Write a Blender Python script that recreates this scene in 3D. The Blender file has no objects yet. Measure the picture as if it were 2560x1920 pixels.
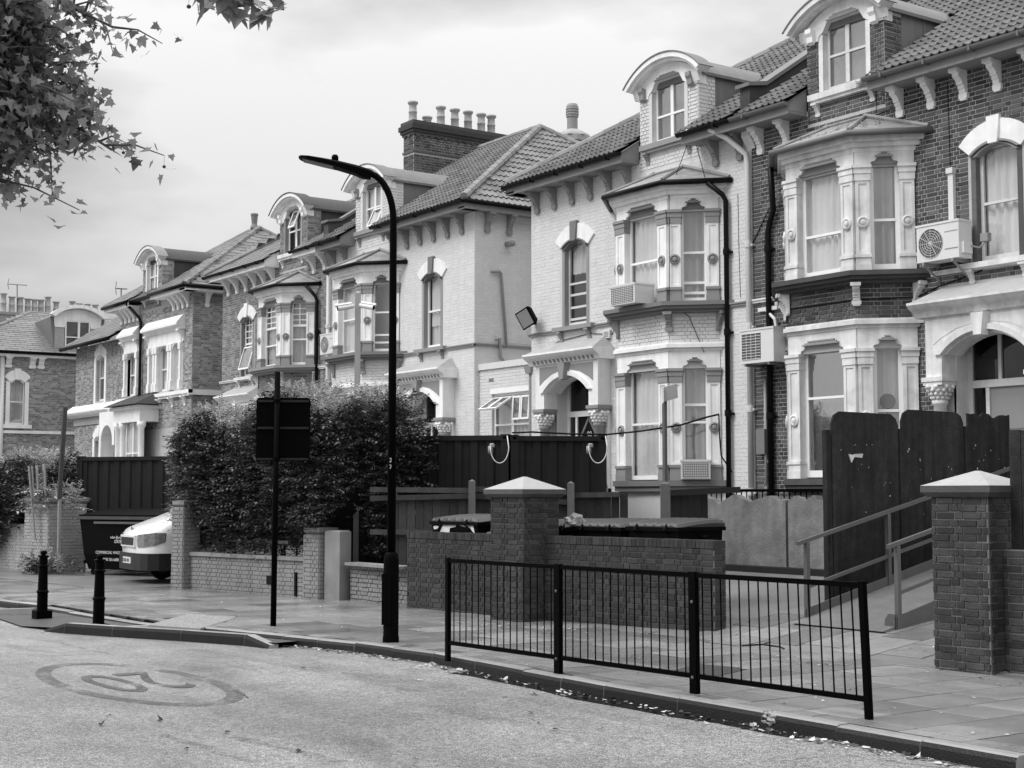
import bpy, bmesh, math, random
from mathutils import Vector, Matrix
random.seed(7)
R = math.radians
scene = bpy.context.scene
col = scene.collection

# ---------------------------------------------------------------- camera
CAM_H = 1.84
FPX = 3700.0                       # focal length in pixels of the 2560 px wide photograph
PITCH = math.atan(280 / FPX)
AZ = math.atan(2580 * math.cos(PITCH) / FPX)
cam_d = bpy.data.cameras.new("camera")
cam_d.sensor_width = 36.0
cam_d.lens = FPX / 2560 * 36.0
cam_d.clip_start = 0.1
cam_d.clip_end = 3000
cam = bpy.data.objects.new("camera", cam_d)
col.objects.link(cam)
cam.location = (0, 0, CAM_H)
FW0 = Vector((-math.cos(AZ), math.sin(AZ), 0))
RT = Vector((math.sin(AZ), math.cos(AZ), 0))
FW = FW0 * math.cos(PITCH) + Vector((0, 0, 1)) * math.sin(PITCH)
UPV = Vector((0, 0, 1)) * math.cos(PITCH) - FW0 * math.sin(PITCH)
cam.rotation_euler = Matrix((RT, UPV, -FW)).transposed().to_euler()
scene.camera = cam

# ---------------------------------------------------------------- world: even overcast
SUN_EL, SUN_AZ = R(48), R(-104)     # azimuth measured from +X
world = bpy.data.worlds.new("World")
scene.world = world
world.use_nodes = True
wt = world.node_tree
wt.nodes.clear()
def wn(t, **k):
    n = wt.nodes.new(t)
    for a, b in k.items():
        setattr(n, a, b)
    return n
w_out = wn('ShaderNodeOutputWorld')
w_bg = wn('ShaderNodeBackground')
w_sky = wn('ShaderNodeTexSky')
w_sky.sky_type = 'NISHITA'
w_sky.sun_disc = False
w_sky.sun_elevation = SUN_EL
w_sky.sun_rotation = R(90) - SUN_AZ
w_bw = wn('ShaderNodeRGBToBW')
wt.links.new(w_sky.outputs[0], w_bw.inputs[0])
w_tc = wn('ShaderNodeTexCoord')
w_sep = wn('ShaderNodeSeparateXYZ')
wt.links.new(w_tc.outputs['Generated'], w_sep.inputs[0])
def wmath(op, a, b=None, c=None, clamp=False):
    n = wn('ShaderNodeMath', operation=op)
    n.use_clamp = clamp
    for i, v in enumerate((a, b, c)):
        if v is None:
            continue
        if isinstance(v, (int, float)):
            n.inputs[i].default_value = v
        else:
            wt.links.new(v, n.inputs[i])
    return n.outputs[0]
# overcast sky: brighter overhead than at the horizon, with soft cloud banks
w_map = wn('ShaderNodeMapping')
w_map.inputs['Scale'].default_value = (1.0, 1.0, 2.6)
w_map.inputs['Location'].default_value = (0.35, 0.2, 0.1)
wt.links.new(w_tc.outputs['Generated'], w_map.inputs[0])
w_n1 = wn('ShaderNodeTexNoise')
w_n1.inputs['Scale'].default_value = 3.0
w_n1.inputs['Detail'].default_value = 7
w_n1.inputs['Roughness'].default_value = 0.48
w_n1.inputs['Distortion'].default_value = 0.0
wt.links.new(w_map.outputs[0], w_n1.inputs['Vector'])
w_cr = wn('ShaderNodeValToRGB')
w_cr.color_ramp.elements[0].position = 0.42
w_cr.color_ramp.elements[0].color = (0.71, 0.71, 0.71, 1)
w_cr.color_ramp.elements[1].position = 0.585
w_cr.color_ramp.elements[1].color = (1.20, 1.20, 1.20, 1)
wt.links.new(w_n1.outputs['Fac'], w_cr.inputs[0])
el = wmath('MAXIMUM', w_sep.outputs['Z'], 0.0)
grad = wmath('MULTIPLY_ADD', wmath('MULTIPLY', el, el), 2.15, 0.555)
cloud = wmath('MULTIPLY', w_cr.outputs[0], grad)
clear = wmath('MULTIPLY', w_bw.outputs[0], 0.10)
SKY_GAIN = 0.84
cl2 = wmath('MULTIPLY', cloud, 0.92)
mixed = wmath('MULTIPLY_ADD', clear, 0.08, cl2)
wt.links.new(mixed, w_bg.inputs['Color'])
w_bg.inputs['Strength'].default_value = SKY_GAIN
wt.links.new(w_bg.outputs[0], w_out.inputs[0])

sun_d = bpy.data.lights.new("sun", 'SUN')
sun_d.energy = 1.5
sun_d.angle = R(25)
sun_d.color = (1, 1, 1)
sun = bpy.data.objects.new("sun", sun_d)
col.objects.link(sun)
sdir = Vector((math.cos(SUN_EL) * math.cos(SUN_AZ), math.cos(SUN_EL) * math.sin(SUN_AZ), math.sin(SUN_EL)))
sun.rotation_euler = sdir.to_track_quat('Z', 'Y').to_euler()
sun.location = (0, 0, 40)

scene.view_settings.view_transform = 'Standard'
scene.view_settings.look = 'None'
scene.view_settings.gamma = 1
scene.view_settings.exposure = 0.42
scene.cycles.use_denoising = True
scene.cycles.max_bounces = 6
scene.cycles.transparent_max_bounces = 12
scene.cycles.caustics_reflective = False
scene.cycles.caustics_refractive = False

# ---------------------------------------------------------------- pixels of the photograph to places
def ray(x, y):
    return FW * FPX + RT * (x - 1280) + UPV * (960 - y)
EYE = Vector((0, 0, CAM_H))
def on_z(x, y, z=0.0):
    r = ray(x, y); return EYE + r * ((z - CAM_H) / r.z)
def on_y(x, y, Y):
    r = ray(x, y); return EYE + r * (Y / r.y)
def on_x(x, y, X):
    r = ray(x, y); return EYE + r * (X / r.x)
def at_d(x, y, d):
    r = ray(x, y); return EYE + r * (d / r.dot(FW0))
def proj(p):
    d = Vector(p) - EYE
    z = max(d.dot(FW), 0.01)
    return 1280 + FPX * d.dot(RT) / z, 960 - FPX * d.dot(UPV) / z
def in_frame(p, m=40):
    if (Vector(p) - EYE).dot(FW) < 1: return False
    x, y = proj(p)
    return -m < x < 2560 + m and -m < y < 1920 + m

# ---------------------------------------------------------------- materials
MATS = {}
def G(name, base, var=0.12, scale=4.0, rough=0.75, bump=0.0, bscale=40.0, isl=0.0, streak=0.0, spec=0.35, metal=0.0,
      speck=0.0, sscale=120.0, speckcol=None, patch=0.0, pscale=0.6, rvar=0.0, coat=0.0, lane=0.0, trans=0.0, speck2=0.0, stain=0.0):
    m = bpy.data.materials.new(name)
    m.use_nodes = True
    nt = m.node_tree
    b = nt.nodes['Principled BSDF']
    def N(t): return nt.nodes.new(t)
    def L(a, c): nt.links.new(a, c)
    def M(op, a, c, d=None):
        n = N('ShaderNodeMath'); n.operation = op
        for i, v in enumerate((a, c, d)):
            if v is None: continue
            if isinstance(v, (int, float)): n.inputs[i].default_value = v
            else: L(v, n.inputs[i])
        return n.outputs[0]
    geo = N('ShaderNodeNewGeometry')
    def noise(sc, detail=4, vec=None, dist=0.0):
        n = N('ShaderNodeTexNoise'); n.inputs['Scale'].default_value = sc; n.inputs['Detail'].default_value = detail
        n.inputs['Distortion'].default_value = dist
        L(vec or geo.outputs['Position'], n.inputs['Vector']); return n.outputs['Fac']
    val = M('MULTIPLY_ADD', M('SUBTRACT', noise(scale, 6), 0.5), 2.2 * var, 1.0)
    if isl:
        oi = N('ShaderNodeObjectInfo')
        fr = M('FRACT', M('MULTIPLY_ADD', oi.outputs['Random'], 7.31, geo.outputs['Random Per Island']), 0.0)
        val = M('MULTIPLY', val, M('MULTIPLY_ADD', M('SUBTRACT', fr, 0.5), 2 * isl, 1.0))
    if streak:
        mp = N('ShaderNodeMapping'); mp.inputs['Scale'].default_value = (1, 1, 0.09)
        L(geo.outputs['Position'], mp.inputs[0])
        val = M('MULTIPLY', val, M('MULTIPLY_ADD', M('SUBTRACT', noise(7, 5, mp.outputs[0]), 0.5), 2.4 * streak, 1.0))
    if patch:
        val = M('MULTIPLY', val, M('MULTIPLY_ADD', M('SUBTRACT', noise(pscale, 5, None, 0.6), 0.5), 3.0 * patch, 1.0))
    if lane:
        mp = N('ShaderNodeMapping'); mp.inputs['Scale'].default_value = (0.10, 1.0, 1)
        L(geo.outputs['Position'], mp.inputs[0])
        val = M('MULTIPLY', val, M('MULTIPLY_ADD', M('SUBTRACT', noise(1.1, 7, mp.outputs[0], 0.4), 0.5), 3.0 * lane, 1.0))
    if speck:
        val = M('MULTIPLY', val, M('MULTIPLY_ADD', M('SUBTRACT', noise(sscale, 2), 0.5), 3.0 * speck, 1.0))
    if stain:
        mp2 = N('ShaderNodeMapping'); mp2.inputs['Scale'].default_value = (0.35, 1.0, 1)
        L(geo.outputs['Position'], mp2.inputs[0])
        mr = N('ShaderNodeMapRange'); mr.inputs[1].default_value = 0.54; mr.inputs[2].default_value = 0.68; mr.inputs[3].default_value = 1.0; mr.inputs[4].default_value = 1.0 - stain
        L(noise(1.15, 9, mp2.outputs[0], 0.7), mr.inputs[0]); val = M('MULTIPLY', val, mr.outputs[0])
    if speck2:
        val = M('MULTIPLY', val, M('MULTIPLY_ADD', M('SUBTRACT', noise(sscale * 0.22, 3), 0.5), 3.0 * speck2, 1.0))
    val = M('MAXIMUM', M('MULTIPLY', val, base), 0.001)
    cmb = N('ShaderNodeCombineColor')
    for i in range(3): L(val, cmb.inputs[i])
    L(cmb.outputs[0], b.inputs['Base Color'])
    b.inputs['Roughness'].default_value = rough
    if rvar:
        rn = M('MULTIPLY_ADD', M('SUBTRACT', noise(1.3, 6, None, 0.8), 0.5), 2.5 * rvar, rough)
        cl = N('ShaderNodeClamp'); L(rn, cl.inputs[0]); cl.inputs[1].default_value = 0.05
        L(cl.outputs[0], b.inputs['Roughness'])
    b.inputs['Metallic'].default_value = metal
    b.inputs['Specular IOR Level'].default_value = spec
    b.inputs['Coat Weight'].default_value = coat
    if bump:
        bn = N('ShaderNodeBump'); bn.inputs['Strength'].default_value = bump; bn.inputs['Distance'].default_value = 0.02
        L(noise(bscale, 5), bn.inputs['Height']); L(bn.outputs[0], b.inputs['Normal'])
    if trans:
        out = nt.nodes['Material Output']; mx = N('ShaderNodeMixShader'); tl = N('ShaderNodeBsdfTranslucent'); mx.inputs[0].default_value = trans
        L(cmb.outputs[0], tl.inputs['Color']); L(b.outputs[0], mx.inputs[1]); L(tl.outputs[0], mx.inputs[2]); L(mx.outputs[0], out.inputs['Surface'])
    MATS[name] = m
    return m

G('brick_dark', 0.085, 0.25, 9, 0.85, 0.35, 60, isl=0.50, patch=0.22, pscale=0.5)
G('mortar_dark', 0.46, 0.2, 6, 0.9, 0.3, 70, patch=0.15)
G('brick_mid', 0.21, 0.22, 9, 0.85, 0.3, 60, isl=0.42, patch=0.22, pscale=0.45)
G('mortar_mid', 0.45, 0.2, 6, 0.9, 0.3, 70)
G('brick_red', 0.265, 0.22, 9, 0.85, 0.3, 60, isl=0.45, patch=0.2, pscale=0.4)
G('brick_wall', 0.038, 0.3, 8, 0.85, 0.5, 55, isl=0.34, patch=0.42, pscale=0.9, streak=0.3)
G('mortar_wall', 0.10, 0.3, 9, 0.9, 0.5, 60, patch=0.2)
G('brick_pier', 0.042, 0.4, 10, 0.8, 0.6, 45, isl=0.40, patch=0.5, pscale=1.6)
G('mortar_pier', 0.16, 0.3, 10, 0.9, 0.5, 60)
G('brick_painted', 0.66, 0.06, 5, 0.62, 0.35, 35, isl=0.035, patch=0.05, pscale=0.5, streak=0.03)
G('mortar_painted', 0.60, 0.06, 5, 0.7, 0.3, 45, patch=0.06)
G('brick_pale', 0.36, 0.15, 6, 0.7, 0.4, 35, isl=0.06, patch=0.2, pscale=1.1, streak=0.15)
G('mortar_pale', 0.33, 0.15, 6, 0.8, 0.35, 55, patch=0.15)
G('brick_white', 0.225, 0.15, 6, 0.7, 0.4, 35, isl=0.06, patch=0.22, pscale=1.1, streak=0.12)
G('mortar_white', 0.205, 0.15, 6, 0.8, 0.35, 55, patch=0.15)
G('stucco', 0.84, 0.07, 5, 0.6, 0.12, 40, streak=0.15, patch=0.10, pscale=2.5)
G('stucco_old', 0.66, 0.14, 6, 0.7, 0.25, 45, streak=0.26, patch=0.24, pscale=2.6)
G('accent', 0.185, 0.08, 4, 0.6, 0.1, 40)
G('accent_mid', 0.27, 0.08, 4, 0.6, 0.1, 40)
G('frame_white', 0.86, 0.03, 4, 0.35, 0.0, 40, spec=0.5)
G('frame_old', 0.62, 0.16, 14, 0.6, 0.15, 60, streak=0.1)
G('curtain', 0.80, 0.06, 3, 0.9, 0.05, 90)
G('curtain_dark', 0.50, 0.10, 3, 0.9, 0.05, 90)
G('blind', 0.62, 0.04, 2, 0.8)
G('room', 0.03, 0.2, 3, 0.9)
G('tile_roof', 0.115, 0.22, 7, 0.62, 0.4, 50, isl=0.30, patch=0.18, pscale=0.5)
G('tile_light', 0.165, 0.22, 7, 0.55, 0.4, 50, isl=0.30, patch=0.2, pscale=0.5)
G('slate', 0.165, 0.14, 6, 0.45, 0.15, 40, isl=0.22, patch=0.12)
G('ridge', 0.24, 0.25, 9, 0.8, 0.4, 40, patch=0.2, isl=0.15)
G('lead', 0.16, 0.12, 3, 0.5, 0.1, 20, streak=0.22)
G('felt_dark', 0.05, 0.2, 5, 0.6, 0.2, 30, streak=0.15)
G('bay_roof', 0.30, 0.35, 8, 0.7, 0.4, 40, patch=0.35, pscale=2.2)
G('gutter_black', 0.006, 0.2, 6, 0.4, 0.0, 40, spec=0.12)
G('gutter_grey', 0.13, 0.15, 6, 0.5)
G('pipe_white', 0.62, 0.06, 3, 0.45, streak=0.06)
G('pipe_grey', 0.30, 0.08, 3, 0.5)
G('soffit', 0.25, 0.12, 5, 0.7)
G('door_black', 0.008, 0.1, 4, 0.4, spec=0.1)
G('black_paint', 0.0016, 0.25, 8, 0.5, 0.15, 60, spec=0.03)
G('black_gloss', 0.0014, 0.2, 6, 0.4, spec=0.035)
G('crack', 0.045, 0.3, 8, 0.5, 0.3, 60)
G('tyre_mark', 0.13, 0.3, 8, 0.45, 0.3, 60, speck=0.8, sscale=85)
G('plastic_black', 0.004, 0.3, 5, 0.42, 0.1, 40, spec=0.06, patch=0.3)
G('lid', 0.05, 0.2, 4, 0.38, 0.1, 40, spec=0.5, patch=0.2, pscale=1.5)
G('paint_white', 0.72, 0.05, 4, 0.5)
G('container', 0.018, 0.2, 4, 0.55, 0.1, 30, spec=0.12, streak=0.2, patch=0.15)
G('board_dark', 0.021, 0.6, 9, 0.75, 0.5, 45, streak=1.0, patch=0.5, spec=0.2, speck=0.3, sscale=40, pscale=1.3)
G('fence_wood', 0.04, 0.3, 10, 0.8, 0.4, 50, isl=0.35, streak=0.35)
G('fence_dark', 0.022, 0.3, 10, 0.8, 0.3, 50, isl=0.3, streak=0.3)
G('post_wood', 0.11, 0.2, 10, 0.8, 0.3, 60, streak=0.2)
G('render_wall', 0.165, 0.35, 6, 0.85, 0.5, 25, patch=0.45, pscale=1.6, streak=0.2)
G('stone_cap', 0.36, 0.15, 7, 0.75, 0.3, 60, speck=0.12, sscale=90)
G('stone_dark', 0.075, 0.3, 7, 0.8, 0.4, 50, patch=0.2)
G('concrete', 0.30, 0.14, 5, 0.8, 0.25, 60, patch=0.18, pscale=1.5, streak=0.08)
G('concrete_post', 0.24, 0.14, 5, 0.8, 0.25, 60, patch=0.18, pscale=2.5, streak=0.18)
G('galv', 0.11, 0.14, 6, 0.5, 0.1, 40, metal=0.25, streak=0.1)
G('ramp_deck', 0.15, 0.2, 5, 0.45, 0.2, 60, patch=0.3, streak=0.15)
G('porch_lead', 0.40, 0.15, 5, 0.6, 0.1, 40, patch=0.12, pscale=2, streak=0.1)
G('ac_white', 0.66, 0.04, 3, 0.45, streak=0.06)
G('ac_grille', 0.09, 0.1, 3, 0.6)
G('road', 0.235, 0.22, 2.2, 0.36, 0.6, 90, speck=1.5, sscale=85, speck2=0.45, patch=0.25, pscale=0.45, spec=0.5, rvar=0.14, lane=0.42, stain=0.34)
G('road_mark', 0.12, 0.35, 9, 0.4, 0.6, 90, speck=1.3, sscale=85, patch=0.35, pscale=2.2)
G('slab', 0.215, 0.2, 5, 0.22, 0.25, 80, isl=0.38, patch=0.42, pscale=0.8, spec=0.5, rvar=0.14, speck=0.08, sscale=150)
G('joint', 0.022, 0.2, 8, 0.7)
G('forecourt', 0.185, 0.2, 3, 0.34, 0.3, 60, patch=0.4, pscale=0.6, rvar=0.1, speck=0.06)
G('kerb_top', 0.26, 0.2, 8, 0.42, 0.3, 60, isl=0.2, patch=0.2)
G('kerb_dark', 0.010, 0.4, 12, 0.45, 0.4, 60, patch=0.3, pscale=2)
G('kerb_grey', 0.02, 0.25, 8, 0.7, 0.4, 60, patch=0.2, spec=0.15)
G('asphalt_dark', 0.07, 0.2, 4, 0.5, 0.5, 70, speck=0.2)
G('earth', 0.05, 0.3, 6, 0.9, 0.5, 30)
G('leaf_hedge', 0.085, 0.3, 2.2, 0.36, isl=0.8, spec=0.5, patch=0.35, pscale=0.9)
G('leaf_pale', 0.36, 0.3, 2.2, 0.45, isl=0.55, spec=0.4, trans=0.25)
G('leaf_ivy', 0.075, 0.3, 2.2, 0.42, isl=0.7, spec=0.4, patch=0.3)
G('leaf_plane', 0.25, 0.3, 3, 0.45, isl=0.6, spec=0.4, trans=0.4)
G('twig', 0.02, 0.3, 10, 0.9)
G('bark', 0.10, 0.4, 6, 0.9, 0.5, 20)
G('litter_pale', 0.42, 0.2, 6, 0.6, isl=0.5)
G('litter_dark', 0.03, 0.3, 6, 0.6, isl=0.4)
G('van_white', 0.82, 0.02, 2, 0.22, spec=0.5, coat=0.5)
G('van_plastic', 0.018, 0.15, 4, 0.5)
G('chrome', 0.55, 0.05, 4, 0.18, metal=0.9)
G('headlamp', 0.16, 0.8, 16, 0.12, spec=0.6, coat=0.6)  # strong noise paints bright highlights into the grey lamp colour
G('plate', 0.62, 0.03, 4, 0.4)
G('lettering_dark', 0.02, 0.05, 4, 0.5)
G('lettering_light', 0.60, 0.10, 8, 0.5)
G('pot', 0.36, 0.15, 8, 0.8, 0.2, 40, isl=0.1)
G('aerial', 0.18, 0.1, 4, 0.5, metal=0.5)
G('iron_cover', 0.05, 0.2, 8, 0.45, 0.3, 60, metal=0.3)
G('tactile', 0.30, 0.15, 6, 0.45, isl=0.15)
G('rubber', 0.01, 0.2, 5, 0.7)
G('bag', 0.02, 0.2, 4, 0.25, spec=0.5)
G('bag_pale', 0.26, 0.3, 12, 0.35, spec=0.5)
G('water', 0.012, 0.1, 3, 0.06, 0.15, 6, spec=0.6)

def worn(name, scale, lo, hi):
    """paint rubbed through in patches"""
    m = MATS[name]; nt = m.node_tree; out = nt.nodes['Material Output']; b = nt.nodes['Principled BSDF']
    nz = nt.nodes.new('ShaderNodeTexNoise'); nz.inputs['Scale'].default_value = scale; nz.inputs['Detail'].default_value = 8; nz.inputs['Roughness'].default_value = 0.7
    ge = nt.nodes.new('ShaderNodeNewGeometry'); nt.links.new(ge.outputs['Position'], nz.inputs['Vector'])
    mr = nt.nodes.new('ShaderNodeMapRange'); mr.inputs[1].default_value = lo; mr.inputs[2].default_value = hi
    nt.links.new(nz.outputs['Fac'], mr.inputs[0]); mx = nt.nodes.new('ShaderNodeMixShader'); tr = nt.nodes.new('ShaderNodeBsdfTransparent')
    nt.links.new(mr.outputs[0], mx.inputs[0]); nt.links.new(tr.outputs[0], mx.inputs[1]); nt.links.new(b.outputs[0], mx.inputs[2]); nt.links.new(mx.outputs[0], out.inputs['Surface'])
worn('road_mark', 1.8, 0.38, 0.66)
worn('crack', 3.5, 0.40, 0.62)
worn('tyre_mark', 4.0, 0.42, 0.95)

def glass_mat(name, refl, tint):
    """thin pane: clear with a Schlick mirror term that is the same from both sides"""
    m = bpy.data.materials.new(name); m.use_nodes = True
    nt = m.node_tree; nt.nodes.clear()
    def N(t): return nt.nodes.new(t)
    def M(op, a, c=0.0):
        n = N('ShaderNodeMath'); n.operation = op
        for i, v in enumerate((a, c)):
            if isinstance(v, (int, float)): n.inputs[i].default_value = v
            else: nt.links.new(v, n.inputs[i])
        return n.outputs[0]
    o = N('ShaderNodeOutputMaterial'); mx = N('ShaderNodeMixShader'); tr = N('ShaderNodeBsdfTransparent'); gl = N('ShaderNodeBsdfGlossy')
    ge = N('ShaderNodeNewGeometry'); vd = N('ShaderNodeVectorMath'); vd.operation = 'DOT_PRODUCT'
    nt.links.new(ge.outputs['Normal'], vd.inputs[0]); nt.links.new(ge.outputs['Incoming'], vd.inputs[1])
    c = M('ABSOLUTE', vd.outputs['Value']); f = M('ADD', M('MULTIPLY', M('POWER', M('SUBTRACT', 1.0, c), 5.0), 0.9), 0.045 + refl)
    bn = N('ShaderNodeBump'); nz = N('ShaderNodeTexNoise'); nz.inputs['Scale'].default_value = 1.6
    nt.links.new(ge.outputs['Position'], nz.inputs['Vector'])
    bn.inputs['Strength'].default_value = 0.10; bn.inputs['Distance'].default_value = 0.05
    nt.links.new(nz.outputs['Fac'], bn.inputs['Height']); nt.links.new(bn.outputs[0], gl.inputs['Normal'])
    tr.inputs[0].default_value = (tint, tint, tint, 1); gl.inputs['Roughness'].default_value = 0.03
    nt.links.new(f, mx.inputs[0]); nt.links.new(tr.outputs[0], mx.inputs[1]); nt.links.new(gl.outputs[0], mx.inputs[2]); nt.links.new(mx.outputs[0], o.inputs[0])
    MATS[name] = m
glass_mat('glass', 0.05, 0.96)
glass_mat('glass_bright', 0.30, 0.9)
glass_mat('glass_dark', 0.02, 0.6)

# ---------------------------------------------------------------- mesh building
W0 = {}                       # world origin of every object made
class Fr:
    """a vertical plane: origin o, direction t along it, n outwards"""
    def __init__(s, o, t, n):
        s.o = Vector((o[0], o[1], 0)); s.t = Vector((t[0], t[1], 0)).normalized(); s.n = Vector((n[0], n[1], 0)).normalized()
    def p(s, t, n, z):
        v = s.o + s.t * t + s.n * n; return (v.x, v.y, z)
class MB:
    def __init__(s, T=None):
        s.v = []; s.f = []; s.mi = []; s.m = 0; s.T = T
    def add(s, vs, fs):
        k = len(s.v); s.v += [tuple(x) for x in vs]; s.f += [tuple(i + k for i in f) for f in fs]; s.mi += [s.m] * len(fs); return s
    def hexa(s, a):  # 8 corners: bottom loop, top loop
        return s.add(a, [(3, 2, 1, 0), (4, 5, 6, 7), (0, 1, 5, 4), (1, 2, 6, 5), (2, 3, 7, 6), (3, 0, 4, 7)])
    def box(s, x0, x1, y0, y1, z0, z1):
        return s.hexa([(x0, y0, z0), (x1, y0, z0), (x1, y1, z0), (x0, y1, z0), (x0, y0, z1), (x1, y0, z1), (x1, y1, z1), (x0, y1, z1)])
    def fb(s, fr, t0, t1, n0, n1, z0, z1):
        q = [(t0, n0), (t1, n0), (t1, n1), (t0, n1)]
        return s.hexa([fr.p(a, b, z0) for a, b in q] + [fr.p(a, b, z1) for a, b in q])
    def loops(s, L, closed=True, cap=True):
        n = len(L[0]); vs = [p for l in L for p in l]; fs = []
        for i in range(len(L) - 1):
            for j in range(n if closed else n - 1):
                k = (j + 1) % n
                fs.append((i * n + j, i * n + k, (i + 1) * n + k, (i + 1) * n + j))
        if cap and closed:
            fs.append(tuple(reversed(range(n)))); fs.append(tuple((len(L) - 1) * n + j for j in range(n)))
        return s.add(vs, fs)
    def fp(s, fr, poly, n0, n1):           # polygon in (t, z) pushed along n
        return s.loops([[fr.p(a, n0, z) for a, z in poly], [fr.p(a, n1, z) for a, z in poly]])
    def fd(s, fr, poly, t0, t1):           # profile in (n, z) pushed along t
        return s.loops([[fr.p(t0, a, z) for a, z in poly], [fr.p(t1, a, z) for a, z in poly]])
    def prism(s, poly, z0, z1):            # polygon in (x, y)
        return s.loops([[(a, b, z0) for a, b in poly], [(a, b, z1) for a, b in poly]])
    def tube(s, pts, r, n=8, cap=True):
        pts = [Vector(p) for p in pts]; L = []; prev = None
        for i, p in enumerate(pts):
            d = (pts[min(i + 1, len(pts) - 1)] - pts[max(i - 1, 0)]).normalized()
            a = Vector((0, 0, 1)) if abs(d.z) < 0.9 else Vector((1, 0, 0))
            u = d.cross(a).normalized() if prev is None else (prev - d * prev.dot(d)).normalized()
            prev = u; w = d.cross(u)
            rr = r[i] if isinstance(r, (list, tuple)) else r
            L.append([p + (u * math.cos(2 * math.pi * k / n) + w * math.sin(2 * math.pi * k / n)) * rr for k in range(n)])
        return s.loops(L, True, cap)
    def lathe(s, prof, c, n=16, axis='z', fr=None):
        L = []
        for r, h in prof:
            ring = []
            for k in range(n):
                a = 2 * math.pi * k / n
                if fr is not None: ring.append(fr.p(c[0] + r * math.cos(a), c[1] + h, c[2] + r * math.sin(a)))
                elif axis == 'z': ring.append((c[0] + r * math.cos(a), c[1] + r * math.sin(a), c[2] + h))
                else: ring.append((c[0] + h, c[1] + r * math.cos(a), c[2] + r * math.sin(a)))
            L.append(ring)
        return s.loops(L)
    def beam(s, a, b, w, h):               # rectangular bar between two points, h vertical-ish
        a = Vector(a); b = Vector(b); d = (b - a).normalized()
        up = Vector((0, 0, 1)) if abs(d.z) < 0.95 else Vector((0, 1, 0))
        u = d.cross(up).normalized() * (w / 2); v = u.cross(d).normalized() * (h / 2)
        return s.hexa([a - u - v, a + u - v, b + u - v, b - u - v, a - u + v, a + u + v, b + u + v, b - u + v])
    def build(s, name, mats, parent=None, smooth=False, kind=None, bevel=0.0):
        if s.T is not None: s.v = [tuple(s.T @ Vector(p)) for p in s.v]
        if not s.v: return None
        xs, ys, zs = zip(*s.v)
        c = Vector(((min(xs) + max(xs)) / 2, (min(ys) + max(ys)) / 2, min(zs)))
        me = bpy.data.meshes.new(name)
        me.from_pydata([(x - c.x, y - c.y, z - c.z) for x, y, z in s.v], [], s.f)
        if isinstance(mats, str): mats = [mats]
        for m in mats: me.materials.append(MATS[m])
        if len(mats) > 1: me.polygons.foreach_set('material_index', s.mi)
        if smooth: me.polygons.foreach_set('use_smooth', [True] * len(me.polygons))
        me.update()
        return link(name, me, c, parent, kind)
def link(name, me, c, parent=None, kind=None):
    o = bpy.data.objects.new(name, me)
    col.objects.link(o)
    W0[o.name] = Vector(c)
    if parent is not None:
        o.parent = parent; o.location = Vector(c) - W0[parent.name]
    else: o.location = c
    if kind: o['kind'] = kind
    return o
def smooth_by_angle(o, deg=40):
    for p in o.data.polygons: p.use_smooth = True
    try: o.data.set_sharp_from_angle(angle=R(deg))
    except Exception: pass
def thing(name, label, cat, loc, group=None):
    o = bpy.data.objects.new(name, None); o.empty_display_size = 0.2
    col.objects.link(o); o.location = loc; W0[o.name] = Vector(loc)
    o['label'] = label; o['category'] = cat
    if group: o['group'] = group
    return o
def tag(o, label, cat, group=None):
    o['label'] = label; o['category'] = cat
    if group: o['group'] = group
    return o
def text(name, body, parent, loc, rot, size, mat, align='LEFT', sx=1.0):
    cu = bpy.data.curves.new(name, 'FONT'); cu.body = body; cu.size = size; cu.extrude = 0.0015; cu.align_x = align
    tmp = bpy.data.objects.new(name + '_curve', cu); me = bpy.data.meshes.new_from_object(tmp)
    bpy.data.objects.remove(tmp); bpy.data.curves.remove(cu)
    me.materials.clear(); me.materials.append(MATS[mat])
    o = link(name, me, loc, parent); o.rotation_euler = rot; o.scale = (sx, 1, 1)
    return o
def fr_rot(fr):   # text upright on a plane, read from outside
    return (R(90), 0, math.atan2(fr.n.x, -fr.n.y))

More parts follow.
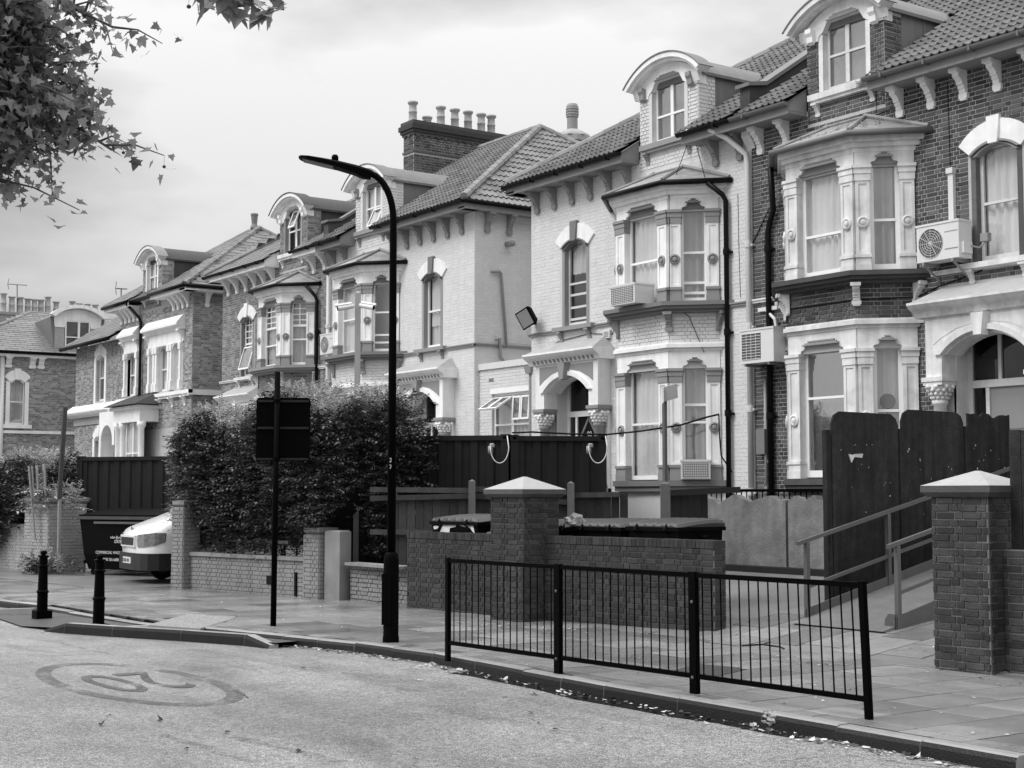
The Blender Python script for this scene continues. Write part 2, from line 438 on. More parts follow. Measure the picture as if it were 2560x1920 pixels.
# ---------------------------------------------------------------- bricks
UNIT_BRICK = {}
def brick_mesh(mat):
    if mat not in UNIT_BRICK:
        mb = MB(); b = 0.06
        mb.loops([[(-.5, 0, -.5), (.5, 0, -.5), (.5, 0, .5), (-.5, 0, .5)],
                  [(-.5, -.75, -.5), (.5, -.75, -.5), (.5, -.75, .5), (-.5, -.75, .5)],
                  [(-.5 + b / 3, -1, -.5 + b), (.5 - b / 3, -1, -.5 + b), (.5 - b / 3, -1, .5 - b), (-.5 + b / 3, -1, .5 - b)]])
        me = bpy.data.meshes.new('brick'); me.from_pydata(mb.v, [], mb.f); me.materials.append(MATS[mat]); me.update()
        UNIT_BRICK[mat] = me
    return UNIT_BRICK[mat]
def brickwork(fr, parent, t0, t1, z0, z1, mat, holes=(), single=0, proud=0.012, course=0.075, lng=0.225, jit=0.0, bond='flemish', collect=None, gap=0.013, seed=1):
    """bricks on a plane; the nearest `single` in view are objects, the rest one mesh"""
    rnd = random.Random(seed + int(abs(t0 + z0) * 100))
    out = [] if collect is None else collect
    nz = max(1, int(round((z1 - z0) / course))); ch = (z1 - z0) / nz
    for i in range(nz):
        z = z0 + i * ch; t = t0 - (lng * 0.25 + 0.003 if i % 2 else 0) ; k = i % 2
        if bond == 'flemish': k = i % 2; t = t0 - (lng * 0.25 if i % 2 else 0)
        if bond == 'stretcher': t = t0 - (lng * 0.5 if i % 2 else 0)
        if bond == 'header': t = t0
        while t < t1 - 0.02:
            if bond == 'flemish': ln = lng if k % 2 == 0 else lng * 0.5
            elif bond == 'header': ln = lng * 0.5
            else: ln = lng
            a, b = max(t, t0), min(t + ln, t1); t += ln; k += 1
            if b - a < 0.04: continue
            segs = [(a, b)]
            for h in holes:
                if h[2] < z + ch - 0.01 and h[3] > z + 0.01:
                    ns = []
                    for (p, q) in segs:
                        if h[1] <= p or h[0] >= q: ns.append((p, q)); continue
                        if h[0] - p > 0.03: ns.append((p, h[0]))
                        if q - h[1] > 0.03: ns.append((h[1], q))
                    segs = ns
            for (p, q) in segs:
                out.append((fr, (p + q) / 2, z + ch / 2 + rnd.uniform(-jit, jit), q - p - gap, ch - gap, proud + rnd.uniform(-1, 1) * max(jit, 0.002), rnd.uniform(-jit, jit) * 1.2))
    if collect is None: lay_bricks(out, parent, mat, single)
    return out
def lay_bricks(out, parent, mat, single):
    if single:
        vis = [b for b in out if in_frame(b[0].p(b[1], 0, b[2]))]
        vis.sort(key=lambda b: (Vector(b[0].p(b[1], 0, b[2])) - EYE).length)
        solo = set(id(b) for b in vis[:single])
    else: solo = set()
    me = brick_mesh(mat); mb = MB()
    for b in out:
        fr, t, z, w, h, pr, tw = b
        if id(b) in solo:
            o = link('brick', me, fr.p(t, 0, z), parent)
            o.rotation_euler = (0, tw, math.atan2(fr.n.x, -fr.n.y)); o.scale = (w, pr, h)
        else:
            c, s_ = (w / 2) * math.sin(tw), 0
            e = min(0.004, pr * 0.4)
            q = [(t - w / 2, z - h / 2 - c), (t + w / 2, z - h / 2 + c), (t + w / 2, z + h / 2 + c), (t - w / 2, z + h / 2 - c)]
            q2 = [(t - w / 2 + e, z - h / 2 - c + e), (t + w / 2 - e, z - h / 2 + c + e), (t + w / 2 - e, z + h / 2 + c - e), (t - w / 2 + e, z + h / 2 - c - e)]
            L = [[fr.p(x, 0, y) for x, y in q], [fr.p(x, pr, y) for x, y in q2]]
            mb.loops(L, True, False); k = len(mb.v); mb.f.append((k - 4, k - 3, k - 2, k - 1)); mb.mi.append(0)
    if mb.v: mb.build('brickwork', mat, parent, kind='stuff')
def plate(mb, fr, t0, t1, z0, z1, holes, n0, n1):
    """a wall slab with rectangular holes"""
    ts = sorted(set([t0, t1] + [min(max(h[k], t0), t1) for h in holes for k in (0, 1)]))
    zs = sorted(set([z0, z1] + [min(max(h[k], z0), z1) for h in holes for k in (2, 3)]))
    for j in range(len(zs) - 1):
        run = None
        for i in range(len(ts) - 1):
            tc, zc = (ts[i] + ts[i + 1]) / 2, (zs[j] + zs[j + 1]) / 2
            solid = not any(h[0] < tc < h[1] and h[2] < zc < h[3] for h in holes)
            if solid: run = (run[0], ts[i + 1]) if run else (ts[i], ts[i + 1])
            if run and (not solid or i == len(ts) - 2):
                mb.fb(fr, run[0], run[1], n0, n1, zs[j], zs[j + 1]); run = None
    return mb
# ================================================================ houses
FY = 19.5                      # the line of house fronts
def pleats(mb, fr, t0, t1, n, z0, z1, amp=0.05, wl=0.15, seed=0):
    rnd = random.Random(seed); k = max(4, int((t1 - t0) / wl * 4)); a = []; b = []; ph = rnd.uniform(0, 6)
    for i in range(k + 1):
        t = t0 + (t1 - t0) * i / k
        w = amp * math.sin(i / 4 * 2 * math.pi + ph) * (0.7 + 0.5 * math.sin(i * 0.37 + ph))
        a.append(fr.p(t, n + w * 1.3, z0)); b.append(fr.p(t + w * 0.2, n + w * 0.7, z1))
    mb.loops([a, b], False, False)
def window(fr, parent, t0, t1, z0, z1, rec=0.12, split=0.5, curtain='curtain', fmat='frame_white', grid=None, bars=(), mull=None, glass='glass', as_part=True, w=0.05, drop=0.0, seed=0, low=None):
    f = MB(); n0, n1 = -rec - 0.045, -rec
    f.fb(fr, t0, t0 + w, n0, n1, z0, z1); f.fb(fr, t1 - w, t1, n0, n1, z0, z1)
    f.fb(fr, t0 + w, t1 - w, n0, n1 - 0.002, z0, z0 + w * 1.7); f.fb(fr, t0 + w, t1 - w, n0, n1 - 0.002, z1 - w, z1)
    zm = z0 + (z1 - z0) * split
    lights = []
    zs = [z0 + w * 1.7, zm - 0.022, zm + 0.022, z1 - w]
    if split: f.fb(fr, t0 + w, t1 - w, n0, n1 + 0.012, zm - 0.022, zm + 0.022)
    ts = [t0 + w, t1 - w]
    if mull is not None:
        tm = t0 + (t1 - t0) * mull
        f.fb(fr, tm - 0.045, tm + 0.045, n0, n1 + 0.006, z0 + w * 1.7, z1 - w); cols = [(t0 + w, tm - 0.045), (tm + 0.045, t1 - w)]
    else: cols = [(t0 + w, t1 - w)]
    rows = [(zs[0], zs[1]), (zs[2], zs[3])] if split else [(zs[0], zs[3])]
    for c in cols:
        for r_ in rows: lights.append((c[0], c[1], r_[0], r_[1]))
    if grid:                      # small panes in the top part
        gz, nx, ny = grid
        for c in cols:
            for i in range(1, nx): x = c[0] + (c[1] - c[0]) * i / nx; f.fb(fr, x - 0.012, x + 0.012, n0 + 0.01, n1 - 0.006, gz, z1 - w)
            for j in range(0, ny): z = gz + (z1 - w - gz) * j / ny; f.fb(fr, c[0], c[1], n0 + 0.012, n1 - 0.008, z - (0.03 if j == 0 else 0.012), z + (0.03 if j == 0 else 0.012))
    for zb in bars: f.fb(fr, t0 + w, t1 - w, n0 - 0.03, n1 - 0.02, zb - 0.025, zb + 0.025)
    fo = f.build('window' if as_part else 'window_frame', fmat, parent)
    host = fo if as_part else parent
    for (a, b, c, d) in lights:
        MB().fb(fr, a, b, -rec - 0.028, -rec - 0.024, c, d).build('glass_pane', glass, host)
    cz = z0 + (z1 - z0) * drop
    if curtain:
        cm = MB(); pleats(cm, fr, t0 + 0.02, t1 - 0.02, -rec - 0.10, cz, z1, seed=seed)
        cm.build('curtain', curtain, host, smooth=True)
    if low:
        cm = MB(); pleats(cm, fr, t0 + 0.02, t1 - 0.02, -rec - 0.13, z0, cz, amp=0.012, seed=seed + 3); cm.build('curtain', low, host, smooth=True)
    return fo
def open_light(fr, parent, t0, t1, ztop, h, ang, n=0.0, fmat='frame_white', side=None):
    """a sash hung from the top and pushed open"""
    f = MB(); w = 0.045
    def P(t, n_, d): return fr.p(t, n + math.sin(ang) * d + math.cos(ang) * n_, ztop - math.cos(ang) * d + math.sin(ang) * n_)
    def bar(a, b, c, d): f.hexa([P(x, y, q) for q in (d, c) for (x, y) in ((a, -.02), (b, -.02), (b, .02), (a, .02))])
    bar(t0, t0 + w, 0, h); bar(t1 - w, t1, 0, h); bar(t0 + w, t1 - w, 0, w); bar(t0 + w, t1 - w, h - w, h)
    o = f.build('open_sash', fmat, parent)
    g = MB(); g.hexa([P(x, y, q) for q in (h - w, w) for (x, y) in ((t0 + w, -.004), (t1 - w, -.004), (t1 - w, .004), (t0 + w, .004))])
    g.build('glass_pane', 'glass_bright', o)
def arc(tc, hw, zs, rise, n=10):
    rr = (hw * hw + rise * rise) / (2 * rise); a = math.asin(min(1, hw / rr)); zc = zs + rise - rr
    return [(tc + rr * math.sin(-a + 2 * a * i / n), zc + rr * math.cos(-a + 2 * a * i / n)) for i in range(n + 1)]
def arch_head(fr, parent, tc, hw, zs, rise, th, mat, acc, name='window_arch', key=None):
    inner = arc(tc, hw, zs, rise); outer = arc(tc, hw + th * 0.62, zs + th * 0.55, rise + th * 0.42)
    o = MB().fp(fr, outer + inner[::-1], -0.05, 0.045).build(name, mat, parent)
    MB().fp(fr, inner + arc(tc, hw - 0.05, zs - 0.005, rise - 0.03)[::-1], -0.14, 0.075).build('arch_moulding', acc, o)
    MB().fp(fr, inner_scaled(inner, tc, 0.93, 0.05) + arc(tc, hw - 0.12, zs - 0.03, rise - 0.04)[::-1], -0.16, 0.035).build('arch_moulding', acc, o)
    k = th * 0.36
    zt = zs + rise
    MB().loops([[fr.p(tc - k * .72, -0.04, zt - 0.06), fr.p(tc + k * .72, -0.04, zt - 0.06), fr.p(tc + k, -0.04, zt + th * 1.12), fr.p(tc - k, -0.04, zt + th * 1.12)],
                [fr.p(tc - k * .72, 0.10, zt - 0.06), fr.p(tc + k * .72, 0.10, zt - 0.06), fr.p(tc + k, 0.08, zt + th * 1.12), fr.p(tc - k, 0.08, zt + th * 1.12)]]).build('keystone', key or acc, o)
    return o
def inner_scaled(pts, tc, s, dz): return [(tc + (t - tc) * s, z - dz) for t, z in pts]
BRK = [(0.0, 0.0), (0.40, 0.0), (0.40, -0.10), (0.33, -0.10), (0.33, -0.17), (0.27, -0.20), (0.20, -0.27), (0.20, -0.33), (0.15, -0.33), (0.15, -0.40), (0.11, -0.42), (0.11, -0.48), (0.085, -0.52), (0.085, -0.66), (0.0, -0.66)]
def bracket(fr, parent, t, z, mat, s=0.74, wd=0.12, name='eaves_bracket'):
    mb = MB(); mb.fd(fr, [(a * s, z + b * s) for a, b in BRK], t - wd / 2, t + wd / 2)
    mb.fb(fr, t - wd * .72, t + wd * .72, 0.30 * s, 0.42 * s, z - 0.085 * s, z + 0.01)
    mb.fb(fr, t - wd * .66, t + wd * .66, 0.0, 0.09 * s, z - 0.62 * s, z - 0.50 * s)
    return mb.build(name, mat, parent)
def roundel(fr, t, z, n, mb):
    mb.lathe([(0.10, 0), (0.105, 0.03), (0.075, 0.045), (0.06, 0.02), (0.05, 0.02), (0.042, 0.05), (0.0, 0.06)], (t, n, z), 14, fr=fr)
def pilaster(fr, parent, t0, t1, z0, z1, shaft, acc, ring=True):
    mb = MB(); hb = 0.30; hc = 0.27; m = 0.012
    mb.m = 1
    mb.fb(fr, t0 - m, t1 + m, -0.14, 0.075, z0, z0 + hb * .45); mb.fb(fr, t0 - m * .4, t1 + m * .4, -0.14, 0.065, z0 + hb * .45, z0 + hb * .82)
    mb.fb(fr, t0 - m * 1.6, t1 + m * 1.6, -0.14, 0.085, z0 + hb * .82, z0 + hb)
    mb.fb(fr, t0 - m, t1 + m, -0.14, 0.070, z1 - hc, z1 - hc * .55); mb.fb(fr, t0 - m * 2, t1 + m * 2, -0.14, 0.082, z1 - hc * .55, z1 - hc * .2)
    mb.fb(fr, t0 - m * 3, t1 + m * 3, -0.14, 0.105, z1 - hc * .2, z1)
    mb.m = 0
    a, b = z0 + hb, z1 - hc
    mb.fb(fr, t0, t1, -0.14, 0.035, a, b)
    e = 0.05
    if t1 - t0 > 0.16:
        mb.fb(fr, t0, t0 + e, 0.035, 0.055, a, b); mb.fb(fr, t1 - e, t1, 0.035, 0.055, a, b)
        mb.fb(fr, t0 + e, t1 - e, 0.035, 0.053, a, a + e); mb.fb(fr, t0 + e, t1 - e, 0.035, 0.053, b - e, b)
    o = mb.build('pilaster', [shaft, acc], parent)
    if ring:
        mr = MB(); roundel(fr, (t0 + t1) / 2, (a + b) / 2 - 0.08, 0.04, mr); mr.build('roundel', acc, parent)
    return o
def poly_offset(pts, off):
    """plan polyline pushed outwards; ends stay on the wall line"""
    P = [Vector(p) for p in pts]; out = []
    for i, p in enumerate(P):
        ns = []
        if i > 0: d = (P[i] - P[i - 1]).normalized(); ns.append(Vector((-d.y, d.x)))
        if i < len(P) - 1: d = (P[i + 1] - P[i]).normalized(); ns.append(Vector((-d.y, d.x)))
        if len(ns) == 2: b = (ns[0] + ns[1]).normalized(); out.append(p + b * (off / b.dot(ns[0])))
        else: out.append(Vector((p.x + (1 if ns[0].x > 0 else -1) * off / max(abs(ns[0].x), .3), p.y)))
    return out

class Unit: pass
def frame_on(P, a, b, centre):
    A, B = Vector(P(*a)), Vector(P(*b)); d = (B - A).normalized(); n = Vector((d.y, -d.x))
    if n.dot((A + B) / 2 - Vector(centre)) < 0: n = -n
    return Fr(A, d, n), (B - A).length

def bay(U, style):
    """canted bay of two storeys: style gives the materials"""
    P = lambda u, d: (U.party + U.s * u, FY - d)
    st = style; ji, fi, fo, jo, dd = 0.92, 1.61, 3.17, 3.86, 0.69
    plan = [(ji, 0.0), (fi, dd), (fo, dd), (jo, 0.0)]
    ctr = P(2.39, 0.0)
    fr0 = U.fr
    core = MB()
    def ring(mb, off, z0, z1, inset=0.0):
        q = poly_offset([(a, b) for a, b in plan], off)
        pts = [(q[0].x, -0.02)] + [(v.x, v.y) for v in q] + [(q[-1].x, -0.02)]
        pts[1] = (q[0].x, 0.0) ; pts[-2] = (q[-1].x, 0.0)
        mb.prism([P(a, b) for a, b in pts], z0, z1)
    # core: basement, spandrel, tops
    ring(core, -0.01, 4.30, 5.42)
    bay_o = core.build('bay', st['mortar'], U.h)
    m = MB(); ring(m, -0.06, 7.38, 7.9); m.build('bay_head', st['mortar'], bay_o)
    m = MB(); ring(m, 0.13, 2.03, 2.14); ring(m, 0.09, 1.93, 2.03); m.build('sill', st['slab'], bay_o)
    m = MB(); ring(m, 0.0, 0.3, 1.93); m.build('plinth', st['brick'], bay_o)
    m = MB(); ring(m, 0.05, 4.64, 4.70); ring(m, 0.11, 4.70, 4.77); ring(m, 0.07, 4.77, 4.80); m.build('cornice', st['trim'], bay_o)
    m = MB(); ring(m, 0.30, 5.50, 5.58); ring(m, 0.24, 5.44, 5.50); ring(m, 0.15, 5.38, 5.44); m.build('sill_slab', st['slab'], bay_o)
    m = MB(); ring(m, 0.04, 7.62, 7.70); ring(m, 0.10, 7.70, 7.78); ring(m, 0.17, 7.78, 7.88); m.build('cornice', st['trim'], bay_o)
    # roof of the bay: hipped against the wall
    g = poly_offset(plan, 0.24)
    apx = [(2.39 - 0.42, 0.0), (2.39 + 0.42, 0.0)]
    rm = MB(); b = [(v.x, v.y) for v in g]; b[0] = (b[0][0], 0.0); b[-1] = (b[-1][0], 0.0)
    V3 = lambda q, z: (P(*q)[0], P(*q)[1], z)
    vs = [V3(q, 7.95) for q in b] + [V3(apx[0], 8.40), V3(apx[1], 8.40)] + [V3(q, 7.90) for q in b]
    rm.add(vs, [(0, 1, 4), (1, 2, 5, 4), (2, 3, 5), (0, 1, 7, 6), (1, 2, 8, 7), (2, 3, 9, 8), (9, 8, 7, 6), (0, 4, 5, 3)])
    rm.build('bay_roof', 'bay_roof', bay_o)
    rr = MB(); rr.tube([V3(b[1], 7.97), V3(apx[0], 8.42)], 0.035, 6); rr.tube([V3(b[2], 7.97), V3(apx[1], 8.42)], 0.035, 6); rr.tube([V3(apx[0], 8.42), V3(apx[1], 8.42)], 0.03, 6)
    rr.tube([V3((b[0][0], 0.02), 7.97), V3(apx[0], 8.44)], 0.045, 6); rr.tube([V3((b[3][0], 0.02), 7.97), V3(apx[1], 8.44)], 0.045, 6)
    rr.build('hip_flashing', st['flash'], bay_o)
    gp = poly_offset(plan, 0.28); gz = 7.90
    gm = MB(); gm.tube([V3((gp[0].x, 0.0), gz), V3((gp[1].x, gp[1].y), gz), V3((gp[2].x, gp[2].y), gz), V3((gp[3].x, 0.0), gz)], 0.055, 8); gm.build('gutter', st['baygutter'], bay_o, smooth=True)
    panels = [(plan[0], plan[1]), (plan[1], plan[2]), (plan[2], plan[3])]
    for pi, (a, c) in enumerate(panels):
        fr, Lp = frame_on(P, a, c, ctr)
        pw = 0.27 if pi == 1 else 0.24
        for si, (z0, z1) in enumerate(((2.14, 4.30), (5.58, 7.40))):
            pilaster(fr, bay_o, 0.005, pw, z0, z1, st['trim'], st['acc']); pilaster(fr, bay_o, Lp - pw, Lp - 0.005, z0, z1, st['trim'], st['acc'])
            zt = 4.66 if si == 0 else 7.64
            a0, a1 = pw + 0.0, Lp - pw
            nz = z1 + 0.02; c1 = 0.10
            notch = [(0, z1), (a0 + 0.01, z1), (a0 + 0.03, z1 + 0.05), (a0 + c1, z1 + 0.07), (a0 + c1 + 0.04, z1 + 0.14), (a1 - c1 - 0.04, z1 + 0.14), (a1 - c1, z1 + 0.07), (a1 - 0.03, z1 + 0.05), (a1 - 0.01, z1), (Lp, z1), (Lp, zt), (0, zt)]
            MB().fp(fr, notch, -0.14, 0.03).build('entablature', st['trim'], bay_o)
            mm = MB()
            for q, (zz, e) in enumerate(((0.14, 0.06), (0.165, 0.045), (0.20, 0.03))): mm.fb(fr, a0 + c1 + 0.05 * q, a1 - c1 - 0.05 * q, -0.06 + 0.03 * q, 0.03 + 0.05 - 0.01 * q, z1 + zz - 0.012, z1 + zz + 0.012)
            mm.fb(fr, a0 + 0.02, a1 - 0.02, -0.15, -0.02, z1 + 0.02, z1 + 0.13)
            mm.build('head_moulding', st['hood'], bay_o)
            key = (U.name, pi, si)
            kw = st['bays'].get((pi, si), st['bays'].get('all'))
            window(fr, bay_o, a0, a1, z0 + 0.02, z1 + 0.06, rec=0.09, as_part=False, seed=pi * 7 + si, **kw)
        holes = []
        brickwork(fr, bay_o, 0.0, Lp, 4.80, 5.38, st['brick'], single=0, proud=st.get('proud', 0.008), seed=pi + 5, gap=st.get('gap', .013))
    # corner brackets below the slab
    for (u, d) in ((fi, dd), (fo, dd), (ji, 0.02), (jo, 0.02)):
        pos = P(u, d); nrm = Vector(pos) - Vector(P(2.39, -0.3)); f2 = Fr(pos, (-nrm.y, nrm.x), (nrm.x, nrm.y))
        bracket(f2, bay_o, 0, 5.38, st['slabbrk'], 0.55, 0.12, 'slab_bracket')
    return bay_o

def porch(U, style, door):
    fr = U.fr; st = style; uc, hw, d = 5.42, 1.12, 0.34
    pm = MB()
    # front slab with arch
    zs, rise, ah = 4.10, 0.34, 0.80
    ar = arc(uc, ah, zs, rise, 14)
    body = [(uc - hw, 3.74), (uc - ah, 3.74)] + ar + [(uc + ah, 3.74), (uc + hw, 3.74), (uc + hw, 4.72), (uc - hw, 4.72)]
    pm.fp(fr, body, 0.0, d)
    po = pm.build('porch', st['trim'], U.h)
    m = MB(); ar2 = arc(uc, ah + 0.12, zs, rise + 0.09, 14); m.fp(fr, ar2 + ar[::-1], d, d + 0.05); m.build('arch_moulding', st['trim'], po)
    m = MB(); ar3 = arc(uc, ah + 0.02, zs, rise + 0.02, 14); ar4 = arc(uc, ah - 0.05, zs, rise - 0.05, 14); m.fp(fr, ar3 + ar4[::-1], -0.1, d - 0.05); m.build('arch_moulding', st['trim'], po)
    m = MB()
    for s in (-1, 1):   # sunk spandrel panels
        q = [(uc + s * 0.16, 4.67), (uc + s * (hw - 0.16), 4.67), (uc + s * (hw - 0.16), 4.27), (uc + s * (hw - 0.30), 4.36), (uc + s * 0.5, 4.50), (uc + s * 0.16, 4.56)]
        m.fp(fr, q if s > 0 else q[::-1], d, d + 0.008)
    m.build('spandrel_panel', st['acc2'], po)
    m = MB(); m.loops([[fr.p(uc + a, d + 0.0, z) for a, z in ((-.10, 4.34), (.10, 4.34), (.16, 4.71), (-.16, 4.71))], [fr.p(uc + a, d + 0.14, z) for a, z in ((-.07, 4.35), (.07, 4.35), (.12, 4.70), (-.12, 4.70))]]); m.build('keystone', st['acc2'], po)
    # cornice with dentils and a sloping top
    m = MB(); m.fd(fr, [(0, 4.72), (d + 0.06, 4.72), (d + 0.10, 4.80), (d + 0.20, 4.86), (d + 0.26, 4.92), (d + 0.26, 4.96), (0, 4.97)], uc - hw - 0.16, uc + hw + 0.16); m.build('cornice', st['trim'], po)
    k = 15
    for i in range(k):
        t = uc - hw + (2 * hw) * (i + .5) / k; dn = MB(); dn.fd(fr, [(d + 0.01, 4.735), (d + 0.075, 4.735), (d + 0.13, 4.83), (d + 0.01, 4.83)], t - 0.038, t + 0.038)
        dn.build('dentil', st['acc2'] if st['light'] else st['trim'], po)
    lt = MB(); lt.loops([[fr.p(uc - hw - .13, 0, 4.965), fr.p(uc + hw + .13, 0, 4.965), fr.p(uc + hw + .13, d + .22, 4.965), fr.p(uc - hw - .13, d + .22, 4.965)], [fr.p(uc - hw + .12, 0, 5.22), fr.p(uc + hw - .12, 0, 5.22), fr.p(uc + hw - .12, .06, 5.22), fr.p(uc - hw + .12, .06, 5.22)]]); lt.build('porch_roof', 'porch_lead', po)
    # capitals, columns and responds
    for s in (-1, 1):
        c = uc + s * (hw - 0.15)
        m = MB(); m.fb(fr, c - 0.21, c + 0.21, d - 0.34, d + 0.05, 3.68, 3.75); m.fb(fr, c - 0.19, c + 0.19, d - 0.33, d + 0.03, 3.62, 3.68); m.build('abacus', st['acc'], po)
        m = MB(); cc = fr.p(c, d - 0.15, 3.36)
        m.lathe([(0.10, 0), (0.12, 0.05), (0.14, 0.12), (0.18, 0.20), (0.20, 0.26)], cc, 10)
        rnd = random.Random(3)
        for ring_, (rr, zz, kk, sz) in enumerate(((0.13, 0.06, 11, 0.034), (0.155, 0.12, 12, 0.036), (0.185, 0.18, 12, 0.038), (0.205, 0.235, 8, 0.045))):
            for q in range(kk):
                a = 2 * math.pi * (q + 0.5 * ring_) / kk
                m.lathe([(0.0, -sz), (sz * .8, -sz * .6), (sz, 0), (sz * .7, sz * .6), (0, sz)], (cc[0] + rr * math.cos(a), cc[1] + rr * math.sin(a), cc[2] + zz), 6)
        m.build('capital', st['trim'], po, smooth=True)
        m = MB(); m.lathe([(0.16, 0), (0.16, 0.08), (0.125, 0.14), (0.12, 0.2), (0.105, 1.28), (0.13, 1.30), (0.13, 1.36)], fr.p(c, d - 0.15, 2.02), 14); m.build('column', st['acc'], po, smooth=True)
        m = MB(); m.fb(fr, uc + s * hw - (0.12 if s > 0 else 0), uc + s * hw + (0 if s > 0 else 0.12), 0.0, 0.08, 1.2, 3.74); m.build('respond', st['trim'], po)
    m = MB(); m.fb(fr, uc - hw, uc + hw, 0.0, 0.6, 0.3, 2.0); m.fb(fr, uc - hw, uc + hw, 0.6, 0.9, 0.3, 1.78); m.build('step', 'concrete', po)
    # recess with the door
    rd = 0.32; q0, q1 = uc - 0.78, uc + 0.78
    m = MB(); m.fb(fr, q0 - 0.06, q0, -rd, -0.0, 1.9, 4.6); m.fb(fr, q1, q1 + 0.06, -rd, -0.0, 1.9, 4.6); m.fb(fr, q0, q1, -rd, 0.0, 4.52, 4.58); m.fb(fr, q0, q1, -rd, 0, 1.9, 2.0); m.build('porch_lining', st['reveal'], po)
    dr = MB(); n0, n1 = -rd - 0.05, -rd + 0.03
    dr.fb(fr, q0, q0 + 0.08, n0, n1, 2.0, 4.52); dr.fb(fr, q1 - 0.08, q1, n0, n1, 2.0, 4.52); dr.fb(fr, q0, q1, n0, n1 + 0.01, 3.58, 3.70); dr.fb(fr, q0, q1, n0, n1, 4.42, 4.52)
    e0, e1 = (uc - 0.38, uc + 0.42)
    dr.fb(fr, e0 - 0.07, e0, n0, n1, 2.0, 3.58); dr.fb(fr, e1, e1 + 0.07, n0, n1, 2.0, 3.58); dr.fb(fr, uc - 0.2, uc - 0.14, n0, n1, 3.70, 4.42)
    do = dr.build('door', 'frame_white' if st['light'] else 'frame_old', U.h)
    MB().fb(fr, e0, e1, -rd - 0.03, -rd, 2.0, 3.58).build('door_leaf', door, do)
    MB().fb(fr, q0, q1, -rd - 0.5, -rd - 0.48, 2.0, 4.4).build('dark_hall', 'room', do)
    for a, b, c, e in ((q0 + 0.08, e0 - 0.07, 2.0, 3.58), (e1 + 0.07, q1 - 0.08, 2.0, 3.58), (q0 + 0.08, uc - 0.2, 3.70, 4.42), (uc - 0.14, q1 - 0.08, 3.70, 4.42)):
        MB().fb(fr, a, b, -rd - 0.012, -rd - 0.006, c, e).build('glass_pane', 'glass_dark', do)
    U.door = do; U.door_at = (uc, rd, e0, e1)
    return po

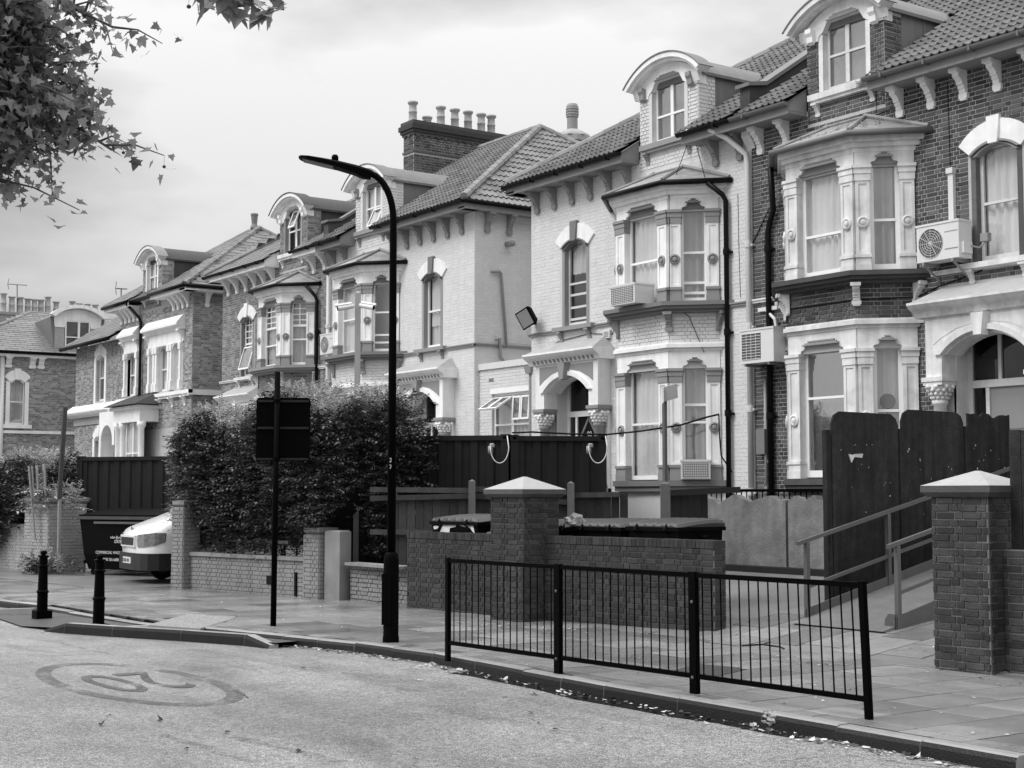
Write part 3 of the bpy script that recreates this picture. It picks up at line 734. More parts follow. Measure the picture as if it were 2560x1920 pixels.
def dormer(U, style, kind):
    fr = U.fr; st = style; uc, hw = 2.37, 0.90
    z0, z1 = 8.55, 10.18; wz0, wz1, whw = 9.06, 10.30, 0.50
    if kind == 'pair': pass
    holes = [(uc - whw - 0.03, uc + whw + 0.03, wz0, 10.36)]
    m = MB(); plate(m, fr, uc - hw, uc + hw, z0, z1, holes, -0.25, -0.004); m.build('dormer_back', st['mortar'], U.h).name
    dm = MB(); m2 = dm
    # hood and gable
    hu = uc - 0.06; ar = arc(hu, hw + 0.27, 10.27, 0.50, 18); ar_in = arc(hu, hw + 0.13, 10.19, 0.42, 18); ar_mid = arc(hu, hw + 0.19, 10.22, 0.45, 18)
    m2.fp(fr, ar_mid + ar_in[::-1], -0.05, 0.20)
    do = m2.build('dormer', st['trim'], U.h)
    MB().fp(fr, ar + ar_mid[::-1], -0.05, 0.28).build('hood_moulding', st['trim'], do)
    MB().fp(fr, arc(hu, hw + 0.285, 10.28, 0.515, 18) + ar[::-1], -0.10, 0.30).build('hood_flashing', st['hoodtop'], do)
    gi = arc(uc, hw + 0.02, 10.26, 0.36, 14)
    tym = [(uc - hw - 0.02, 10.02), (uc - whw - 0.10, 10.02), (uc - whw - 0.08, 10.10), (uc - whw + 0.02, 10.16), (uc - whw + 0.12, 10.32), (uc + whw - 0.12, 10.32), (uc + whw - 0.02, 10.16), (uc + whw + 0.08, 10.10), (uc + whw + 0.10, 10.02), (uc + hw + 0.02, 10.02)] + gi[::-1]
    MB().fp(fr, tym, -0.2, 0.035).build('tympanum', st['trim'], do)
    m = MB()
    for q in range(3): m.fb(fr, uc - whw + 0.13 + q * 0.07, uc + whw - 0.13 - q * 0.07, 0.0, 0.075 - q * .012, 10.325 + q * 0.035, 10.35 + q * 0.035)
    m.build('head_moulding', st['hood'], do)
    for s in (-1, 1):
        m = MB(); m.fd(fr, [(0.035, 10.24), (0.15, 10.26), (0.15, 10.18), (0.11, 10.12), (0.10, 10.02), (0.035, 9.98)], uc + s * (hw - 0.16) - 0.07, uc + s * (hw - 0.16) + 0.07); m.build('hood_bracket', st['brk'], do)
        m = MB(); m.fd(fr, [(0, 10.05), (0.05, 10.05), (0.10, 10.18), (0.12, 10.24), (0, 10.24)], uc + s * hw - 0.10, uc + s * hw + 0.10); m.build('shoulder', st['trim'], do)
    cols = []
    brickwork(fr, do, uc - hw, uc + hw, z0, 10.05, st['brick'], holes=[(uc - whw - 0.02, uc + whw + 0.02, 8.95, 10.4)], proud=0.01, seed=9, single=st.get('nd', 0))
    # returns of the brick front
    for s in (-1, 1):
        f2 = Fr(fr.p(uc + s * hw, 0, 0)[:2], (-fr.n.x, -fr.n.y), (fr.t.x * s, fr.t.y * s))
        MB().fb(f2, 0.0, 0.45, -0.05, -0.004, z0, 10.2).build('return', st['mortar'], do)
        brickwork(f2, do, 0.0, 0.45, z0, 10.15, st['brick'], proud=0.01, seed=4)
    m = MB(); m.fb(fr, uc - whw - 0.1, uc - whw, -0.12, 0.018, wz0, 10.12); m.build('reveal', st['reveal2'], do); m = MB(); m.fb(fr, uc + whw, uc + whw + 0.1, -0.12, 0.018, wz0, 10.12); m.build('reveal', st['reveal2'], do)
    # sill
    m = MB(); m.fb(fr, uc - hw + 0.12, uc + hw - 0.12, -0.1, 0.14, 8.93, 9.04); m.fb(fr, uc - hw + 0.16, uc + hw - 0.16, -0.1, 0.10, 8.87, 8.93); m.build('sill', st['sill'], do)
    for s in (-1, 1): bracket(fr, do, uc + s * (hw - 0.26), 8.87, st['sill'], 0.34, 0.09, 'sill_bracket')
    window(fr, do, uc - whw, uc + whw, wz0, 10.36, rec=0.10, as_part=False, **st['dorm'])
    # cheeks and leaded barrel roof running back into the slope
    for s in (-1, 1):
        m = MB(); a = uc + s * (hw - 0.02); m.fb(fr, min(a, a - s * 0.1), max(a, a - s * .1), -4.2, -0.44, 8.9, 10.28); m.build('cheek', st['cheek'], do)
        m = MB()
        for q in range(1, 4): m.tube([fr.p(a + s * 0.004, -0.44 - q * 0.62, 9.0), fr.p(a + s * 0.004, -0.44 - q * 0.62, 10.26)], 0.014, 5)
        m.build('lead_roll', st['cheek'], do)
    m = MB(); aa = arc(uc, hw + 0.06, 10.26, 0.50, 16); m.fp(fr, aa + [(uc + hw + 0.06, 10.20), (uc - hw - 0.06, 10.20)], -4.3, -0.08); m.build('dormer_roof', st['cheek'], do)
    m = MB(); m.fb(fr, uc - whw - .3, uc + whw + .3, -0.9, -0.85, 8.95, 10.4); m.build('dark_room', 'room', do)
    return do

TILES = {}
def tile_mesh(kind, mat):
    k = (kind, mat)
    if k in TILES: return TILES[k]
    mb = MB()
    if kind == 'pan':
        prof = [(-.5, .006), (-.36, 0.0), (-.22, .012), (-.12, .040), (-.02, .012), (.14, 0.0), (.28, .012), (.38, .040), (.48, .012), (.5, .006)]
        wdt, ln = 0.32, 0.40
    else:
        prof = [(-.485, 0.0), (.485, 0.0)]; wdt, ln = 0.50, 0.34
    lift, th = (0.040, 0.022) if kind == 'pan' else (0.016, 0.014)
    lo = [(x * wdt, -ln / 2, z + lift) for x, z in prof]; hi = [(x * wdt, ln / 2, z) for x, z in prof]; bt = [(x * wdt, -ln / 2, z + lift - th) for x, z in prof]
    mb.loops([bt, lo, hi], False, False)
    me = bpy.data.meshes.new('roof_tile'); me.from_pydata(mb.v, [], mb.f); me.materials.append(MATS[mat]); me.update()
    TILES[k] = (me, mb.v, mb.f, wdt, ln); return TILES[k]
def roof_slope(parent, o, t, up, pitch_tan, width, run, inside, kind, mat, single, seed=0):
    """tiles on a slope: o a point on the eave, t along it, up the level direction towards the ridge"""
    me, tv, tf, wd, ln = tile_mesh(kind, mat)
    o = Vector(o); t = Vector((t[0], t[1], 0)).normalized(); up = Vector((up[0], up[1], 0)).normalized()
    cs = 1 / math.sqrt(1 + pitch_tan ** 2); sl = Vector((up.x * cs, up.y * cs, pitch_tan * cs))
    n = t.cross(sl)
    flip = n.z < 0
    tt = -t if flip else t
    n = tt.cross(sl).normalized()
    ex = 0.33 if kind == 'pan' else 0.24
    rows = int(run / cs / ex) + 1; cols_ = int(width / wd) + 1; rnd = random.Random(seed)
    items = []
    for r_ in range(rows):
        v = r_ * ex + ex * 0.35; sh = 0 if kind == 'pan' or r_ % 2 == 0 else wd / 2
        for c in range(cols_ + 1):
            a = c * wd + sh
            if not inside(a, v * cs): continue
            p = o + t * a + sl * v + n * (0.012 + rnd.uniform(0, 0.005))
            items.append((p, rnd.uniform(-0.012, 0.012)))
    vis = [i for i in range(len(items)) if in_frame(items[i][0])]
    vis.sort(key=lambda i: (items[i][0] - EYE).length); solo = set(vis[:single]); mb = MB()
    rot = Matrix((tt, sl, n)).transposed()
    for i, (p, j) in enumerate(items):
        if i in solo:
            ob = link('roof_tile', me, p, parent); ob.rotation_euler = (rot @ Matrix.Rotation(j, 3, 'Z')).to_euler()
        else: mb.add([p + rot @ Vector(q) for q in tv], tf)
    if mb.v: mb.build('tiling', mat, parent, kind='stuff')
RUN_Y, RUN_X, ZE, ZR = 5.3, 4.25, 8.93, 12.26
def ridge_caps(parent, a, b, mat='ridge', r=0.10, step=0.42):
    a, b = Vector(a), Vector(b); L = (b - a).length; k = max(1, int(L / step)); mb = MB()
    for i in range(k):
        p = a.lerp(b, i / k); q = a.lerp(b, (i + 1.06) / k); mb.tube([p, q], [r * 1.06, r * 0.98], 8)
    return mb.build('ridge_tiles', mat, parent, smooth=False)
def roof(U, kind, mat, single, gut):
    fr = U.fr; Wd = U.W + 0.30; y0 = FY - 0.5
    X = lambda u: U.party + U.s * u
    tx = (ZR - ZE) / RUN_Y; tside = (ZR - ZE) / RUN_X
    m = MB(); e = 0.03
    a, b, c, d = (X(0), y0, ZE - e), (X(Wd), y0, ZE - e), (X(Wd - RUN_X), y0 + RUN_Y, ZR - e), (X(0), y0 + RUN_Y, ZR - e)
    a2, b2 = (X(0), y0 + 2 * RUN_Y, ZE - e), (X(Wd), y0 + 2 * RUN_Y, ZE - e)
    vm = (10.30 - ZE) / tx + 0.15; zv = ZE - e + vm * tx
    m.add([a, b, c, d, a2, b2], [(1, 5, 2), (3, 2, 5, 4), (0, 3, 4)])
    m.add([a, (X(1.48), y0, ZE - e), (X(1.48), y0 + vm, zv), (X(0), y0 + vm, zv)], [(0, 1, 2, 3)])
    m.add([(X(0), y0 + vm, zv), (X(Wd - vm * RUN_X / RUN_Y), y0 + vm, zv), c, d], [(0, 1, 2, 3)])
    m.add([(X(3.26), y0, ZE - e), b, (X(Wd - vm * RUN_X / RUN_Y), y0 + vm, zv), (X(3.26), y0 + vm, zv)], [(0, 1, 2, 3)])
    ro = m.build('roof', 'felt_dark', U.h)
    t = (U.s, 0)
    cut = lambda u, v: (1.44 < u < 3.30 and v < (10.30 - ZE) / tx + 0.2)
    roof_slope(ro, (X(0), y0, ZE), t, (0, 1), tx, Wd, RUN_Y, lambda u, v: u < Wd - v * RUN_X / RUN_Y and v < RUN_Y and not cut(u, v) and u > 0.12, kind, mat, single, 1)
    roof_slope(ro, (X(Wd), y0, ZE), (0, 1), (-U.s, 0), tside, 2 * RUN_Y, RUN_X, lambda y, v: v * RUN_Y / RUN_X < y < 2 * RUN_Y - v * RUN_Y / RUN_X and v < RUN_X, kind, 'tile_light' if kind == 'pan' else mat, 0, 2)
    ridge_caps(ro, (X(Wd), y0, ZE + 0.05), (X(Wd - RUN_X), y0 + RUN_Y, ZR + 0.05))
    ridge_caps(ro, (X(Wd), y0 + 2 * RUN_Y, ZE + 0.05), (X(Wd - RUN_X), y0 + RUN_Y, ZR + 0.05))
    ridge_caps(ro, (X(0), y0 + RUN_Y, ZR + 0.04), (X(Wd - RUN_X), y0 + RUN_Y, ZR + 0.04))
    # eaves
    st = U.st; segs = [(0.0, 1.44), (3.30, Wd)]
    for a, b in segs:
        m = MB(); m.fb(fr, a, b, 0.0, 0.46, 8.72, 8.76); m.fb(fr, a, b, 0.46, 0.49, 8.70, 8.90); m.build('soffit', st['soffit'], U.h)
        g = MB(); k = 7; L = []
        for u in (a - 0.02, b + 0.04): L.append([fr.p(u, 0.56 + 0.065 * math.cos(math.pi + math.pi * i / k), 8.90 + 0.075 * math.sin(math.pi + math.pi * i / k)) for i in range(k + 1)] + [fr.p(u, 0.61, 8.90), fr.p(u, 0.51, 8.90)])
        g.loops(L); go = g.build('gutter', gut, U.h)
        for i in range(int((b - a) / 0.9)):
            u = a + 0.4 + i * 0.9; cl = MB(); cl.fb(fr, u - .02, u + .02, 0.49, 0.632, 8.815, 8.905); cl.build('gutter_clip', gut, go)
        end = a if a > 1 else b          # boxed ends beside the dormer
        m = MB(); m.fd(fr, [(0.0, 8.765), (0.455, 8.765), (0.455, 8.93), (0.0, 9.215)], end - (0.0 if a > 1 else 0.04), end + (0.04 if a > 1 else 0.0)); m.build('eaves_end', st['soffit'], U.h)
    # side eave
    sf = Fr((X(U.W), FY), (0, 1), (U.s, 0))
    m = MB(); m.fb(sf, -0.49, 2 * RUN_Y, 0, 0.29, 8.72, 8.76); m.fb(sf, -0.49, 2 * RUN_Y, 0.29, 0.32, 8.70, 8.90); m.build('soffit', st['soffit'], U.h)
    m = MB(); m.tube([sf.p(-0.56, 0.37, 8.88), sf.p(2 * RUN_Y, 0.37, 8.88)], 0.06, 8); m.build('gutter', gut, U.h, smooth=True)
    for u in [0.28, 0.95] + [3.62 + 0.655 * i for i in range(6)]:
        if u < U.W - 0.05: bracket(fr, U.h, u, 8.72, st['brk'])
    for y in (0.35, 1.0): bracket(sf, U.h, y, 8.72, st['brk'])
    # parapet upstand over the party wall
    if U.s == U.parapet:
        m = MB(); pr = [(y0 + 0.35, ZE - 0.2), (y0 + 0.35, ZE + 0.62), (y0 + 0.75, ZE + 0.70), (y0 + RUN_Y, ZR + 0.36), (y0 + RUN_Y, ZR - 0.4)]
        m.loops([[(U.party - 0.13, y, z) for y, z in pr], [(U.party + 0.13, y, z) for y, z in pr]]); pp = m.build('parapet', st['parapet'], U.h)
        m = MB(); cp = [(y0 + 0.28, ZE + 0.62), (y0 + 0.28, ZE + 0.69), (y0 + 0.75, ZE + 0.78), (y0 + RUN_Y, ZR + 0.44), (y0 + RUN_Y, ZR + 0.36), (y0 + 0.75, ZE + 0.70)]
        m.loops([[(U.party - 0.19, y, z) for y, z in cp], [(U.party + 0.19, y, z) for y, z in cp]]); m.build('coping', 'lead', pp)
        f3 = Fr((U.party, y0 + 0.35), (1, 0), (0, -1))
        m = MB(); m.fd(f3, [(-0.35, 8.80), (0.0, 8.80), (0.0, 8.62), (-0.12, 8.45), (-0.20, 8.20), (-0.35, 8.15)], -0.11, 0.11); m.build('corbel', st['brk'], pp)
    return ro

def house(name, label, party, s, W, style, door, extras, group='houses in the terrace row'):
    U = Unit(); U.party, U.s, U.W, U.st, U.name = party, s, W, style, name
    U.parapet = 1 if style.get('parapet_owner') else 0
    if not U.parapet: U.parapet = 99
    else: U.parapet = s
    U.fr = Fr((party, FY), (s, 0), (0, -1)); fr = U.fr
    U.h = thing(name, label, 'house', (party + s * W / 2, FY, 0.9), group)
    st = style
    wz0, wz1, wc, whw = 5.56, 7.30, 5.50, 0.48
    holes = [(wc - whw, wc + whw, wz0, wz1 + 0.20), (5.42 - 0.80, 5.42 + 0.80, 1.9, 4.54)]
    m = MB(); plate(m, fr, 0.0, W, 0.3, 8.80, holes, -0.25, 0.0)
    X = lambda u: party + s * u
    xa, xb = sorted((X(W), X(W - 0.25)))
    m.box(xa, xb, FY + 0.25, FY + 10.2, 0.3, 8.80)
    xa, xb = sorted((X(0), X(W))); m.box(xa, xb, FY + 10.2, FY + 10.4, 0.3, 8.8)
    wo = m.build('wall', st['mortar'], U.h)
    bh = [(wc - whw - 0.06, wc + whw + 0.06, wz0 - 0.1, wz1 + 0.14), (5.42 - 1.10, 5.42 + 1.10, 1.2, 5.22), (0.92, 3.86, 2.0, 8.02), (1.47, 3.27, 8.55, 9)]
    brickwork(fr, wo, 0.01, W, 1.0, 8.72, st['brick'], holes=bh, single=st.get('nb', 0), proud=st.get('proud', 0.009), seed=11, gap=st.get('gap', .013))
    if s > 0 or True:
        sf = Fr((X(W), FY), (0, 1), (s, 0))
        brickwork(sf, wo, 0.0, 10.2, 3.0, 8.72, st['brick'], single=0, proud=st.get('proud', 0.009), seed=12, gap=st.get('gap', .013))
    # string course and sill of the single window
    m = MB()
    for f_, a, b in ((fr, 0.0, 0.60), (fr, 4.20, W + 0.05), (sf, -0.07, 1.75)): m = MB(); m.fd(f_, [(0, 5.44), (0.05, 5.44), (0.05, 5.48), (0.075, 5.485), (0.075, 5.515), (0, 5.52)], a, b); m.build('string_course', st['string'], U.h)
    m = MB(); m.fb(fr, wc - whw - 0.22, wc + whw + 0.22, 0.0, 0.14, 5.46, 5.55); m.build('sill', st['sill'], U.h)
    for q in (-1, 1): bracket(fr, U.h, wc + q * 0.5, 5.44, st['sill'], 0.32, 0.09, 'sill_bracket')
    arch_head(fr, U.h, wc, whw, wz1, 0.18, 0.34, st['archmat'], st['hood'], key=None if st['light'] else st['archmat'])
    m = MB(); m.fb(fr, wc - whw - 0.0, wc - whw + 0.09, -0.14, 0.012, wz0, wz1 + 0.02); m.build('reveal', st['jamb'], U.h); m = MB(); m.fb(fr, wc + whw - 0.09, wc + whw, -0.14, 0.012, wz0, wz1 + 0.02); m.build('reveal', st['jamb'], U.h)
    window(fr, U.h, wc - whw + 0.09, wc + whw - 0.09, wz0, wz1 + 0.14, rec=0.10, **st['win'])
    bay(U, st); porch(U, st, door); dormer(U, st, None)
    roof(U, st['roofkind'], st['roofmat'], st.get('nt', 0), st['gut'])
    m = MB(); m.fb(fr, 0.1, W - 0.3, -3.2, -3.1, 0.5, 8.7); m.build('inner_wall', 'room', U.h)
    for e in extras: e(U)
    return U

def pipe(mat, pts_t, r=0.05, name='downpipe'):
    def f(U):
        m = MB(); pts = [U.fr.p(*p) for p in pts_t]; m.tube(pts, r, 8); o = m.build(name, mat, U.h, smooth=True)
        z0, z1 = min(p[2] for p in pts_t), max(p[2] for p in pts_t); t, n = pts_t[-1][0], pts_t[-1][1]; z = z0 + 0.3
        while z < z1 - 0.8:
            k = MB(); k.lathe([(r * 1.3, 0), (r * 1.35, 0.03), (r * 1.35, 0.09), (r * 1.3, 0.12)], U.fr.p(t, n, z), 10); k.fb(U.fr, t - r * 1.9, t + r * 1.9, 0.0, n, z + 0.03, z + 0.07); z += 1.55; k.build('pipe_collar', mat, o)
    return f
def wire(mat, pts_t, r=0.008, name='wall_cable'):
    def f(U):
        m = MB(); m.tube([U.fr.p(*p) for p in pts_t], r, 5); m.build(name, mat, U.h, smooth=True)
    return f
base_light = dict(light=True, brick='brick_painted', mortar='mortar_painted', trim='stucco', acc='accent_mid', acc2='accent_mid', hood='accent', slab='accent', slabbrk='accent_mid', brk='accent_mid', sill='accent_mid', string='accent_mid',
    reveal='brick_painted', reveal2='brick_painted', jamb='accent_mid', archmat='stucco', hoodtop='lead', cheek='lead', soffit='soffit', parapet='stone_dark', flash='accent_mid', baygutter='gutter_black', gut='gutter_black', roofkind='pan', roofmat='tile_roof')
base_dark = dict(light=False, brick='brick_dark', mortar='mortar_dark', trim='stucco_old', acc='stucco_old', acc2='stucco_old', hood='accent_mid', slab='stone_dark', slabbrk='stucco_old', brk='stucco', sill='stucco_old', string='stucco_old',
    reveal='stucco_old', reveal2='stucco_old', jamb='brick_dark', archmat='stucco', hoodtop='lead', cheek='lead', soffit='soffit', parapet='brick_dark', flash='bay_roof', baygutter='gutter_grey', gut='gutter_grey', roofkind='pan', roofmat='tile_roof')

net = dict(curtain='curtain', fmat='frame_white')
stA = dict(base_light, nb=300, nt=300, nd=0, gap=0.007, proud=0.004,
    win=dict(curtain='blind', drop=0.62, bars=(5.72, 5.98, 6.26), split=0.5, fmat='frame_old'),
    bays={'all': dict(curtain='curtain', split=0.48), (2, 1): dict(curtain='curtain', split=0.5), (1, 0): dict(curtain='curtain', split=0.5)},
    dorm=dict(curtain='blind', split=0.42, mull=0.5, glass='glass_bright'))
stA['bays'][(0, 1)] = dict(curtain='curtain_dark', split=0.52, bars=(5.78, 5.98))
stA['bays'][(0, 0)] = dict(curtain='curtain_dark', split=0.50, bars=(3.6,))
A_P, B_P = -20.10, -37.05
def door_90(U):
    uc, rd, e0, e1 = U.door_at; fr = U.fr; d = U.door
    m = MB()
    for q in (-1, 1): m.beam(fr.p((e0 + e1) / 2, -rd + 0.012, 3.54), fr.p((e0 + e1) / 2 + q * 0.28, -rd + 0.012, 3.14), 0.03, 0.05)
    m.build('door_moulding', 'accent', d)
    text('house_number', '90', d, fr.p((e0 + e1) / 2, -rd + 0.006, 3.13), fr_rot(fr), 0.17, 'lettering_light', 'CENTER')
def door_dark(U):
    uc, rd, e0, e1 = U.door_at; fr = U.fr
    MB().fb(fr, e0 + 0.1, e1 - 0.1, -rd, -rd + 0.012, 2.9, 3.42).build('door_panel', 'accent_mid', U.door)
houseA = house('painted_house', 'pale painted brick house with number 90 on its black door', A_P, -1, 7.17, stA, 'door_black',
    [door_90, pipe('pipe_white', [(0.62, 0.5, 8.84), (0.30, 0.35, 8.62), (0.05, 0.10, 8.30), (0.02, 0.09, 8.1), (0.02, 0.09, 1.55)], 0.055),
     pipe('gutter_black', [(0.86, 0.34, 7.86), (0.66, 0.14, 7.62), (0.62, 0.09, 7.5), (0.62, 0.09, 1.5)], 0.05),
     wire('gutter_black', [(1.75, 0.02, 8.9), (1.55, 0.72, 7.7), (1.52, 0.74, 6.4), (1.55, 0.74, 5.6), (1.30, 0.45, 5.3), (1.1, 0.25, 4.6)]),
     wire('gutter_black', [(1.55, 0.02, 8.85), (0.9, 0.36, 7.95), (1.1, 0.4, 7.85)]),
     wire('lettering_dark', [(0.37, 0.012, 7.6), (0.36, 0.012, 6.6), (0.33, 0.012, 5.6)], 0.005),
     wire('lettering_dark', [(6.9, 0.02, 4.4), (6.85, 0.02, 5.1), (6.0, 0.02, 5.27), (5.0, 0.02, 5.33), (4.2, 0.02, 5.25), (4.05, 0.03, 5.6), (3.98, 0.02, 5.0), (4.02, 0.02, 3.3), (3.85, 0.02, 3.2)], 0.009)])
stD = dict(base_dark, nb=300, nt=300, parapet_owner=True, proud=0.010,
    win=dict(curtain='curtain', split=0.5, fmat='frame_old', w=0.06),
    bays={'all': dict(curtain='curtain', split=0.5, w=0.07), (1, 1): dict(curtain='curtain', split=0.40, w=0.075), (2, 1): dict(curtain='curtain_dark', split=0.47, w=0.075),
          (1, 0): dict(curtain=None, low='blind', drop=0.62, split=0.62, w=0.07, glass='glass_bright'), (2, 0): dict(curtain='blind', split=0.5, w=0.075)},
    dorm=dict(curtain='blind', split=0.5, mull=0.48, fmat='frame_old', glass='glass_bright', w=0.06))
houseD = house('brick_house', 'dark brick house with peeling white stucco bay behind tall black boards', A_P, 1, 7.17, stD, 'accent_mid',
    [door_dark, pipe('gutter_black', [(0.80, 0.30, 7.86), (0.66, 0.10, 7.1), (0.55, 0.09, 6.9), (0.50, 0.09, 6.7), (0.50, 0.09, 1.4)], 0.055),
     pipe('pipe_grey', [(0.36, 0.07, 4.0), (0.36, 0.07, 1.6)], 0.03),
     wire('gutter_black', [(0.0, 0.02, 6.55), (0.5, 0.03, 7.2)], 0.01),
     wire('gutter_black', [(3.1, 0.02, 8.9), (3.08, 0.02, 8.4), (4.0, 0.02, 8.45), (4.6, 0.02, 8.62), (4.62, 0.02, 7.2)], 0.006),
     wire('gutter_black', [(0.95, 0.1, 5.0), (1.65, 0.72, 5.12), (3.15, 0.72, 5.12), (3.9, 0.03, 5.14), (4.3, 0.03, 5.25), (5.2, 0.03, 5.42)], 0.012),
     ])
stB = dict(base_light, nb=120, nt=300, parapet_owner=True, gap=0.007, proud=0.004, gut='gutter_black',
    win=dict(curtain='curtain', split=0.5, low='blind', drop=0.3), bays={'all': dict(curtain='curtain', split=0.5), (2, 1): dict(curtain=None, split=0.56, bars=(5.85, 6.05)), (2, 0): dict(curtain=None, split=0.5)},
    dorm=dict(curtain='curtain', split=0.45, mull=0.5))
def door_90m(U):
    uc, rd, e0, e1 = U.door_at; fr = U.fr; m = MB()
    for q in (-1, 1): m.beam(fr.p((e0 + e1) / 2, -rd + 0.012, 3.54), fr.p((e0 + e1) / 2 + q * 0.28, -rd + 0.012, 3.14), 0.03, 0.05)
    m.build('door_moulding', 'accent', U.door)
def open_dormer(U): open_light(U.fr, U.h, 1.86 + 0.48, 2.38 + 0.48, 9.58, 0.55, R(24), -0.08)
houseB = house('painted_house', 'pale painted house with tall brick chimney stack behind its roof', B_P, 1, 7.42, stB, 'door_black',
    [open_dormer, door_90m,
     pipe('pipe_white', [(0.05, 0.09, 8.3), (0.05, 0.09, 1.6)], 0.055)])
stE = dict(base_dark, brick='brick_mid', mortar='mortar_mid', trim='stucco', acc='accent_mid', acc2='stucco', slab='accent_mid', sill='stucco_old', cheek='felt_dark', soffit='stucco', jamb='brick_mid', parapet='brick_mid', brk='stucco', nb=0, nt=0, gut='gutter_black', baygutter='gutter_black', roofkind='slate', roofmat='slate', hoodtop='felt_dark', reveal2='brick_mid',
    win=dict(curtain='curtain_dark', split=0.46, grid=(6.6, 3, 4), glass='glass'), bays={'all': dict(curtain='curtain_dark', split=0.34, grid=(6.75, 3, 4)), (0, 1): dict(curtain='curtain_dark', split=0.4, grid=(6.75, 2, 4)), (1, 0): dict(curtain='curtain', split=0.5), (0, 0): dict(curtain='curtain', split=0.5), (2, 0): dict(curtain='curtain', split=0.5)},
    dorm=dict(curtain=None, split=0.5, mull=0.5, glass='glass_dark'))
def open_B(U):
    open_light(U.fr, U.h, 5.13, 5.87, 6.5, 0.75, R(16), -0.08)
    open_light(U.fr, U.h, 2.05, 2.45, 10.28, 0.55, R(20), -0.05)
houseE = house('brick_house', 'brown brick house with georgian paned bay window behind the road sign', B_P, -1, 7.40, stE, 'door_black',
    [open_B, pipe('gutter_black', [(0.86, 0.34, 7.86), (0.66, 0.14, 7.55), (0.62, 0.09, 7.4), (0.62, 0.09, 1.5)], 0.05)])
# ================================================================ chimneys, extension, further houses
def pot(mb, x, y, z, h=0.62, r=0.13):
    mb.lathe([(r * 1.05, 0), (r * 1.05, 0.05), (r * .95, 0.08), (r * .9, h * .45), (r, h * .47), (r, h * .53), (r * .9, h * .55), (r * .84, h - 0.1), (r * 1.1, h - 0.07), (r * 1.22, h - 0.04), (r * 1.22, h), (r * .8, h), (r * .8, h - 0.1)], (x, y, z), 14)
def stack(parent, x0, x1, y0, y1, z0, z1, brick, mortar, pots, single=0):
    m = MB(); m.box(x0, x1, y0, y1, z0, z1 - 0.3); so = m.build('chimney_stack', mortar, parent)
    m = MB()
    for i, (e, za, zb) in enumerate(((0.03, z1 - 0.95, z1 - 0.88), (0.04, z1 - 0.42, z1 - 0.35), (0.08, z1 - 0.35, z1 - 0.26), (0.12, z1 - 0.26, z1 - 0.12), (0.07, z1 - 0.12, z1))): m.box(x0 - e, x1 + e, y0 - e, y1 + e, za, zb)
    m.build('corbel_course', brick, so)
    al = []
    for fr, L in ((Fr((x1, y0), (0, 1), (1, 0)), y1 - y0), (Fr((x0, y0), (1, 0), (0, -1)), x1 - x0)):
        brickwork(fr, so, 0, L, z0, z1 - 0.42, brick, holes=[(-1, 99, z1 - 0.95, z1 - 0.88)], proud=0.01, collect=al, seed=2)
        n = int(L / 0.24)
        for k in range(n): al.append((fr, 0.12 + k * 0.24, z1 - 0.44, 0.11, 0.07, 0.05, 0))
    lay_bricks(al, so, brick, single)
    for (x, y, h) in pots:
        m = MB(); pot(m, x, y, z1, h); m.build('chimney_pot', 'pot', so, smooth=True)
    return so
SX0, SX1 = -37.34, -36.76
pots = []
for px, h in ((1032, 0.62), (1068, 0.24), (1102, 0.62), (1137, 0.62), (1170, 0.62), (1203, 0.62), (1228, 0.62)):
    p = on_x(px, 300, -37.05); pots.append((-37.05, p.y, h))
stack(houseB.h, SX0, SX1, 22.05, 30.6, 10.0, 12.86, 'brick_dark', 'mortar_dark', pots, 300)
# small rendered stack of number 90
p = on_y(1431, 345, 26.5)
zq = lambda py: on_y(1431, py - 14, 26.5).z
m = MB(); m.box(p.x - 0.42, p.x + 0.42, 26.1, 26.9, 9.5, zq(372)); so = m.build('chimney_stack', 'brick_painted', houseA.h)
m = MB(); m.prism([(p.x + 0.55 * math.cos(R(22.5 + 45 * i)), 26.5 + 0.55 * math.sin(R(22.5 + 45 * i))) for i in range(8)], zq(372), zq(358)); m.lathe([(0.55, 0), (0.5, .08), (0.25, 0.22)], (p.x, 26.5, zq(358)), 8); m.build('stack_cap', 'stone_cap', so)
m = MB(); m.lathe([(0.16, 0), (0.16, 0.45), (0.185, 0.46), (0.185, 0.78), (0.15, 0.86), (0, 0.88)], (p.x, 26.5, zq(345)), 14)
for z in (0.52, 0.60, 0.68): m.lathe([(0.19, 0), (0.20, 0.01), (0.20, 0.035), (0.19, 0.045)], (p.x, 26.5, zq(345) + z), 14)
m.build('chimney_cowl', 'accent_mid', so, smooth=False)
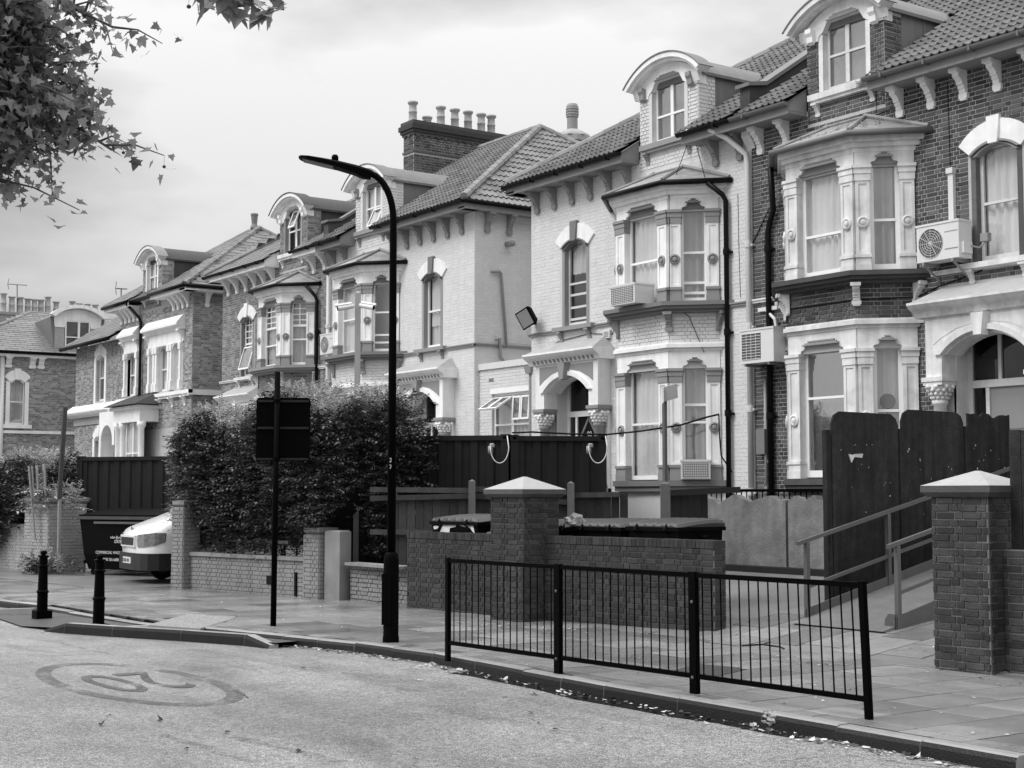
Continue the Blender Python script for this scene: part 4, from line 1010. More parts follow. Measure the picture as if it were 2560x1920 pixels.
# chimney breast, flue and pipes on the end wall of the house beyond number 90
sf = Fr((B_P + 7.42, FY), (0, 1), (1, 0))
m = MB(); m.fb(sf, 1.95, 3.7, 0, 0.32, 2.0, 8.70); co = m.build('chimney_breast', 'mortar_painted', houseB.h)
for f_, L in ((Fr(sf.p(1.95, 0.32, 0)[:2], (0, 1), (1, 0)), 1.75), (Fr(sf.p(1.95, 0.0, 0)[:2], (1, 0), (0, -1)), 0.32)): brickwork(f_, co, 0, L, 3.0, 8.7, 'brick_painted', proud=0.006, seed=31)
m = MB(); m.tube([sf.p(0.95, 0.0, 8.0), sf.p(0.95, 0.26, 8.0)], 0.075, 12); m.tube([sf.p(.95, .262, 8.0), sf.p(.95, .264, 8.0)], 0.06, 12); m.build('boiler_flue', 'accent_mid', houseB.h, smooth=True)
m = MB(); m.tube([sf.p(0.45, 0.06, 7.28), sf.p(0.7, 0.06, 7.30), sf.p(0.74, 0.06, 7.25), sf.p(0.9, 0.06, 5.45)], 0.035, 8); m.tube([sf.p(0.55, 0.1, 5.62), sf.p(0.66, 0.1, 5.66), sf.p(0.7, 0.1, 5.2), sf.p(0.95, 0.12, 4.9)], 0.04, 8); m.build('waste_pipe', 'accent_mid', houseB.h, smooth=True)

# --- single storey extension in the gap
ex = thing('side_extension', 'single storey painted brick extension with tilted open windows between two houses', 'extension', (-28.5, 20.3, 0.9))
EY = 19.64; ef = Fr((-29.62, EY), (1, 0), (0, -1)); ew = 2.44
holes = [(0.55, 2.10, 2.6, 4.28)]
m = MB(); plate(m, ef, 0, ew, 0.9, 4.9, holes, -0.2, 0); m.box(-29.62, -29.62 + ew, EY + 0.2, EY + 3, 4.7, 4.86); m.fb(ef, 0, ew, -3.0, -2.9, 0.9, 4.8); xo = m.build('wall', 'mortar_painted', ex)
brickwork(ef, xo, 0, ew, 2.3, 4.85, 'brick_painted', holes=holes, proud=0.006, seed=41)
MB().fb(ef, 0, ew, -0.25, 0.05, 4.85, 5.0).build('parapet', 'brick_painted', ex)
MB().fb(ef, 0.5, 2.15, -0.14, 0.03, 4.25, 4.36).build('lintel', 'frame_white', ex)
window(ef, ex, 0.55, 2.10, 2.6, 4.25, rec=0.06, split=0.55, mull=0.5, curtain='blind', drop=0.0, low=None, w=0.06)
for a in (0.60, 0.98): open_light(ef, ex, a, a + 0.37, 4.15, 0.55, R(58), -0.03)
for a in (1.40, 1.75): open_light(ef, ex, a, a + 0.33, 4.16, 0.56, R(4), -0.02)
m = MB(); m.tube([ef.p(2.28, 0.1, 4.72), ef.p(2.28, 0.1, 1.2)], 0.055, 8); m.loops([[ef.p(2.28 + a, 0.10 + b, 4.62) for a, b in ((-.10, -.09), (.10, -.09), (.10, .09), (-.10, .09))], [ef.p(2.28 + a, 0.10 + b, 4.80) for a, b in ((-.14, -.1), (.14, -.1), (.14, .12), (-.14, .12))]]); m.build('rainwater_pipe', 'accent_mid', ex)
MB().fb(ef, 0.42, 0.62, 0.0, 0.012, 4.55, 4.63).build('air_brick', 'accent', ex)

# --- the far house with white window surrounds
C_R = -46.93; cf = Fr((C_R, FY), (-1, 0), (0, -1))
hc = thing('brick_house', 'far brick house with white pillared window surrounds beyond the hedge', 'house', (C_R - 3.4, FY, 0.5), 'houses in the terrace row')
CW = 6.88
def white_surround(fr, parent, t0, t1, z0, z1, lights, hood=True):
    so = MB(); so.fb(fr, t0 - 0.18, t1 + 0.18, 0.0, 0.10, z1 - 0.02, z1 + 0.42); o = so.build('window_surround', 'stucco', parent)
    m = MB(); m.fd(fr, [(0, z1 + 0.42), (0.16, z1 + 0.42), (0.22, z1 + 0.52), (0.34, z1 + 0.56), (0.34, z1 + 0.64), (0.10, z1 + 0.92), (0, z1 + 0.92)], t0 - 0.36, t1 + 0.36); m.build('hood_cornice', 'stucco', o)
    for t in (t0 - 0.2, t1 + 0.2): bracket(fr, o, t, z1 + 0.42, 'stucco', 0.62, 0.14, 'hood_bracket')
    n = len(lights); edges = [lights[0][0] - 0.0] + [l[1] for l in lights]
    for i, (a, b) in enumerate(lights):
        window(fr, o, a, b, z0, z1 - 0.05, rec=0.10, as_part=False, curtain='curtain', split=0.5, seed=i)
        zz = [(a, z1 - 0.22), (a + 0.06, z1 - 0.10), (a + 0.16, z1 - 0.04), (b - 0.16, z1 - 0.04), (b - 0.06, z1 - 0.10), (b, z1 - 0.22), (b, z1), (a, z1)]
        MB().fp(fr, zz, -0.08, 0.08).build('head_moulding', 'stucco', o)
    cols_ = [(t0 - 0.20, lights[0][0])] + [(lights[i][1], lights[i + 1][0]) for i in range(n - 1)] + [(lights[-1][1], t1 + 0.20)]
    for (a, b) in cols_:
        m = MB(); c = (a + b) / 2
        m.fb(fr, a, b, -0.12, 0.03, z0, z1)
        for q in ((-1, 1) if b - a > 0.3 else (0,)):
            x = c + q * 0.12; m.fb(fr, x - 0.075, x + 0.075, 0.03, 0.11, z0 + 0.3, z1 - 0.25); m.fb(fr, x - 0.1, x + 0.1, 0.03, 0.14, z0, z0 + 0.3); m.fb(fr, x - 0.1, x + 0.1, 0.03, 0.14, z1 - 0.25, z1 - 0.02)
        m.build('pilaster', 'stucco', o)
    return o
W3 = [(0.95, 1.55), (1.98, 2.98), (3.30, 3.62)]
h3 = [(0.95, 3.62, 5.50, 7.10), (5.05, 6.05, 5.50, 7.10)]
m = MB(); plate(m, cf, 0, CW, 0.3, 8.8, h3, -0.25, 0); m.box(C_R - 0.25, C_R, FY + 0.25, FY + 9, 0.3, 8.8); m.box(C_R - CW, C_R - CW + .25, FY + 0.25, FY + 9, 0.3, 8.8); wo = m.build('wall', 'mortar_mid', hc)
brickwork(cf, wo, 0, CW, 4.2, 8.75, 'brick_red', holes=[(0.75, 3.85, 5.4, 7.95), (4.85, 6.25, 5.4, 7.95), (1.9, 4.9, 8.5, 9)], proud=0.008, seed=51)
csf = Fr((C_R, FY), (0, 1), (1, 0)); brickwork(csf, wo, 0, 6, 4.2, 8.75, 'brick_red', proud=0.008, seed=52)
white_surround(cf, hc, 0.95, 3.62, 5.50, 7.10, W3); white_surround(cf, hc, 5.05, 6.05, 5.50, 7.10, [(5.05, 6.05)])
m = MB(); m.fb(cf, -0.1, CW, 0, 0.16, 5.30, 5.42); m.fb(cf, -0.06, CW, 0, 0.10, 5.22, 5.30); m.fb(csf, -0.15, 5, 0, 0.10, 5.24, 5.42); m.build('string_course', 'stucco', hc)
for t in (0.5, 1.6, 2.7, 3.8, 5.0, 6.2): bracket(cf, hc, t, 5.22, 'stucco', 0.5, 0.1, 'sill_bracket')
for t in [0.35 + 0.42 * i for i in range(4)] + [5.0 + 0.42 * i for i in range(5)]: bracket(cf, hc, t, 8.72, 'stucco')
bracket(csf, hc, 0.5, 8.72, 'stucco')
UC = Unit(); UC.fr = Fr((C_R - 3.75 + 2.37, FY), (-1, 0), (0, -1)); UC.h = hc; dormer(UC, dict(stE, brick='brick_red', reveal2='stucco', cheek='felt_dark', hoodtop='slate', sill='stucco', dorm=dict(curtain='curtain', split=0.5, mull=0.5)), None)
# hipped slate roof
ry, rx, zr = 4.5, 3.9, 11.85; XC = lambda u: C_R - u
y0 = FY - 0.5; m = MB(); q = [(XC(-0.45), y0, 8.90), (XC(CW + .45), y0, 8.90), (XC(CW + .45 - 3.0), y0 + ry, zr - .03), (XC(-0.45 + rx), y0 + ry, zr - .03), (XC(-.45), y0 + 2 * ry, 8.9), (XC(CW + .45), y0 + 2 * ry, 8.9)]
m.add(q, [(0, 1, 2, 3), (0, 3, 4), (1, 5, 2), (3, 2, 5, 4), (0, 4, 5, 1)]); ro = m.build('roof', 'felt_dark', hc)
tx = (zr - 8.93) / ry
roof_slope(ro, (XC(-0.45), y0, 8.93), (-1, 0), (0, 1), tx, CW + 0.9, ry, lambda u, v: u > v * rx / ry and u < CW + .9 - v * 3.0 / ry and not (3.2 < u < 5.2 and v < 2.3), 'slate', 'slate', 0, 3)
roof_slope(ro, (XC(-0.45), y0, 8.93), (0, 1), (-1, 0), (zr - 8.93) / rx, 2 * ry, rx, lambda y, v: v * ry / rx < y < 2 * ry - v * ry / rx, 'slate', 'slate', 0, 4)
ridge_caps(ro, q[0], q[3], 'slate', 0.11, 0.5); ridge_caps(ro, q[1], q[2], 'slate', 0.1, 0.5); ridge_caps(ro, q[3], q[2], 'slate', 0.1, 0.5); ridge_caps(ro, q[4], q[3], 'slate', 0.1, 0.5)
m = MB(); p = on_y(636, 553, y0 + ry); m.lathe([(0.12, 0), (0.16, 0.05), (0.1, 0.2), (0.13, 0.5), (0.15, 0.55), (0.13, 0.6)], (p.x, y0 + ry, zr), 10); m.build('roof_vent', 'accent', ro)
for a, b in ((-0.5, 2.66), (4.84, CW + 0.5)):
    m = MB(); m.fb(cf, a, b, 0, 0.46, 8.72, 8.76); m.fb(cf, a, b, .46, .49, 8.7, 8.88); m.build('soffit', 'stucco', hc)
    m = MB(); m.tube([cf.p(a, 0.55, 8.87), cf.p(b, 0.55, 8.87)], 0.07, 8); m.build('gutter', 'gutter_black', hc, smooth=True)
m = MB(); m.fb(csf, -.49, 2 * ry, 0, .45, 8.72, 8.8); m.build('soffit', 'stucco', hc); m = MB(); m.tube([csf.p(-.55, .5, 8.87), csf.p(2 * ry, .5, 8.87)], .07, 8); m.build('gutter', 'gutter_black', hc, smooth=True)
m = MB(); m.tube([cf.p(4.95, 0.5, 8.8), cf.p(4.72, 0.1, 8.3), cf.p(4.55, 0.1, 8.1), cf.p(4.55, 0.1, 1)], 0.055, 8); m.build('downpipe', 'gutter_black', hc, smooth=True)
# lower wing to its left
wf = Fr((C_R - CW, FY), (-1, 0), (0, -1)); WW = 5.0
m = MB(); plate(m, wf, 0, WW, 0.3, 7.75, [(1.55, 2.55, 5.5, 7.35), (1.55, 2.55, 2.4, 4.2)], -0.25, 0); m.box(C_R - CW - WW, C_R - CW - WW + .25, FY + .25, FY + 6, .3, 7.7); wo = m.build('wing_wall', 'mortar_mid', hc)
brickwork(wf, wo, 0, WW, 2.2, 7.72, 'brick_red', holes=[(1.4, 2.7, 5.4, 7.7), (1.4, 2.7, 2.3, 4.5), (-1, 9, 4.9, 5.3)], proud=0.008, seed=61)
for z0, z1 in ((5.5, 7.15), (2.4, 4.0)):
    arch_head(wf, hc, 2.05, 0.5, z1, 0.18, 0.34, 'stucco', 'stucco'); window(wf, hc, 1.55, 2.55, z0, z1 + 0.14, rec=0.12, curtain='blind', drop=0.5, split=0.5)
    m = MB(); m.fb(wf, 1.38, 1.56, 0, 0.05, z0 - 0.1, z1 + .05); m.fb(wf, 2.54, 2.72, 0, 0.05, z0 - .1, z1 + .05); m.fb(wf, 1.3, 2.8, 0, .12, z0 - .2, z0 - .1); m.build('window_surround', 'stucco', hc)
m = MB(); m.fd(wf, [(0, 4.92), (0.12, 4.92), (0.28, 5.02), (0.34, 5.10), (0.34, 5.16), (0.0, 5.42)], -0.2, WW + 0.3); m.build('string_course', 'stucco', hc)
m = MB(); m.fb(wf, 0, WW, 0.0, 0.05, 4.62, 4.9); m.build('brick_frieze', 'brick_red', hc)
m = MB(); m.add([wf.p(-0.0, 0.45, 7.78), wf.p(WW + .4, .45, 7.78), wf.p(WW + .4, -3.0, 9.9), wf.p(0, -3.0, 9.9), wf.p(0, .45, 7.70), wf.p(WW + .4, .45, 7.70), wf.p(WW + .4, -3, 9.8), wf.p(0, -3, 9.8)], [(0, 1, 2, 3), (4, 5, 1, 0), (1, 5, 6, 2), (4, 7, 6, 5)]); ro2 = m.build('wing_roof', 'slate', hc)
roof_slope(ro2, wf.p(0, 0.47, 7.79), (-1, 0), (0, 1), 2.12 / 3.45, WW + .4, 3.4, lambda u, v: u < WW + .4, 'slate', 'slate', 0, 6)
m = MB(); m.tube([wf.p(-0.05, 0.5, 7.72), wf.p(WW + .45, 0.5, 7.72)], 0.085, 8); m.build('gutter', 'gutter_black', hc, smooth=True)
# ground floor bay and porch with white pillars
bf = Fr((C_R - 2.9, FY - 0.7), (-1, 0), (0, -1))
m = MB(); m.fb(bf, 0, 2.6, -0.7, 0, 4.45, 4.98); m.fb(bf, -0.12, 2.72, -0.7, 0.12, 4.90, 5.02); bo = m.build('bay', 'stucco', hc)
for t_c in (0.12, 1.92, 2.44):
    m = MB(); m.lathe([(0.15, 0), (0.15, .12), (0.11, .2), (0.10, 2.0), (0.16, 2.1), (0.16, 2.25)], bf.p(t_c, -0.12, 2.2), 12); m.build('column', 'stucco', bo, smooth=True)
window(bf, bo, 0.30, 1.72, 2.2, 4.5, rec=0.16, as_part=False, mull=0.5, split=0.5)
m = MB(); m.add([bf.p(-0.3, .3, 5.05), bf.p(2.9, .3, 5.05), bf.p(2.4, -.7, 5.5), bf.p(.2, -.7, 5.5), bf.p(-.3, -.7, 5.05), bf.p(2.9, -.7, 5.05)], [(0, 1, 2, 3), (0, 3, 4), (1, 5, 2), (0, 4, 5, 1)]); m.build('bay_roof', 'felt_dark', bo)
m = MB(); m.fb(bf, 0, 2.6, -0.7, -.02, .5, 2.2); m.build('bay_wall', 'brick_red', bo); m = MB(); m.fb(bf, 1.72, 2.58, -0.7, -.27, 2.2, 4.45); m.build('bay_return', 'stucco', bo)
m = MB(); ar = arc(3.6, 0.6, 3.9, 0.55, 12); m.fp(bf, [(2.8, 3.7), (3.0, 3.7)] + ar + [(4.2, 3.7), (4.4, 3.7), (4.4, 4.95), (2.8, 4.95)], -0.6, -0.1); m.fb(bf, 4.2, 4.4, -.6, -.1, .6, 3.7); m.build('porch', 'stucco', hc)

# --- the house at the bend, seen from the side
DX = -62.0; d0 = on_x(-60, 900, DX).y; d1 = on_x(200, 900, DX).y + 2.0
df = Fr((DX, d0), (0.055, 1), (1, -0.055)); DL = d1 - d0
hd = thing('brick_house', 'farthest brick house with a slate roof and round topped dormer behind the ivy', 'house', (DX - 3, (d0 + d1) / 2, 0.0), 'houses in the terrace row')
def dt(px): return (on_x(px, 900, DX).y - d0)
zD = lambda py, px=40: on_x(px, py, DX).z
w0, w1 = dt(25), dt(62); wz0, wz1 = zD(1062), zD(955)
m = MB(); plate(m, df, 0, DL, -0.2, zD(886), [(w0, w1, wz0, wz1 + 0.15)], -0.25, 0); m.fb(df, 0, .25, -9, -.25, 0, zD(886)); m.fb(df, DL - .25, DL, -9, -.25, 0, zD(886)); wo = m.build('wall', 'mortar_mid', hd)
brickwork(df, wo, 0, DL, 1.5, zD(890), 'brick_red', holes=[(w0 - .1, w1 + .1, wz0 - .1, wz1 + .3)], proud=0.008, seed=71)
wc = (w0 + w1) / 2; arch_head(df, hd, wc, (w1 - w0) / 2, wz1, 0.15, 0.36, 'stucco', 'stucco'); window(df, hd, w0, w1, wz0, wz1 + .12, curtain='blind', drop=0.45, split=0.5)
m = MB(); m.fb(df, w0 - .16, w0, 0, .05, wz0, wz1); m.fb(df, w1, w1 + .16, 0, .05, wz0, wz1); m.fb(df, w0 - .3, w1 + .3, 0, .12, wz0 - .15, wz0); m.build('window_surround', 'stucco', hd)
m = MB(); m.fb(df, 0, DL, 0, .08, wz0 - .36, wz0 - .24); m.fb(df, 0, DL, 0, .08, wz0 - 2.0, wz0 - 1.9); m.build('string_course', 'stucco', hd)
ez = zD(884); m = MB(); m.fb(df, 0, DL, 0, .3, ez - .14, ez - .02); m.build('fascia', 'stucco', hd); m = MB(); m.tube([df.p(0, .36, ez + .04), df.p(DL, .36, ez + .04)], .09, 8); m.build('gutter', 'gutter_black', hd, smooth=True)
for px in (20, 79, 100): bracket(df, hd, dt(px), ez - .14, 'stucco', 0.7, 0.22)
m = MB(); m.tube([df.p(dt(4), .1, ez), df.p(dt(4), .1, 0)], .1, 8); m.build('downpipe', 'pipe_white', hd, smooth=True)
hx = dt(126); rz = 2.15; rr = 3.9
q = [df.p(-1.2, .45, ez + .05), df.p(DL + .4, .45, ez + .05), df.p(DL - 1, -rr, ez + rz), df.p(hx, -rr, ez + rz), df.p(-1.2, -8, ez + .05), df.p(DL, -8, ez + .05)]
m = MB(); m.add(q, [(0, 1, 2, 3), (0, 3, 4), (3, 2, 5, 4), (0, 4, 5, 1)]); ro = m.build('roof', 'felt_dark', hd)
hw0 = hx + 1.2
roof_slope(ro, (q[0][0], q[0][1], ez + .08), (df.t.x, df.t.y), (-df.n.x, -df.n.y), rz / (rr + .45), DL + 1.6, rr + .4, lambda u, v: u > v * hw0 / (rr + .45), 'slate', 'slate', 0, 8)
ridge_caps(ro, q[0], q[3], 'slate', .14, .6); ridge_caps(ro, q[3], q[2], 'slate', .12, .6)
# its dormer
dc = dt(188); m = MB(); ar = arc(dc, 1.15, ez + 1.62, .40, 14); m.fp(df, ar + [(dc + .95, ez + .1), (dc - .95, ez + .1)], -3, .0); dd_ = m.build('dormer', 'lead', hd)
m = MB(); m.fp(df, arc(dc, 1.2, ez + 1.72, .45, 14) + arc(dc, 1.02, ez + 1.62, .4, 14)[::-1], 0, .35); m.build('hood_moulding', 'stucco', dd_)
m = MB(); m.fp(df, arc(dc, 1.0, ez + 1.62, .38, 14) + [(dc + .95, ez + 1.2), (dc + .55, ez + 1.2), (dc + .5, ez + 1.5), (dc - .5, ez + 1.5), (dc - .55, ez + 1.2), (dc - .95, ez + 1.2)], .0, .06); m.build('tympanum', 'stucco', dd_)
m = MB(); m.fb(df, dc - .95, dc - .55, 0, .03, ez + .1, ez + 1.2); m.fb(df, dc + .55, dc + .95, 0, .03, ez + .1, ez + 1.2); m.build('dormer_front', 'brick_red', dd_)
window(Fr(df.p(0, .14, 0)[:2], (df.t.x, df.t.y), (df.n.x, df.n.y)), dd_, dc - .52, dc + .52, ez + .1, ez + 1.5, rec=.1, as_part=False, curtain='curtain_dark', mull=.55)
m = MB(); m.fb(df, dc - 1.0, dc + 1.2, 0, .12, ez - .12, ez + .1); m.build('sill', 'stucco', dd_)
# rear roofline with a row of pots
rb = thing('brick_house', 'long roof and chimney pot row showing over the farthest house', 'house', (-80, d0 + 6, 0), 'houses in the terrace row')
RX = -84.0; ya, yb = on_x(-80, 800, RX).y, on_x(240, 800, RX).y; ztop = on_x(50, 782, RX).z; zend = on_x(50, 800, RX).z
m = MB(); m.box(RX - 1.0, RX, ya, yb, ztop - 1.5, ztop - .15); m.box(RX - 1.06, RX + .06, ya, yb, ztop - .15, ztop); m.build('chimney_wall', 'brick_mid', rb)
m = MB(); m.box(RX - 8, RX - .1, ya, yb + 2, 0, ztop - 1.0); m.build('wall', 'brick_mid', rb)
m = MB(); m.fd(Fr((RX, ya), (0, 1), (1, 0)), [(-1, ztop - 1), (-.5, ztop - .9), (2.4, ztop - 2.9), (2.4, ztop - 3.0), (-1, ztop - 3)], 0, yb - ya); m.build('roof', 'slate', rb)
m = MB(); m.box(RX + 2.2, RX + 2.5, ya, yb, ztop - 3.2, ztop - 2.95); m.build('parapet', 'stucco', rb)
for px, h in ((8, 1.0), (29, .85), (50, .85), (69, .8), (86, .8), (102, .8), (119, 1.0), (140, .75), (180, .85), (198, .75), (218, .75), (238, .75)):
    y = on_x(px, 780, RX - .5).y; m = MB(); pot(m, RX - .5, y, ztop, h + .1, .17); m.build('chimney_pot', 'pot', rb, smooth=True)
def aerial(px, py_top, py_base, X, label, w):
    b = on_x(px, py_base, X); t_ = on_x(px, py_top, X); o = thing('tv_aerial', label, 'aerial', b)
    m = MB(); m.tube([b, t_], .03, 6); m.build('mast', 'aerial', o)
    d = Vector((0, 1, 0)); m = MB(); m.tube([t_ + Vector((0, -w * .5, 0)), t_ + Vector((0, w * .5, 0.02))], .022, 5); m.build('boom', 'aerial', o)
    for k in range(7):
        c = t_ + Vector((0, -w * .35 + w * .8 * k / 6, 0)); m = MB(); m.tube([c + Vector((-.18, 0, 0)), c + Vector((.18, 0, 0))], .012, 4); m.build('element', 'aerial', o)
    m = MB(); m.tube([t_ + Vector((0, -w * .42, -.3)), t_ + Vector((0, -w * .48, .0)), t_ + Vector((0, -w * .42, .32))], .018, 4); m.build('reflector', 'aerial', o)
aerial(43, 712, 783, RX - .5, 'television aerial standing above the chimney pots', 1.1)
aerial(303, 722, 800, -66.0, 'small television aerial just left of the pillared house roof', .55)
# ================================================================ ground
def gz(y): return 0.13 * max(0.0, y - 12.9)
KERB = [(30, 9.0), (-6.7, 9.0), (-9.3, 9.05), (-11.5, 9.08), (-13.0, 9.16), (-15.0, 9.28), (-16.6, 9.12), (-18.0, 8.80), (-19.2, 8.52), (-19.9, 8.36), (-21.5, 8.10), (-23, 8.0), (-25.3, 7.9), (-26.2, 7.75), (-30, 7.3), (-45, 6.0), (-90, 2.0)]
def kerb_y(x):
    for (a, b), (c, d) in zip(KERB, KERB[1:]):
        if c <= x <= a: return b + (d - b) * (x - a) / (c - a)
    return 2.0
road = MB(); road.add([(-600, -500, -.125), (600, -500, -.125), (600, 600, -.125), (-600, 600, -.125)], [(0, 1, 2, 3)])
o = road.build('road', 'road'); o['kind'] = 'structure'
# footway bed and slabs
fwm = MB(); P0 = [(x, y + .16) for x, y in KERB]
fwm.add([(x, y, -.006) for x, y in P0] + [(x, 13.1 if x > -40 else 16, -.006) for x, y in P0], [(i, i + 1, len(P0) + i + 1, len(P0) + i) for i in range(len(P0) - 1)])
foot = fwm.build('pavement', 'joint'); foot['kind'] = 'structure'
slab_me = {}
def slab_mesh():
    mb = MB(); b = .012
    L = [[(-.5, -.5, -.5), (.5, -.5, -.5), (.5, .5, -.5), (-.5, .5, -.5)], [(-.5, -.5, .44), (.5, -.5, .44), (.5, .5, .44), (-.5, .5, .44)], [(-.5 + b, -.5 + b, .5), (.5 - b, -.5 + b, .5), (.5 - b, .5 - b, .5), (-.5 + b, .5 - b, .5)]]
    mb.loops(L, True, False); mb.f.append((8, 9, 10, 11)); mb.mi.append(0)
    me = bpy.data.meshes.new('paving_slab'); me.from_pydata(mb.v, [], mb.f); me.materials.append(MATS['slab']); me.update(); return me, mb
sme, smb = slab_mesh()
rnd = random.Random(5); items = []
TACT = [on_z(*p) for p in ((370, 1563), (470, 1535), (590, 1545), (500, 1572))]
def in_poly(x, y, poly):
    c = False; n = len(poly)
    for i in range(n):
        a, b = poly[i], poly[(i + 1) % n]
        if (a[1] > y) != (b[1] > y) and x < (b[0] - a[0]) * (y - a[1]) / (b[1] - a[1]) + a[0]: c = not c
    return c
x = -3.0; ci = 0
while x > -44:
    wx = 0.62; xc = x - wx / 2; y = kerb_y(xc) + .20; k = 0
    items_row = []
    # a row of small setts along the kerb, then slabs
    for s in range(2): items.append((xc - wx / 4 + s * wx / 2, y + .10, wx / 2 - .018, .185, rnd.uniform(-.002, .001)))
    y += .205; y -= 0
    first = (0.45 if ci % 2 else 0.9) if xc > -19 else rnd.choice((.45, .6, .9))
    ylim = 16.6 if -14.6 < xc < -10.9 else 12.95
    while y < ylim:
        ly = first if k == 0 else (0.9 if rnd.random() < .75 else .6)
        if y + ly > ylim + .15: ly = max(.2, ylim + .15 - y)
        cy = y + ly / 2
        if not in_poly(xc, cy, TACT): items.append((xc, cy, wx - .024, ly - .024, rnd.uniform(-.0015, .0015)))
        y += ly; k += 1
    x -= wx; ci += 1
vis = [i for i in range(len(items)) if in_frame((items[i][0], items[i][1], 0))]
vis.sort(key=lambda i: math.hypot(items[i][0], items[i][1]) - (1.5 if items[i][3] > .3 else 0)); solo = set(vis[:300]); mb = MB()
for i, (a, b, w, l, dz) in enumerate(items):
    if i in solo:
        ob = link('paving_slab', sme, (a, b, -.02 + dz + gz(b)), foot); ob.scale = (w, l, .04); ob.rotation_euler = (rnd.uniform(-.0012, .0012) + (.129 if b > 13 else 0), rnd.uniform(-.0012, .0012), rnd.uniform(-.005, .005))
    else: mb.add([(a + p[0] * w, b + p[1] * l, -.02 + dz + p[2] * .04 + gz(b + p[1] * l)) for p in smb.v], smb.f)
if mb.v: mb.build('paving', 'slab', foot, kind='stuff')
# kerb stones
kb = thing('kerb', 'x', 'x', (-12, 9, -.12)); del kb['label']; del kb['category']; kb['kind'] = 'structure'
s_acc = 0; pts = []
for (a, b), (c, d) in zip(KERB[1:], KERB[2:]):
    L = math.hypot(c - a, d - b); n = max(1, round(L / .93))
    for i in range(n): pts.append(((a + (c - a) * i / n, b + (d - b) * i / n), (a + (c - a) * (i + 1) / n, b + (d - b) * (i + 1) / n)))
for (p, q) in pts:
    if p[0] < -46: break
    mx = (p[0] + q[0]) / 2
    drop = 0.04 if -25.2 < mx < -20.0 else 0.0
    p_, q_ = Vector(p), Vector(q); d = (q_ - p_).normalized(); n = Vector((d.y, -d.x)) * 1.0
    if n.y < 0: n = -n
    e = .006; a, b = p_ + d * e, q_ - d * e; j = rnd.uniform(-.006, .006); ht = 0.0 - drop + j
    m = MB(); m.m = 0
    prof = [(0.0 + j, -.2), (0.005 + j, ht - .045), (.02 + j, ht - .012), (.05, ht), (.16, ht), (.16, -.2)]
    L = [[(v.x + n.x * u, v.y + n.y * u, z) for u, z in prof] for v in (a, b)]
    m.loops(L); m.mi = [1 if k < 2 else 0 for k in range(len(m.mi))]
    m.build('kerb_stone', ['kerb_top', 'kerb_dark'], kb)
# forecourt rising to the houses, and the yards
fm = MB(); fm.add([(40, 12.95, -.008), (-60, 12.95, -.008), (40, 19.6, gz(19.6) - .008), (-60, 19.6, gz(19.6) - .008), (40, 40, gz(19.6)), (-60, 40, gz(19.6))], [(0, 1, 3, 2), (2, 3, 5, 4)])
o = fm.build('forecourt', 'forecourt'); o['kind'] = 'structure'
# driveway crossover on the left
dm = MB(); dm.add([(-29.0, 10.2, .004), (-46, 8.3, .004), (-52, 18, .004), (-28.6, 18, .004)], [(0, 1, 2, 3)]); o = dm.build('driveway', 'forecourt'); o['kind'] = 'structure'
# island kerb and the cycle gap with bollards
ISL = [(-21.75, 6.80), (-21.24, 6.95), (-20.34, 7.33), (-19.22, 7.88), (-18.14, 8.32), (-17.62, 8.42)]
gap = MB(); gp = [(x, y + .1) for x, y in ISL[1:]] + [(-17.7, 8.9), (-19.2, 8.6), (-19.9, 8.46), (-21.5, 8.2), (-23, 8.1), (-25.3, 8.0), (-26.5, 7.75), (-24.6, 6.9), (-22.6, 6.75)]
gap.add([(x, y, -.055 if x > -21.6 else -.105) for x, y in gp], [tuple(range(len(gp)))]); o = gap.build('cycle_gap_surface', 'asphalt_dark'); o['kind'] = 'structure'
ik = thing('island_kerb', 'x', 'x', (-20, 7.5, -.12)); del ik['label']; del ik['category']; ik['kind'] = 'structure'
for i, ((a, b), (c, d)) in enumerate(zip(ISL, ISL[1:])):
    p_, q_ = Vector((a, b)), Vector((c, d)); dd = (q_ - p_).normalized(); n = Vector((-dd.y, dd.x))
    if n.y < 0: n = -n
    h0, h1 = (-.10 if i == 0 else .02), (-.08 if i == len(ISL) - 2 else .02); e = .005; m = MB()
    L = []
    for v, h in ((p_ + dd * e, h0), (q_ - dd * e, h1)): L.append([(v.x + n.x * u, v.y + n.y * u, z) for u, z in ((0, -.2), (.01, h - .04), (.04, h), (.17, h), (.17, -.2))])
    m.loops(L); m.mi = [1 if k < 2 else 0 for k in range(len(m.mi))]; m.build('kerb_stone', ['kerb_top', 'kerb_grey'], ik)
for a, b in (((-25.35, 6.95), (-24.7, 7.6)), ((-21.0, 7.55), (-20.35, 8.25)), ((-26.9, 6.4), (-25.35, 6.95))):
    p_, q_ = Vector(a), Vector(b); dd = (q_ - p_).normalized(); n = Vector((-dd.y, dd.x)) * .08; m = MB()
    m.hexa([(p_.x - n.x, p_.y - n.y, -.2), (q_.x - n.x, q_.y - n.y, -.2), (q_.x + n.x, q_.y + n.y, -.2), (p_.x + n.x, p_.y + n.y, -.2), (p_.x - n.x, p_.y - n.y, -.04), (q_.x - n.x, q_.y - n.y, .0), (q_.x + n.x, q_.y + n.y, .0), (p_.x + n.x, p_.y + n.y, -.04)]); m.build('kerb_stone', 'kerb_top', ik)
